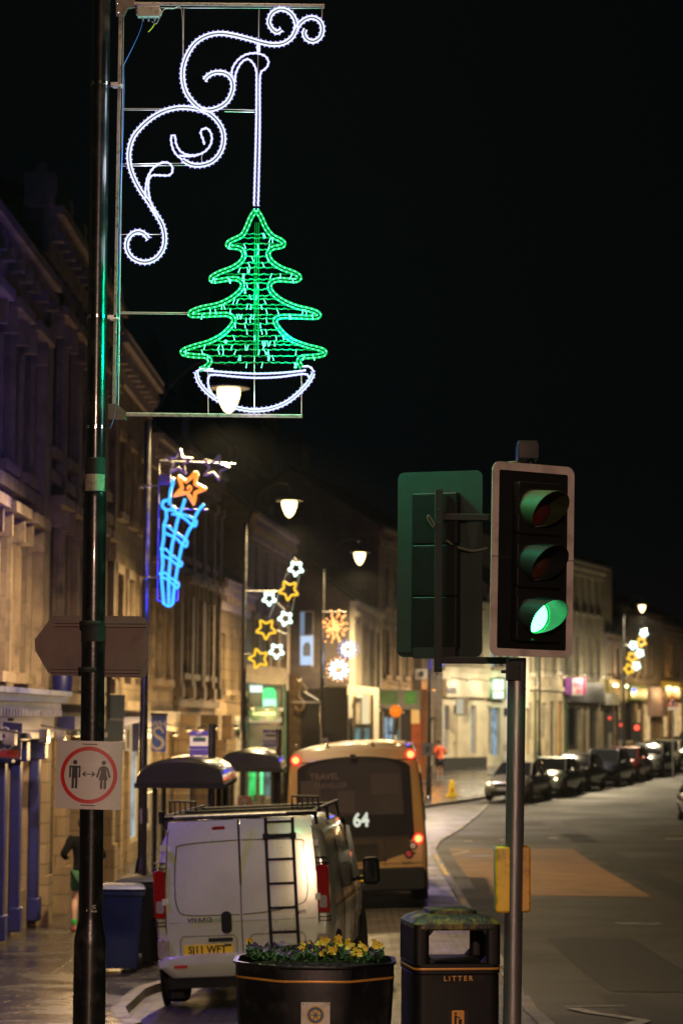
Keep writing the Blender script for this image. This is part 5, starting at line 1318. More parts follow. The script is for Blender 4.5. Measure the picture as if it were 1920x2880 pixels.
for P in ([(372, 620), (368, 690), (345, 760), (332, 870), (330, 950)], [(300, 885), (255, 900), (242, 945), (265, 985), (300, 1000)], [(355, 960), (395, 985), (385, 1010)],
          [(288, 1000), (290, 1100), (264, 1180), (262, 1260), (255, 1370), (240, 1450), (240, 1540), (248, 1640), (238, 1740), (236, 1830), (246, 1960), (256, 2080), (266, 2140)],
          [(513, 875), (480, 980), (440, 1080), (412, 1180), (392, 1290), (365, 1400), (350, 1500), (340, 1600), (330, 1700), (320, 1820), (320, 2000), (322, 2150)],
          [(742, 935), (690, 990), (640, 1080), (612, 1170), (560, 1250), (520, 1350), (480, 1430), (450, 1560), (425, 1700), (400, 1850), (382, 1980), (368, 2130)]):
    crope(blue, beadc, P)
for P in ([(300, 1000), (370, 1005), (440, 1040), (520, 1065), (600, 1100), (650, 1140), (635, 1195), (585, 1170), (520, 1110), (440, 1065), (350, 1045)],
          [(255, 1180), (320, 1205), (390, 1265), (470, 1318), (535, 1370), (530, 1440), (480, 1415), (420, 1350), (345, 1310), (280, 1280)],
          [(225, 1470), (290, 1480), (350, 1540), (420, 1590), (475, 1640), (455, 1680), (400, 1645), (330, 1590), (270, 1560), (228, 1530)],
          [(215, 1770), (280, 1760), (340, 1820), (400, 1850), (438, 1900), (415, 1945), (360, 1890), (290, 1830), (222, 1810)], [(250, 2110), (290, 2150), (340, 2155), (378, 2115)]):
    crope(blue, beadc, P, w=5)
blue.build('blue_rope', M['ropecyan'], comet); beadc.build('blue_led', M['ledcyan'], comet)
og = MB(); ob = MB()
S = [(437, 598), (530, 662), (632, 560), (658, 572), (640, 690), (762, 750), (640, 792), (622, 932), (540, 795), (388, 830), (484, 735)]
crope(og, ob, S, w=11, k=2, closed=True, step=17); crope(og, ob, [(545, 800), (580, 770), (596, 735), (570, 712), (545, 735), (560, 760)], w=0, k=3)
og.build('orange_star', M['ropeorange'], comet); ob.build('orange_led', M['ledorange'], comet)
for cx, cy, rot in ((440, 425, -.06), (880, 490, -.32)):
    dd = MB(); p = [(x, y) for x, y in star_pts(cx, cy, 165, 68, rot + math.pi, 5)]
    p = p + [p[0]]
    for s in (-7, 7): dd.tube([c4(*a, -.03) for a in resample(offset2(p, s), 14)], .013, 5)
    dd.build('unlit_star', M['ropedead'], comet)
fr = MB()
for a, b in (((210, 410), (1118, 450)), ((205, 410), (182, 2092)), ((200, 985), (790, 1000)), ((182, 2092), (428, 2092)), ((428, 2092), (440, 1850)), ((205, 690), (370, 690))): fr.tube([c4(*a), c4(*b)], .012, 6)
fr.build('frame', M['dullmetal'], comet)
a, b = c4(205, 680), c4(345, 580); MB().box(a.x, b.x, -.06, .04, a.z, b.z).build('control_box', M['greyshop'], comet)
for y in (708, 1815):
    a, b = c4(20, y), c4(200, y); q = MB().tube([a, b], .016, 6); q.lathe([(.075, -.02), (.075, .02)], (a.x + .0, .2, a.z), 14); q.build('clamp', M['steel'], comet)
def rl(parent, loc, e, col, r=.2):
    L = bpy.data.lights.new('rope_light', 'POINT'); L.energy = e; L.color = col; L.shadow_soft_size = r
    o = bpy.data.objects.new('rope_light', L); COL.objects.link(o); o.parent = parent; o.location = loc; return o
for x, y, e in ((430, 1080, 60), (400, 1350, 60), (350, 1700, 90), (320, 2050, 90)): rl(comet, c4(x, y, -.1), e, (.03, .03, 1))
rl(comet, c4(580, 750, -.2), 4, (1, .3, .05))
c2 = copy_tree(comet); k90 = 1
c2.location = (X_(1206, 90), 89.8, g(X_(1206, 90), 90) + (co.z - g(co.x, YC)) - .0); c2['label'] = 'blue comet light peeping out below the back of the left signal head'

def stars(name, label, items, Y, group, wires, post, r=.024, w=.0):
    o0 = at(items[0][0], items[0][1], Y)
    t = thing(name, o0, label, 'christmas light', group)
    for x, y, R_, col, rot in items:
        m = MB(); p = star_pts(x, y, R_, R_ * .50, rot, 5)
        p = [(a, 2 * y - b) for a, b in p]
        q = []
        for i in range(len(p)):
            a, b = p[i], p[(i + 1) % len(p)]
            for tt in (.08, .5, .92): q.append((a[0] + (b[0] - a[0]) * tt, a[1] + (b[1] - a[1]) * tt))
        m.tube([at(*a, Y) - o0 for a in q], r, 6, closed=True)
        m.build('white_star' if col == 'ropeice' else 'yellow_star', M[col], t)
        rl(t, at(x, y, Y - .2) - o0, 9 if Y < 80 else 25, (.7, 1, .85) if col == 'ropeice' else (1, .6, .1))
    m = MB()
    for a, b in wires: m.tube([at(*a, Y + .06) - o0, at(*b, Y + .06) - o0], .014, 5)
    m.build('frame', M['dullmetal'], t)
    return t
def q3(x, y): return (600 + x / 2.851, 1400 + y / 2.851)
S1 = [(662, 566, 72, 'ropeice', .1), (448, 808, 66, 'ropeice', .0), (578, 968, 70, 'ropeice', .25), (507, 1228, 72, 'ropeice', .05), (605, 742, 95, 'ropeyellow', .12), (423, 1052, 98, 'ropeyellow', .02), (364, 1290, 96, 'ropeyellow', .35)]
stars('star_string_light', 'string of three yellow and four white star lights on the third lamp post', [(*q3(x, y), r_ / 2.851 * .90, c_, ro__ + math.pi) for x, y, r_, c_, ro__ in S1], 52.4, 'star string lights on lamp posts',
      [(q3(255, 748), q3(515, 750)), (q3(590, 600), q3(448, 960)), (q3(690, 620), q3(610, 1000)), (q3(610, 1000), q3(530, 1360)), (q3(500, 830), q3(570, 900)), (q3(648, 480), q3(690, 540)), (q3(648, 480), q3(600, 610)), (q3(510, 1065), q3(590, 1095)), (q3(250, 1255), q3(300, 1255))], 684, .023)
def q5(x, y): return (1550 + x / 3.36, 1550 + y / 3.36)
S2 = [(870, 775, 42, 'ropeice', 0), (770, 890, 42, 'ropeice', .1), (832, 965, 42, 'ropeice', .2), (800, 1085, 42, 'ropeice', 0), (848, 860, 52, 'ropeyellow', .1), (760, 1002, 54, 'ropeyellow', 0), (732, 1113, 54, 'ropeyellow', .3)]
stars('star_string_light', 'small far string of yellow and white star lights near the right edge', [(*q5(x, y), r_ / 3.36, c_, ro__ + math.pi) for x, y, r_, c_, ro__ in S2], 120.5, 'star string lights on lamp posts',
      [(q5(690, 890), q5(760, 890)), (q5(860, 640), q5(850, 800))], 1752, .048)
# burst and snowflakes
YF = 70.8; o0 = at(*q3(965, 1035), YF)
sf = thing('snowflake_light', o0, 'orange burst light above two white snowflake lights on the fourth lamp post', 'christmas light')
def f3(x, y, dy=0): return at(*q3(x, y), YF + dy) - o0
rr = random.Random(21)
bs = MB()
for i in range(13):
    a = 2 * math.pi * i / 13 + .2; L_ = rr.uniform(95, 165)
    for j in range(2, 9):
        d = L_ * j / 8; jx, jy = rr.uniform(-7, 7), rr.uniform(-7, 7)
        if d > 60 and rr.random() < .25: continue
        x, y = 965 + math.cos(a) * d + jx, 1035 + math.sin(a) * d + jy
        if x < 885: continue
        bs.ball(f3(x, y), .028 if rr.random() < .7 else .042, 6)
for _ in range(16): bs.ball(f3(965 + rr.gauss(0, 18), 1035 + rr.gauss(0, 18)), .035, 6)
bs.build('orange_burst', emat('amber burst led', (1, .38, .10), 3.0), sf)
def flake(cx, cy, R_, n, mname, r=.035):
    m = MB()
    for i in range(n):
        a = 2 * math.pi * i / n + .1; c_, s_2 = math.cos(a), math.sin(a)
        m.tube([f3(cx + c_ * R_ * .35, cy + s_2 * R_ * .35), f3(cx + c_ * R_, cy + s_2 * R_)], r, 6)
    return m.build(mname, M['ropeice2'], sf)
M['ropeice2'] = emat('blue white rope light', (.72, .95, 1.0), 3)
flake(1080, 1215, 58, 10, 'snowflake'); flake(1005, 1378, 80, 10, 'snowflake', .045)
m = MB()
for i in range(14):
    a = 2 * math.pi * i / 14 + .1; m.ball(f3(1080 + math.cos(a) * 80, 1215 + math.sin(a) * 72), .022, 6)
m.build('violet_led', emat('violet led', (.32, .30, 1), 2.2), sf)
m = MB()
for i in range(16):
    a = 2 * math.pi * i / 16 + .1; m.ball(f3(1005 + math.cos(a) * 98, 1378 + math.sin(a) * 92), .026, 6)
for _ in range(7): m.ball(f3(1005 + rr.gauss(0, 9), 1378 + rr.gauss(0, 9), -.05), .03, 6)
m.build('orange_led', emat('amber led', (1, .42, .16), 3), sf)
m = MB()
for a, b in (((872, 915), (1060, 915)), ((875, 1440), (875, 915)), ((870, 1440), (1000, 1440)), ((1060, 915), (1060, 1140))): m.tube([f3(*a, .05), f3(*b, .05)], .014, 5)
m.build('frame', M['dullmetal'], sf)
rl(sf, f3(965, 1035, -.3), 30, (1, .5, .2)); rl(sf, f3(1040, 1290, -.3), 40, (.75, .9, 1))
# unseen violet star, added to give the violet cast at the left
vs_ = thing('violet_fill_star', (-4.7, 27.5, 6.6), 'unseen added violet star light on the wall outside the left edge', 'christmas light')
m = MB(); p = star_pts(0, 0, .5, .22); m.tube([(.0, x, z) for x, z in p], .02, 6, closed=True); m.build('violet_star', emat('violet rope', (.3, .2, 1), 3), vs_)
MB().tube([(-.5, 0, 0), (0, 0, 0)], .02, 6).build('bracket', M['matt'], vs_)
rl(vs_, (.9, -1.5, -2.6), 210, (.26, .10, 1), .3)

# ---------------------------------------------------------------- vehicles
M['vanpaint'] = mat('champagne van paint', (.72, .75, .60), .25, .32, .05, 3, 0, coat=.5, dirt=(.62, .65, .50), dscale=1.2, rvar=.08)
M['vanside'] = M['vanpaint']
M['gap'] = mat('dark shut line', (.01, .01, .01), .8)
M['taillens'] = mat('red tail lens', (.30, .004, .004), .15, 0, .2, 40, coat=.6)
M['clearlens'] = mat('clear lamp lens', (.42, .36, .32), .15, .3, .2, 40, coat=.6)
M['plateyellow'] = mat('yellow plate', (.90, .62, .02), .4, 0, .06)
M['platewhite'] = mat('white plate', (.6, .6, .58), .4, 0, .06)
M['trimblack'] = mat('black bumper plastic', (.009, .009, .009), .6, 0, .2, spec=.2)
M['headlens'] = mat('headlight lens', (.6, .6, .6), .10, .9, .1, 30)
def loft(mb, rings, m=0, caps=True):
    b = len(mb.v); n = len(rings[0])
    for r in rings:
        for p in r: mb.v.append(Vector(p))
    for i in range(len(rings) - 1):
        for j in range(n):
            j2 = (j + 1) % n; mb.f.append([b + i * n + j, b + i * n + j2, b + (i + 1) * n + j2, b + (i + 1) * n + j]); mb.m.append(m)
    if caps:
        mb.f.append([b + j for j in range(n)][::-1]); mb.m.append(m); mb.f.append([b + (len(rings) - 1) * n + j for j in range(n)]); mb.m.append(m)
    return mb
def vsec(y, hb, hm, ht, z0, zm, zt, r=.16, yt=0):
    "vehicle cross section: half width bottom, middle, top"
    pts = [(hb * .86, z0), (hb, z0 + .1), (hm, zm), ((hm + ht) / 2 + .025, (zm + zt) / 2), (ht, zt - r), (ht - r * .35, zt - r * .35), (ht - r, zt), (ht * .45, zt + .025)]
    full = pts + [(-x, z) for x, z in pts[::-1]]
    return [(x, y + yt * max(0, (z - zm)) / (zt - zm), z) for x, z in full]
def wheel(parent, x, y, r=.32, w=.2, side=1):
    Mx = Matrix.Translation((x, y, r)) @ Matrix.Rotation(R(90), 4, 'Y')
    t = MB().lathe([(r * .62, -w / 2), (r * .93, -w / 2), (r, -w * .3), (r, w * .3), (r * .93, w / 2), (r * .62, w / 2)], (0, 0, 0), 28, 0, Mx).build('wheel', M['rubber'], parent)
    h = MB(); z_ = w / 2 * side
    h.lathe([(r * .62, z_ * .75), (r * .6, z_ * .9), (r * .2, z_ * .8), (r * .12, z_ * .98)], (0, 0, 0), 20, 0, Mx)
    for i in range(5):
        a = 2 * math.pi * i / 5; h.tube([Mx @ Vector((math.cos(a) * r * .15, math.sin(a) * r * .15, z_ * .95)), Mx @ Vector((math.cos(a) * r * .58, math.sin(a) * r * .58, z_ * .98))], r * .06, 5)
    h.build('rim', M['galv'], t)
vx = at(700, 2020, 26.6).x
van = thing('panel_van', (vx, 26.6, g(vx, 26.6) + .01), 'champagne silver panel van parked with ladder and roof rack, seen from behind', 'van', rot=(0, R(-3.0), -.095))
bd = MB()
loft(bd, [vsec(0.0, .86, .885, .80, .48, 1.0, 1.90, .12, .10), vsec(.06, .90, .915, .83, .42, 1.0, 1.94, .13, .08), vsec(.5, .92, .945, .845, .34, 1.0, 1.96, .14), vsec(2.6, .92, .945, .845, .34, 1.0, 1.97, .14), vsec(3.2, .92, .945, .82, .34, 1.0, 1.93, .16), vsec(3.9, .91, .93, .74, .34, .98, 1.42, .12), vsec(4.5, .86, .88, .70, .34, .85, 1.12, .1), vsec(4.76, .72, .74, .6, .4, .75, .92, .08)])
bd.build('body', M['vanpaint'], van, ang=50)
RF = Matrix.Translation((0, 0, 1.0)) @ Matrix.Rotation(-math.atan2(.10, .90), 4, 'X')
# doors: below the waist upright, above leaning; built as two tilted leaves
for sx, nm in ((-1, 'rear_door'), (1, 'rear_door')):
    x0, x1 = (-.80, -.006) if sx < 0 else (.006, .80)
    d = MB(); ns = 7
    prof = [(.30, .0), (.36, -.012), (.60, -.014), (.68, -.028), (.80, -.034), (1.0, -.022), (1.3, .004), (1.6, .036), (1.80, .062), (1.86, .080)]
    vv = []
    for z, y in prof:
        f_ = 1 if z < 1.2 else 1 - (z - 1.2) * .07
        xs_ = [x0 + (x1 - x0) * i / ns for i in range(ns + 1)]
        for x in xs_: vv.append((x * (f_ if abs(x) > .1 else 1), y - .012 + .05 * (x / .85) ** 4, z + .16))
    n_ = ns + 1; L0 = len(vv)
    vv += [(x, y + .03, z) for x, y, z in vv]
    fs = []
    for i in range(len(prof) - 1):
        for j in range(ns): a = i * n_ + j; fs.append((a, a + 1, a + n_ + 1, a + n_)); fs.append((L0 + a, L0 + a + n_, L0 + a + n_ + 1, L0 + a + 1))
    for i in range(len(prof) - 1):
        for j in (0, ns): a = i * n_ + j; q = (a, a + n_, L0 + a + n_, L0 + a); fs.append(q if j == 0 else q[::-1])
    for i in (0, len(prof) - 1):
        for j in range(ns): a = i * n_ + j; q = (a, L0 + a, L0 + a + 1, a + 1); fs.append(q if i == 0 else q[::-1])
    d.add(vv, fs); dd = d.build(nm, M['vanpaint'], van, ang=50)
    def dy(x, z): return lerp_tab([(z_ + .16, y_) for z_, y_ in prof], z) - .014 + .05 * (x / .85) ** 4
    # pressed window panel line
    ln = MB(); 
    xa, xb = (-.70, -.02) if sx < 0 else (.02, .70)
    za, zb_ = 1.02, 1.80
    if sx < 0: path = [(xb, 1.0), (-.3, 1.0), (-.60, 1.015), (xa + .02, 1.10), (xa, 1.3), (xa + .02, 1.68), (xa + .10, 1.77), (xb, 1.80)]
    else: path = [(xa, 1.0), (.3, 1.02), (.60, 1.08), (xb - .01, 1.16), (xb, 1.4), (xb - .03, 1.70), (xb - .08, 1.78), (xa, 1.80)]
    ln.tube([(x, dy(x, z) - .001, z) for x, z in smooth_path(path, 4)], .0055, 5); ln.build('panel_line', M['gap'], dd)
    # number plate recess
    ln = MB(); xa, xb = (-.66, -.06) if sx < 0 else (.08, .66)
    p = [(xa + .03, .78), (xb - .03, .78), (xb, .74), (xb, .60), (xb, .46)] + ([(xa, .46), (xa, .60), (xa, .74)])
    ln.tube([(x, dy(x, z) - .001, z) for x, z in p[:5] if True], .006, 5); ln.tube([(x, dy(x, z) - .001, z) for x, z in (p[0], p[-1], p[-2], p[-3])], .006, 5); ln.build('recess_line', mat('shaded crease', (.18, .165, .14), .5), dd)
    MB().tube([(x, dy(x, .93) - .002, .93) for x in (x0 * .97, x0 * .5 + x1 * .5, x1 * .97)], .004, 5).build('crease', mat('crease', (.3, .28, .23), .4), dd)
MB().box(-.010, .010, -.02, .0, .46, 2.02).build('centre_gap', M['gap'], van)
for sx in (-1, 1):
    gp = MB().tube([(sx * .806, .035, .47), (sx * .808, .02, .8), (sx * .806, .015, 1.1), (sx * .79, .04, 1.5), (sx * .765, .085, 1.9), (sx * .70, .10, 2.0)], .009, 5); gp.build('door_seal', M['gap'], van)
    for z in (.62, 1.16, 1.74): MB().rbox(*sorted((sx * .78, sx * .835)), -.03, .03, z - .035, z + .035, .01).build('hinge', M['vanpaint'], van)
MB().tube([(-.7, .10, 2.012), (0, .09, 2.03), (.7, .10, 2.012)], .008, 5).build('door_seal', M['gap'], van)
MB().box(-.78, .78, -.035, .0, .44, .475).build('sill_gap', M['gap'], van)
hd = MB().prism(rrect(-.215, -.105, .80, 1.04, .05, 5), -.062, -.03).build('door_handle', M['trimblack'], van, bevel=.01)
MB().rbox(-.36, -.10, -.05, -.02, .715, .755, .015).build('grip', M['gap'], van)
pt = MB().box(-.62, -.10, -.052, -.036, .575, .69).build('number_plate', M['plateyellow'], van, bevel=.003)
text_mesh('lettering', 'SJ11 WFT', .112, M['matt'], pt, Matrix.Translation((-.372, -.0535, .632)), .001, .003, sx=.88)
MB().box(-.19, -.115, -.0545, -.0525, .665, .688).build('tape', M['matt'], pt)
MB().prism(rrect(-.29, -.15, 1.915, 1.955, .018), .045, .08).build('brake_lamp', M['taillens'], van)
for sx in (-1, 1):
    tl = MB(); x0, x1 = sorted((sx * .80, sx * .925))
    tl.rbox(x0, x1, -.02, .16, .98, 1.50, .03); tl = tl.build('tail_light', M['taillens'], van, bevel=.012)
    MB().rbox(min(sx * .82, sx * .90), max(sx * .82, sx * .90), -.026, .02, 1.04, 1.17, .02).build('clear_lens', M['clearlens'], tl)
    f = MB(); f.rbox(min(sx * .78, sx * .90), max(sx * .78, sx * .90), -.035, .05, .54, .76, .04); f.build('rear_reflector', M['clearlens'], van, bevel=.01)
    lines = MB()
    for z in (1.52, 1.58, .94, .90): lines.box(x0, x1 + .003 * sx, -.015, .14, z - .004, z + .004)
    lines.build('shut_line', M['gap'], van)
bp = MB(); loft(bp, [vsec(-.10, .76, .80, .76, .36, .46, .56, .03), vsec(-.06, .86, .885, .85, .34, .45, .57, .03), vsec(.35, .93, .95, .92, .33, .45, .55, .03)]); bp.build('bumper', M['vanpaint'], van, ang=50)
MB().box(-.72, -.58, -.118, -.10, .45, .48).build('bumper_reflector', M['red'], van); MB().box(.58, .72, -.118, -.10, .45, .48).build('bumper_reflector', M['red'], van)
MB().box(.02, .16, -.14, -.08, .40, .52).box(-.8, .8, .0, 4.5, .22, .35).build('tow_step', M['trimblack'], van)
for x, y, s_v in ((-.82, .75, -1), (.82, .75, 1), (-.82, 3.85, -1), (.82, 3.85, 1)): wheel(van, x, y, .33, .22, s_v)
MB().box(-.84, -.70, .36, .40, .08, .36).build('mud_flap', M['rubber'], van); MB().box(.70, .84, .36, .40, .08, .36).build('mud_flap', M['rubber'], van)
wr = MB()
for y in (.75, 3.85):
    for sx in (-1, 1):
        wr.lathe([(.36, sx * .945), (.40, sx * .95), (.40, sx * .93), (.36, sx * .93)], (0, 0, 0), 24, 0, Matrix.Translation((0, y, .34)) @ Matrix.Rotation(R(90), 4, 'Y'))
wr.build('wheel_arch', M['trimblack'], van)
sw_ = MB(); 
for sx in (-1, 1): sw_.add([(sx * .93, 2.75, 1.12), (sx * .93, 3.65, 1.12), (sx * .865, 3.2, 1.78), (sx * .865, 2.75, 1.80)], [(0, 1, 2, 3)])
sw_.add([(-.8, 3.30, 1.86), (.8, 3.30, 1.86), (.84, 3.92, 1.40), (-.84, 3.92, 1.40)], [(0, 1, 2, 3)])
sw_.v = [v + Vector((.012 if v.x > 0 else -.012, 0, .012)) for v in sw_.v]; sw_.build('cab_window', M['glass'], van, smooth=False)
for sx in (-1, 1):
    mr = MB().rbox(*(sorted((sx * 1.0, sx * 1.19))), 3.38, 3.5, 1.05, 1.38, .05); mr.tube([(sx * .92, 3.45, 1.12), (sx * 1.05, 3.45, 1.14)], .03, 6); mr = mr.build('wing_mirror', M['trimblack'], van, bevel=.02)
    MB().rbox(*(sorted((sx * 1.02, sx * 1.17))), 3.372, 3.379, 1.08, 1.35, .04).build('mirror_glass', M['glass'], mr)
ln = MB()
for y in (1.3, 2.65): ln.tube([(.938, y, .5), (.960, y, 1.0), (.91, y, 1.5), (.862, y, 1.85)], .006, 4)
ln.tube([(.962, .3, 1.02), (.962, 3.9, 1.02)], .008, 4); ln.build('side_line', M['gap'], van)
ld_ = MB()
for x in (.29, .575): ld_.tube([(x - .01, .06, 2.02), (x, -.04, 1.80), (x + .012, -.10, 1.1), (x + .02, -.10, .62)], .017, 6); ld_.box(x - .03, x + .03, -.07, -.01, 1.80, 1.86)
for z in (1.98, 1.83, 1.58, 1.32, 1.06, .80, .64): 
    y = lerp_tab([(.6, -.10), (1.1, -.10), (1.8, -.04), (2.02, .06)], z); ld_.tube([(.29, y, z), (.575, y, z)], .013 if z != 1.83 else .022, 6)
ld_.build('ladder', M['blackplastic'], van)
rk = MB()
rk.tube([(-.80, .12, 2.06), (.82, .12, 2.06)], .028, 8)
for sx in (-1, 1):
    rk.tube([(sx * .78, .15, 2.08), (sx * .78, 2.9, 2.10)], .02, 6)
    for y in (.25, 1.5, 2.7): rk.tube([(sx * .78, y, 2.08), (sx * .80, y, 1.93)], .02, 6); rk.tube([(-.78, y, 2.075), (.78, y, 2.075)], .018, 6)
    x0, x1 = sorted((sx * .80, sx * .52))
    rk.tube([(x0, .5, 2.05), (x0, .5, 2.24), (x1, .5, 2.22), (x1, .5, 2.05)], .014, 6)
    for i in range(5): rk.tube([(x0 + (x1 - x0) * i / 5, .5, 2.06), (x0 + (x1 - x0) * i / 5, .5, 2.23)], .008, 5)
rk.tube([(-.84, .14, 2.0), (-.84, .14, 2.14)], .03, 6)
rk.build('roof_rack', M['blackplastic'], van); MB().tube([(-.70, .085, 2.065), (.5, .085, 2.065)], .016, 8).build('roller', M['galv'], van)
text_mesh('badge', 'VIVARO', .062, M['chrome'], van, Matrix.Translation((-.44, -.052, .985 - .03)), .002, .002, sx=1.2); text_mesh('badge', 'ecoFLEX', .038, mat('green badge', (.1, .3, .08), .4), van, Matrix.Translation((-.265, -.052, .955)), .002, .001)
text_mesh('badge', 'CDTI', .05, M['chrome'], van, Matrix.Translation((.62, -.035, 1.0)), .002, .002)
rl(van, (0, 0, 0), 0.0, (1, 1, 1)) if False else None

van.scale = (1.04, 1, 1)
# bus
YB2 = 43; bx_ = at(1012, 2020, YB2).x
bus = thing('bus', (bx_, YB2, g(bx_, YB2) + .01), 'cream bus with route number 64 and red tail lamps, seen from behind', 'bus', rot=(0, R(-2.6), -.03))
M['buspaint'] = mat('cream bus paint', (.31, .18, .062), .35, 0, .08, 1.5, 0, coat=.3, dirt=(.25, .14, .048), dscale=1)
def bsec(y, zt=2.86, inset=0, yt=.0):
    pts = [(1.21, .34), (1.245, .5), (1.25, 1.1), (1.22, 1.7), (1.15, 2.5), (1.11, zt - .14), (1.06, zt - .04), (.9, zt), (.4, zt + .05)]
    full = [(x - inset, z) for x, z in pts]; full = full + [(-x, z) for x, z in full[::-1]]
    return [(x, y + yt * max(0, z - 1.0), z) for x, z in full]
loft(MB(), [bsec(.0, 2.81, .06, .10), bsec(.05, 2.85, .015, .08), bsec(.25, 2.86, 0, .03), bsec(9, 2.86), bsec(9.3, 2.83, .05)]).build('body', M['buspaint'], bus, ang=50)
def by(z): return -.004 + .10 * max(0, z - 1.0)
def rearpanel(name, pts, material, out=.012, parent=bus):
    mb = MB(); n = len(pts)
    mb.add([(x, by(z) - out, z) for x, z in pts] + [(x, by(z) + .05, z) for x, z in pts], [tuple(range(n)), tuple(range(2 * n - 1, n - 1, -1))] + [(i, i + n, (i + 1) % n + n, (i + 1) % n) for i in range(n)])
    return mb.build(name, material, parent, smooth=False)
arc = [(1.0 * math.cos(R(a)), 2.48 + .22 * math.sin(R(a))) for a in range(20, 161, 10)]
rearpanel('rear_window', [(1.04, .95), (1.0, 2.5)] + arc + [(-1.0, 2.5), (-1.04, .95)], mat('rear window black', (.005, .004, .0035), .45, spec=.1))
M['busglass'] = mat('bus glass', (.016, .011, .004), .3, 0, .4, 1.2, spec=.12)
rearpanel('window_glass', [(.86, 1.66), (.84, 2.46)] + [(x * .84, z - .03) for x, z in arc] + [(-.84, 2.46), (-.86, 1.66)], M['busglass'], .018)
for x0, z0, x1, z1 in ((.30, 2.02, .80, 2.38), (-.3, 1.72, .0, 2.1), (-.95, 1.9, -.60, 2.3)):
    rearpanel('seat_shape', [(x0, z0), (x1, z0), (x1, z1), (x0, z1)], mat('seat dark red', (.02, .010, .010), .7), .020)
t_ = text_mesh('lettering', 'TRAVEL', .15, mat('pale lettering', (.09, .05, .05), .6), bus, Matrix.Translation((-.52, by(2.36) - .026, 2.36)), .002, .002); t_ = text_mesh('lettering', 'TRAVELLER', .12, mat('pale lettering', (.06, .035, .03), .6), bus, Matrix.Translation((-.42, by(2.2) - .026, 2.2)), .002, .002)
rearpanel('lower_panel', [(1.16, .72), (1.16, 1.22), (1.02, 1.24), (.52, .84), (-.52, .84), (-1.02, 1.24), (-1.16, 1.22), (-1.16, .72)], M['buspaint'], .02)
mid_ = rearpanel('engine_panel', [(.95, 1.0), (.95, 1.28), (-.95, 1.28), (-.95, 1.0), (-.5, .86), (.5, .86)], mat('brown engine cover', (.03, .02, .010), .6, dirt=(.016, .011, .007), spec=.2), .018)
text_mesh('route_number', '64', .33, emat('route digits', (.85, .9, .7), .8), bus, Matrix.Translation((.10, by(1.56) - .03, 1.57)), .004, .012, sx=.85)
MB().rbox(-1.2, 1.2, -.12, .2, .33, .73, .08).build('bumper', M['trimblack'], bus, bevel=.03)
M['brakelit'] = emat('lit brake lamp', (1, .10, .03), 9, False); M['ringred'] = emat('red lamp ring', (1, .02, .01), 1.4, False)
for x, z, r_, lit in ((-1.02, 2.67, .065, 1), (1.02, 2.70, .065, 1), (1.10, 1.22, .065, 1), (-1.10, 1.22, .065, 1), (.92, .96, .055, 0), (1.1, .55, .05, 2), (1.0, 1.1, .05, 3)):
    if lit == 3: mm = M['clearlens']
    else: mm = M['brakelit'] if lit == 1 else M['taillens'] if lit == 0 else M['ringred']
    rg = MB().prism(circle(x, z, r_ * 1.5, 20), by(z) - .026, by(z) - .0); rg = rg.build('lamp_surround', M['ringred'] if lit == 1 else M['trimblack'], bus)
    MB().prism(circle(x, z, r_, 20), by(z) - .04, by(z) - .02).build('tail_lamp', mm, rg)
    if lit == 1: rl(bus, (x, by(z) - .12, z), .7, (1, .05, .02), .06)
MB().box(-.05, .05, -.03, .05, 2.66, 2.74).build('wiper_hub', M['matt'], bus); text_mesh('fleet_number', '0687', .08, M['matt'], bus, Matrix.Translation((.88, by(.8) - .024, .80)), .001)
for i, x in enumerate((-1.0, -.45, .35, .95)): MB().ball((x, .12, 2.92), .03, 8).build('roof_marker_lamp', M['clearlens'], bus)
sdw = MB()
for i in range(5): sdw.box(1.17, 1.22, .9 + i * 1.6, 2.3 + i * 1.6, 1.5, 2.35)
sdw.v = [Vector((v.x - .07 * (v.z - 1.5) + .035, v.y, v.z)) for v in sdw.v]; sdw.build('side_window', M['glass'], bus, smooth=False)
for x, s_v in ((-1.08, -1), (1.08, 1)): wheel(bus, x, 2.0, .48, .3, s_v); wheel(bus, x, 7.4, .48, .3, s_v)

MB().box(-.28, .28, -.135, -.118, .52, .62).build('number_plate', M['plateyellow'], bus)
jl = MB()
for z in (.80, 1.26, 2.62): jl.tube([(-1.16, by(z) - .022, z), (1.16, by(z) - .022, z)], .006, 4)
for x in (-.5, .5): jl.tube([(x, by(.84) - .024, .76), (x, by(1.26) - .024, 1.26)], .005, 4)
for i in range(7): jl.box(-.38, .38, by(1.0) - .026, by(1.0) - .02, .90 + i * .04, .915 + i * .04)
jl.build('panel_joint', M['gap'], bus)
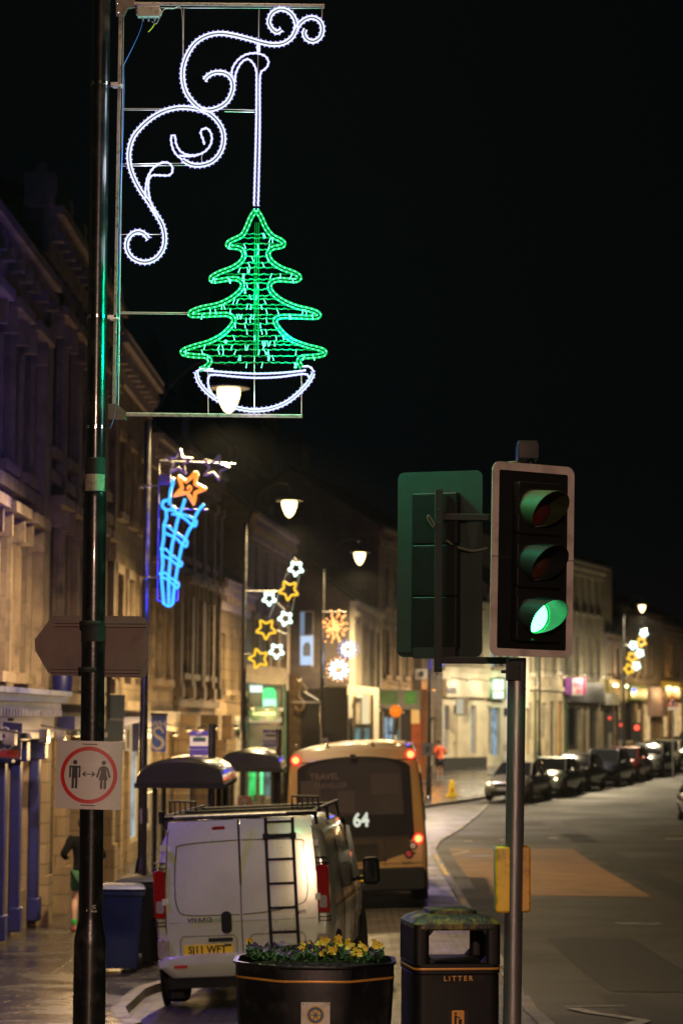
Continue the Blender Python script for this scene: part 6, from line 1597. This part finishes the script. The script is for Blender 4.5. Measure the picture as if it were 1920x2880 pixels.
# cars facing the camera
M['headglint'] = emat('headlight glint glow', (1, .72, .30), 16)  # glowing balls stand in for street-lamp glints on the headlights
def car(label, X, Y, rz, paint, lit=False, h=1.46, w=.86, L=4.2):
    t = thing('parked_car', (X, Y, g(X, Y) + .005), label, 'car', 'cars parked nose to tail along the far kerb', rz=rz)
    # local -y is the nose
    k = h / 1.46; s = w / .86
    def sec(y, hb, hm, ht, z0, zm, zt, r=.1): return [(x, yy, z) for x, yy, z in vsec(y, hb * s, hm * s, ht * s, z0, zm, zt, r)]
    bd = loft(MB(), [sec(-L / 2, .55, .62, .5, .34, .5, .62, .05), sec(-L / 2 + .12, .76, .8, .66, .22, .5, .74, .06), sec(-L / 2 + .5, .82, .85, .70, .2, .6, .84 * k, .08), sec(-L / 2 + 1.15, .83, .86, .72, .2, .62, .96 * k, .08), sec(0, .83, .86, .76, .2, .62, .97 * k, .06), sec(L / 2 - .6, .83, .86, .76, .2, .62, 1.0 * k, .06), sec(L / 2 - .1, .78, .82, .7, .24, .62, .98 * k, .08), sec(L / 2, .6, .66, .5, .4, .6, .8, .08)])
    bd.build('body', paint, t, ang=45)
    cb_ = [(-L / 2 + 1.05, .70, .93 * k), (-L / 2 + 1.85, .57, h - .05), (-.1 + .2, .585, h), (L / 2 - 1.0, .57, h - .03), (L / 2 - .18, .60, .98 * k)]
    gl = MB()
    ring = lambda y, wt, z: [(.76 * s, y, .90 * k), ((wt + .06) * s, y, max(.92 * k, z - .10)), (wt * s, y, z), (-wt * s, y, z), (-(wt + .06) * s, y, max(.92 * k, z - .10)), (-.76 * s, y, .90 * k)]
    loft(gl, [ring(*c) for c in cb_]); gl.build('glasshouse', M['glass'], t, ang=30)
    rf = MB(); rw = .56 * s
    rf.add([(-rw, -L / 2 + 1.87, h - .035), (rw, -L / 2 + 1.87, h - .035), (rw * 1.02, .1, h + .012), (rw, L / 2 - 1.0, h - .015), (-rw, L / 2 - 1.0, h - .015), (-rw * 1.02, .1, h + .012)], [(0, 1, 2, 5), (5, 2, 3, 4)])
    for sx in (-1, 1):
        rf.tube([(sx * .74 * s, -L / 2 + 1.08, .95 * k), (sx * .59 * s, -L / 2 + 1.86, h - .04), (sx * .60 * s, .1, h), (sx * .58 * s, L / 2 - 1, h - .03), (sx * .66 * s, L / 2 - .2, 1.0 * k)], .03, 6)
        rf.tube([(sx * .79 * s, .15, .93 * k), (sx * .62 * s, .15, h - .02)], .03, 6)
    rf.build('roof', paint, t, smooth=False)
    for sx in (-1, 1):
        hl = MB().ball((sx * .60 * s, -L / 2 + .20, .66), .13, 12, 0, (1.15, .75, .62)).build('headlight', M['headlens'], t)
        MB().ball((sx * .60 * s, -L / 2 + .105, .66), .055, 10).build('glint_ball', M['headglint'] if lit else M['chrome'], hl)
        MB().ball((sx * .62 * s, -L / 2 + .08, .38), .06, 8, 0, (1, .5, 1)).build('fog_light', M['chrome'], t)
        m_ = MB().ball((sx * .95 * s, -L / 2 + 1.45, .98 * k), .09, 10, 0, (1.1, .6, .75)); m_.tube([(sx * .8 * s, -L / 2 + 1.45, .95 * k), (sx * .95 * s, -L / 2 + 1.45, .97 * k)], .025, 5); m_.build('wing_mirror', paint, t)
    MB().rbox(-.38 * s, .38 * s, -L / 2 - .03, -L / 2 + .2, .56, .68, .03).build('grille', M['trimblack'], t)
    MB().rbox(-.5 * s, .5 * s, -L / 2 - .02, -L / 2 + .2, .24, .38, .04).build('air_intake', M['trimblack'], t)
    MB().box(-.26, .26, -L / 2 - .045, -L / 2 - .02, .43, .54).build('number_plate', M['platewhite'], t)
    for y in (-L / 2 + .75, L / 2 - .75):
        for sx in (-1, 1): wheel(t, sx * .76 * s, y, .31, .19, sx)
    return t
def paint(name, col, metal=.4): return mat(name, col, .25, metal, .05, 3, 0, coat=.8)
cd = Vector((.325, .946, 0)); hd_ = -math.atan2(cd.x, cd.y)
specs = [('silver hatchback, first in the row, partly hidden by the grey signal pole', (.36, .35, .31), 1.46, .86), ('grey green estate car just right of the signal pole with bright headlight', (.20, .23, .19), 1.48, .86),
         ('black car third in the row with glossy windscreen', (.010, .010, .012), 1.5, .86), ('black car fourth in the row, taller roof', (.02, .025, .05), 1.55, .88), ('dark red car fifth in the parked row', (.16, .012, .014), 1.5, .86),
         ('dark grey car sixth in the parked row', (.07, .075, .075), 1.5, .86), ('pale silver car seventh in the row with two bright headlights', (.5, .47, .36), 1.5, .88), ('black off-road car eighth in the row', (.008, .008, .01), 1.72, .92), ('dark car at the right edge of the row', (.02, .02, .022), 1.66, .9)]
for i, (lb_, c_, h_, w_) in enumerate(specs):
    p = Vector((6.75, 91.8, 0)) + cd * (4.75 * i) + Vector((.5, 0, 0)) * (i % 2) * .3
    if i >= 7: p += cd * 1.5
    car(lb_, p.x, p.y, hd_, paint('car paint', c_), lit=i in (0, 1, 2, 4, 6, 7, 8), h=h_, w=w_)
tt = car('black car cut off by the right edge on the open road', at(1992, 2020, 78).x, 78, -.02, paint('car paint', (.008, .008, .01)))
tt['group'] = 'cars on the open road'
# ---------------------------------------------------------------- people
def skin(name, nodes, edges, material, parent, sub=2):
    names = list(nodes); idx = {n: i for i, n in enumerate(names)}
    me = bpy.data.meshes.new(name); me.from_pydata([tuple(nodes[n][0]) for n in names], [(idx[a], idx[b]) for a, b in edges], [])
    me.materials.append(material)
    o = bpy.data.objects.new(name, me); COL.objects.link(o); o.parent = parent
    md = o.modifiers.new('skin', 'SKIN'); md.use_smooth_shade = True
    if not me.skin_vertices: me.skin_vertices.new()
    for i, n in enumerate(names):
        r = nodes[n][1]; r = r if isinstance(r, tuple) else (r, r)
        me.skin_vertices[0].data[i].radius = r; me.skin_vertices[0].data[i].use_root = (i == 0)
    s = o.modifiers.new('sub', 'SUBSURF'); s.levels = sub; s.render_levels = sub
    return o
M['skin'] = mat('skin', (.42, .24, .17), .55, 0, .08, 8)
def person(label, loc, rz, top, short, sock, shoe, hair, runner=True, group=None, longsl=True):
    t = thing('person', loc, label, 'person', group, rz=rz)     # faces +y
    N = {'pelvis': ((0, 0, .93), (.13, .10)), 'waist': ((0, .02, 1.08), (.125, .09)), 'chest': ((0, .05, 1.30), (.155, .105)), 'neckb': ((0, .06, 1.46), .065), 'neck': ((0, .075, 1.52), .052), 'chin': ((0, .11, 1.58), (.058, .07)), 'head': ((0, .10, 1.67), (.075, .092)), 'crown': ((0, .085, 1.735), (.06, .07)),
         'shl': ((-.17, .05, 1.42), .06), 'ell': ((-.31, -.06, 1.20), .042), 'wrl': ((-.25, .16, 1.13), .028), 'hal': ((-.23, .23, 1.15), (.03, .02)),
         'shr': ((.17, .05, 1.42), .06), 'elr': ((.32, -.05, 1.18), .042), 'wrr': ((.26, .17, 1.14), .028), 'har': ((.24, .24, 1.16), (.03, .02)),
         'hpl': ((-.095, 0, .88), .092), 'knl': ((-.11, .04 if not runner else .06, .50), .058), 'cfl': ((-.12, -.02, .36), .056), 'anl': ((-.12, -.06, .09), .034), 'tol': ((-.13, .10, .035), (.04, .028)),
         'hpr': ((.095, 0, .88), .092), 'knr': ((.10, .22 if runner else .04, .56 if runner else .50), .058), 'cfr': ((.10, .12 if runner else .0, .42 if runner else .36), .056), 'anr': ((.10, -.06 if runner else -.03, .22 if runner else .09), .034), 'tor': ((.11, .05 if runner else .12, .12 if runner else .035), (.04, .028))}
    E = [('pelvis', 'waist'), ('waist', 'chest'), ('chest', 'neckb'), ('neckb', 'neck'), ('neck', 'chin'), ('chin', 'head'), ('head', 'crown'), ('chest', 'shl'), ('shl', 'ell'), ('ell', 'wrl'), ('wrl', 'hal'), ('chest', 'shr'), ('shr', 'elr'), ('elr', 'wrr'), ('wrr', 'har'),
         ('pelvis', 'hpl'), ('hpl', 'knl'), ('knl', 'cfl'), ('cfl', 'anl'), ('anl', 'tol'), ('pelvis', 'hpr'), ('hpr', 'knr'), ('knr', 'cfr'), ('cfr', 'anr'), ('anr', 'tor')]
    for sd, s in (('l', -1), ('r', 1)):                      # fingers and thumb
        hx, hy, hz = N['ha' + sd][0]
        for i, (dx, ln) in enumerate(((-.024, .055), (-.008, .065), (.008, .06), (.022, .048))):
            a, b = 'f%d%s' % (i, sd), 'g%d%s' % (i, sd)
            N[a] = ((hx + dx, hy + .045, hz), .009); N[b] = ((hx + dx, hy + .05 + ln * .5, hz - ln * .6), .008); E += [('ha' + sd, a), (a, b)]
        N['t' + sd] = ((hx - s * .035, hy + .03, hz + .015), .010); E.append(('ha' + sd, 't' + sd))
    skin('body', N, E, M['skin'], t)
    def g_(n, k=1.25, add=.012):
        p, r = N[n]; r = r if isinstance(r, tuple) else (r, r); return (p, (r[0] * k + add, r[1] * k + add))
    J = {n: g_(n, 1.12) for n in ('waist', 'chest', 'neckb', 'shl', 'ell', 'shr', 'elr')}
    J['pelvis2'] = ((0, 0, .96), (.155, .125)); JE = [('waist', 'chest'), ('chest', 'neckb'), ('chest', 'shl'), ('shl', 'ell'), ('chest', 'shr'), ('shr', 'elr'), ('waist', 'pelvis2')]
    if longsl:
        for s in 'lr':
            w = Vector(N['el' + s][0]).lerp(Vector(N['wr' + s][0]), .9); J['c' + s] = (tuple(w), .042); JE.append(('el' + s, 'c' + s))
    skin('jacket', J, JE, top, t)
    Sh = {'pelvis': ((0, 0, .93), (.15, .125)), 'hpl': g_('hpl', 1.1), 'hpr': g_('hpr', 1.1)}; SE = [('pelvis', 'hpl'), ('pelvis', 'hpr')]
    for s in 'lr':
        w = Vector(N['hp' + s][0]).lerp(Vector(N['kn' + s][0]), .72); Sh['h' + s] = (tuple(w), .088); SE.append(('hp' + s, 'h' + s))
    skin('shorts', Sh, SE, short, t)
    for s in 'lr':
        a, b = Vector(N['cf' + s][0]), Vector(N['an' + s][0]); p1 = a.lerp(b, .45)
        skin('sock', {'a': (tuple(p1), .05), 'b': (tuple(b), .042)}, [('a', 'b')], sock, t, 1)
        c_ = Vector(N['to' + s][0]); h_ = b + Vector((0, -.03, -.045))
        skin('shoe', {'a': (tuple(h_), (.045, .045)), 'b': (tuple(h_.lerp(c_, .6)), (.048, .04)), 'c': (tuple(c_ + Vector((0, .03, .005))), (.045, .03))}, [('a', 'b'), ('b', 'c')], shoe, t, 2)
    hb_ = MB().ball((0, .075, 1.70), .098, 14, 0, (.92, 1.08, 1.0)); hb_.v = [v if v.y < .14 or v.z > 1.74 else Vector((v.x * .9, .14, v.z)) for v in hb_.v]; hb_.build('hair', hair, t)
    fc = MB(); fc.ball((0, .205, 1.645), .017, 8, 0, (.8, 1, 1.4))
    for s in (-1, 1): fc.ball((s * .082, .09, 1.65), .025, 8, 0, (.5, .8, 1.2))
    fc.build('nose_and_ears', M['skin'], t)
    e = MB()
    for s in (-1, 1): e.ball((s * .032, .188, 1.67), .009, 6)
    e.box(-.022, .022, .180, .190, 1.607, 1.614); e.build('eyes_and_mouth', mat('face dark', (.05, .02, .02), .5), t)
    return t
px_ = at(240, 2020, 38.3).x
person('person in dark jacket and green shorts walking away behind the near lamp post', (px_, 38.3, g(px_, 38.3) + .11), .12, mat('dark jacket', (.004, .004, .005), .9, spec=.1), mat('green shorts', (.018, .075, .03), .8), mat('green socks', (.02, .35, .04), .8), mat('red shoes', (.25, .04, .03), .6), mat('dark hair', (.03, .02, .015), .7))
px_ = at(1236, 2020, 106).x
person('person in bright orange top and black shorts by the cream building', (px_, 106, g(px_, 106) + .11), .5, mat('orange top', (.75, .10, .02), .8), mat('black shorts', (.01, .01, .012), .8), mat('white socks', (.5, .5, .5), .8), mat('white shoes', (.6, .6, .65), .6), mat('fair hair', (.08, .05, .03), .7), False)
px_ = at(1096, 2020, 98).x
person('person in orange top whose head shows above the bus roof', (px_, 98, g(px_, 98) + .11), 2.4, mat('orange top', (.75, .13, .03), .8), mat('black shorts', (.01, .01, .012), .8), mat('white socks', (.5, .5, .5), .8), mat('white shoes', (.6, .6, .65), .6), mat('pale cap', (.4, .3, .28), .7), False)

# ---------------------------------------------------------------- shelters, bus stops, signs, bins
M['dome'] = mat('smoked shelter roof', (.008, .007, .005), .25, 0, .3, 3, 0, coat=.2, spec=.3, dirt=(.016, .014, .007), dscale=4)
M['shelterglass'] = bpy.data.materials.new('shelter glass'); M['shelterglass'].use_nodes = True
_b = M['shelterglass'].node_tree.nodes['Principled BSDF']; _b.inputs['Alpha'].default_value = .16; _b.inputs['Base Color'].default_value = (.05, .06, .06, 1); _b.inputs['Roughness'].default_value = .05
def shelter(label, cpx, Y, ztop, length=3.8, hw=.6, rise=.34):
    X = at(cpx, 2020, Y).x; t = thing('bus_shelter', (X, Y, g(X, Y) + .1), label, 'bus shelter', 'domed bus shelters on the pavement')
    zt = ztop - t.location.z; zb = zt - rise
    m = MB(); n = 14; vs = []
    for y in (0, .12, length - .12, length):
        dip = .05 if y in (0, length) else 0
        for i in range(n + 1):
            a = math.pi * i / n; vs.append((-hw * math.cos(a), y, zb + (rise - dip) * math.sin(a) ** .8))
    fs = []; N_ = n + 1
    for j in range(3):
        for i in range(n): fs.append((j * N_ + i, (j + 1) * N_ + i, (j + 1) * N_ + i + 1, j * N_ + i + 1))
    fs.append(tuple(range(n + 1))[::-1]); fs.append(tuple(3 * N_ + i for i in range(n + 1))); fs.append((0, n, 3 * N_ + n, 3 * N_))
    m.add(vs, fs); m.build('roof', M['dome'], t, ang=50)
    MB().box(-hw - .02, hw + .02, -.02, length + .02, zb - .07, zb - .003).build('roof_rim', M['matt'], t)
    for x in (-hw + .12, hw - .16):
        for y in (.12, length / 2, length - .12): MB().tube([(x, y, 0), (x, y, zb - .07)], .035, 8).build('post', M['matt'], t)
    for y0, y1 in ((.16, length / 2 - .04), (length / 2 + .04, length - .16)): MB().box(-hw + .11, -hw + .13, y0, y1, .25, zb - .15).build('glass_panel', M['shelterglass'], t)
    MB().box(-hw + .16, hw - .2, .11, .13, .25, zb - .15).build('glass_panel', M['shelterglass'], t)
    MB().box(-hw + .2, -hw + .5, .5, length - .5, .42, .47).build('bench', M['galv'], t)
    return t
shelter('nearer dark domed bus shelter, above and left of the silver van', 508, 33.2, CAMZ + (2020 - 2135) * 33.2 / F)
shelter('farther dark domed bus shelter beside the green-lit shop', 702, 45, CAMZ + (2020 - 2110) * 45 / F)
def stop(label, ppx, f0, f1, y0, y1, ytop, Y):
    X = at(ppx, 2020, Y).x; t = thing('bus_stop', (X, Y, g(X, Y) + .1), label, 'bus stop', 'bus stop poles with white and blue flags'); lo = t.location
    zt = CAMZ + (2020 - ytop) * Y / F - lo.z
    MB().tube([(0, 0, 0), (0, 0, zt)], .055, 12).build('pole', M['black'], t)
    h = (y1 - y0)
    px_panel('flag', px_rect(f0, y0, f1, y1), Y - .02, M['signwhite'], t, .03, lo)
    vio = mat('violet blue print', (.05, .03, .30), .5)
    for a, b in ((0, .14), (.62, .70), (.78, .86), (.90, 1.0)): px_panel('print_band', px_rect(f0, y0 + h * a, f1, y0 + h * b), Y - .028, vio, t, .006, lo)
    px_panel('bus_mark', px_rect(f0 + (f1 - f0) * .18, y0 + h * .26, f1 - (f1 - f0) * .12, y0 + h * .38), Y - .028, mat('dark green mark', (.02, .06, .04), .5), t, .006, lo)
    text_mesh('lettering', 'bus', h * .13 * Y / F, M['signwhite'], t, Matrix.Translation(tuple(at((f0 + f1) / 2, y0 + h * .07, Y - .035) - lo)), .001, .001)
    return t
stop('bus stop pole rising beside the nearer domed shelter', 597, 534, 585, 2056, 2124, 2038, 36.0)
stop('bus stop pole rising beside the farther domed shelter', 784, 739, 780, 2053, 2101, 2052, 47.0)
def board(name, label, pts, Y, material, cat='shop sign', dep=.06):
    o = thing(name, at(pts[0][0], pts[0][1], Y), label, cat); px_panel('panel', pts, Y, material, o, dep, o.location); return o
b_ = board('hanging_banner', 'tall blue hanging banner with a big white curly S', [(426, 2112), (466, 2116), (470, 2010), (426, 2006)], 50, mat('banner blue', (.012, .08, .60), .5)); lo = b_.location
k = 50 / F
text_mesh('lettering', 'WH', 24 * k, M['signwhite'], b_, Matrix.Translation(tuple(at(446, 2037, 49.97) - lo)), .002, .004, sx=.95)
sp_ = smooth_path([(459, 2062), (456, 2052), (446, 2046), (434, 2052), (433, 2063), (442, 2072), (455, 2080), (459, 2092), (452, 2103), (440, 2106), (429, 2098), (427, 2090)], 6)
n_ = len(sp_); m = MB(); wd = [2.2 + 2.6 * math.sin(math.pi * i / (n_ - 1)) for i in range(n_)]
m.tube([at(x, y, 49.97) - lo for x, y in sp_], [w_ * k for w_ in wd], 6)
for v in m.v: v.y = -.03 + (v.y + .03) * .12
m.build('letter_s', M['signwhite'], b_); px_panel('top_band', px_rect(427, 2009, 468, 2022), 49.98, mat('banner dark blue', (.01, .03, .2), .5), b_, .01, lo)
MB().tube([at(424, 2008, 50) - lo, at(472, 2010, 50) - lo], .03, 6).build('rail', M['matt'], b_)
b_ = board('hanging_sign', 'dark green hanging sign board in two panels right of the near post', [(294, 2085), (346, 2087), (352, 1955), (303, 1953)], 44, mat('dark slate green', (.012, .03, .032), .5)); lo = b_.location
px_panel('divider', [(300, 2026), (349, 2028), (349, 2021), (300, 2020)], 43.97, mat('sign divider', (.12, .12, .11), .5), b_, .02, lo); text_mesh('lettering', '0', .12, M['signwhite'], b_, Matrix.Translation(tuple(at(298, 2068, 43.96) - lo)), .002, .004)
MB().tube([at(305, 1902, 43.9) - lo, at(304, 2024, 43.9) - lo], .035, 6).build('bracket', M['matt'], b_)
b_ = board('box_sign', 'blue and white projecting box sign between the banner and the green board', [(372, 2114), (392, 2112), (392, 2032), (372, 2036)], 48, M['blueshop'], dep=.5); lo = b_.location
px_panel('lit_face', px_rect(352, 2040, 371, 2112), 48.0, emat('cream lit face', (.9, .65, .35), .45), b_, .1, lo); px_panel('print', px_rect(358, 2052, 364, 2105), 47.97, mat('print brown', (.2, .13, .06), .6), b_, .02, lo)
b_ = board('distancing_sign', 'small white and red ring distancing sign on the third lamp post', px_rect(667, 2238, 710, 2276), 52.4, M['signwhite'], 'sign', .02); lo = b_.location
m = MB(); c_ = at(689, 2258, 52.38) - lo; ringpoly(m, c_.x, c_.z, 14 * 52.4 / F, 18 * 52.4 / F, -.035, -.025, 24); m.build('ring', M['red'], b_)
m = MB()
for dx in (-7, 7): m.box(c_.x + (dx - 2) * .0077, c_.x + (dx + 2) * .0077, -.033, -.025, c_.z - .07, c_.z + .03)
m.build('pictogram', M['navy'], b_)
for x0, y0, x1, y1, Y, lb_ in ((1187, 2090, 1216, 2125, 89.8, 'white notice plate on the post beside the orange-shirted person'), (902, 2076, 922, 2096, 70.9, 'small grey plate on the fourth lamp post'), (394, 2274, 418, 2316, 34.35, 'small notice sticker low on the second lamp post')):
    b_ = board('notice', lb_, px_rect(x0, y0, x1, y1), Y, mat('notice paper', (.36, .34, .38), .6), 'notice', .01)
    px_panel('print', px_rect(x0 + (x1 - x0) * .3, y0 + (y1 - y0) * .25, x0 + (x1 - x0) * .7, y0 + (y1 - y0) * .75), Y - .01, M['greyshop'], b_, .005, b_.location)
# wheelie bins
def wbin(label, px, Y, col, hgt=1.07, rz=.1, wd=.29, name='wheelie_bin'):
    X = at(px, 2020, Y).x; t = thing(name, (X, Y, g(X, Y) + .11), label, 'wheelie bin', 'wheelie bins on the pavement', rz=rz)
    m = MB(); rring(m, [(wd * .82, .22, .03, .05), (wd * .98, .34, .03, hgt - .12), (wd * 1.07, .38, .03, hgt - .115), (wd * 1.07, .38, .03, hgt - .06), (wd * 1.0, .36, .03, hgt - .055)]); m.build('body', col, t, bevel=.004)
    m = MB(); rring(m, [(wd * 1.09, .40, .04, hgt - .052), (wd * 1.10, .41, .04, hgt - .03), (wd * .95, .34, .06, hgt - .0), (wd * .6, .2, .05, hgt + .012)]); m.build('lid', col, t)
    MB().tube([(-wd * .8, .42, hgt - .06), (wd * .8, .42, hgt - .06)], .016, 6).build('handle', col, t)
    for s in (-1, 1): MB().lathe([(.10, -.03), (.10, .03)], (0, 0, 0), 16, 0, Matrix.Translation((s * wd * .92, .20, .10)) @ Matrix.Rotation(R(90), 4, 'Y')).build('wheel', M['rubber'], t)
    return t
wbin('blue wheelie bin standing left of the silver van', 345, 31.5, mat('blue bin plastic', (.006, .025, .085), .45, 0, .2, 4, .05, 20, dirt=(.01, .02, .05), dscale=3), 1.10, .12)
wbin('black wheelie bin half behind the blue bin', 408, 32.6, M['blackplastic'], 1.14, -.05)
wbin('black wheelie bin close to the second lamp post', 436, 33.6, M['blackplastic'], 1.12, .2)
# warning cone, beacon, far signs and signals
cx_ = at(1271, 2020, 92).x; wc = thing('warning_cone', (cx_, 92, g(cx_, 92) + .1), 'small yellow warning cone on the far pavement', 'cone')
MB().prism([(-.24, 0), (.24, 0), (.24, .07), (.14, .10), (.075, .62), (-.075, .62), (-.14, .10), (-.24, .07)], -.10, .10).build('body', emat('bright yellow', (.9, .55, .0), .10, base=(.8, .5, .01)) if False else M['yellow'], wc, bevel=.02)
MB().prism([(-.05, .22), (.05, .22), (.0, .36)], -.11, -.099).build('symbol', M['red'], wc)
cx_ = at(1112, 2020, 78).x; bc_ = thing('crossing_beacon', (cx_, 78, g(cx_, 78) + .1), 'glowing orange globe beacon on a striped pole behind the bus', 'beacon'); zz = CAMZ + (2020 - 1999) * 78 / F - bc_.location.z
for i in range(6): MB().tube([(0, 0, zz * i / 6.5), (0, 0, zz * (i + 1) / 6.5)], .045, 10).build('pole_band', M['black'] if i % 2 else M['signwhite'], bc_)
MB().tube([(0, 0, zz * 6 / 6.5), (0, 0, zz - .15)], .045, 10).build('pole_band', M['black'], bc_)
MB().ball((0, 0, zz), .20, 24).build('globe', emat('orange globe', (1, .20, .0), 1.0), bc_); rl(bc_, (0, -.3, zz), 8, (1, .3, .02))
MB().ball((.26, .3, zz - .05), .05, 8).build('cable_end', M['greymetal'], bc_)
Yw = 112; w_ = thing('warning_sign', (at(1891, 2020, Yw).x, Yw, g(at(1891, 2020, Yw).x, Yw)), 'white triangle warning sign with red edge at the right edge', 'road sign'); lo = w_.location
px_panel('panel', [(1873, 1987), (1907, 1987), (1890, 1954)], Yw, M['red'], w_, .04, lo); px_panel('white_triangle', [(1879, 1983), (1901, 1983), (1890, 1962)], Yw - .03, M['signwhite'], w_, .02, lo); px_panel('symbol', px_rect(1887, 1970, 1894, 1981), Yw - .05, M['matt'], w_, .015, lo); px_panel('lower_plate', px_rect(1877, 1988, 1904, 1997), Yw, M['signwhite'], w_, .04, lo)
MB().tube([(0, .05, 0), (0, .05, at(1891, 1960, Yw).z - lo.z)], .04, 8).build('pole', M['galv'], w_)
for px1, py1, Y, lb_ in ((1789, 2040, 126, 'far traffic signal showing red between the parked cars and lamp post'), (1713, 2014, 128, 'far signal with a dim red lamp left of the far lamp posts'), (1744, 2033, 127, 'far small red signal beside the far lamp post')):
    X = at(px1, 2020, Y).x; t = thing('traffic_signal', (X, Y, g(X, Y)), lb_, 'traffic light', 'far red traffic signals'); zc = CAMZ + (2020 - py1) * Y / F - t.location.z
    MB().tube([(0, .05, 0), (0, .05, zc)], .057, 8).build('pole', M['galv'], t); MB().prism(rrect(-.2, .2, zc - .75, zc + .25, .05), -.05, .02).build('head', M['blackplastic'], t)
    MB().prism(circle(0, zc, .10 if px1 != 1789 else .14, 16), -.08, -.05).build('red_lamp', emat('red signal', (1, .06, .03), 2.5 if px1 == 1789 else 1.0), t)
# the air: damp night haze that carries the halo of each lamp
if True:
    hz = MB().box(-130, 170, -12, 420, -6, 70).build('haze', bpy.data.materials.new('haze air'), smooth=False)
    hz['kind'] = 'stuff'
    hm_ = hz.data.materials[0]; hm_.use_nodes = True; nt = hm_.node_tree; nt.nodes.clear()
    out = nt.nodes.new('ShaderNodeOutputMaterial'); pv = nt.nodes.new('ShaderNodeVolumePrincipled')
    pv.inputs['Color'].default_value = (.9, .93, .95, 1); pv.inputs['Density'].default_value = HAZE; pv.inputs['Anisotropy'].default_value = .35
    nt.links.new(pv.outputs[0], out.inputs['Volume'])
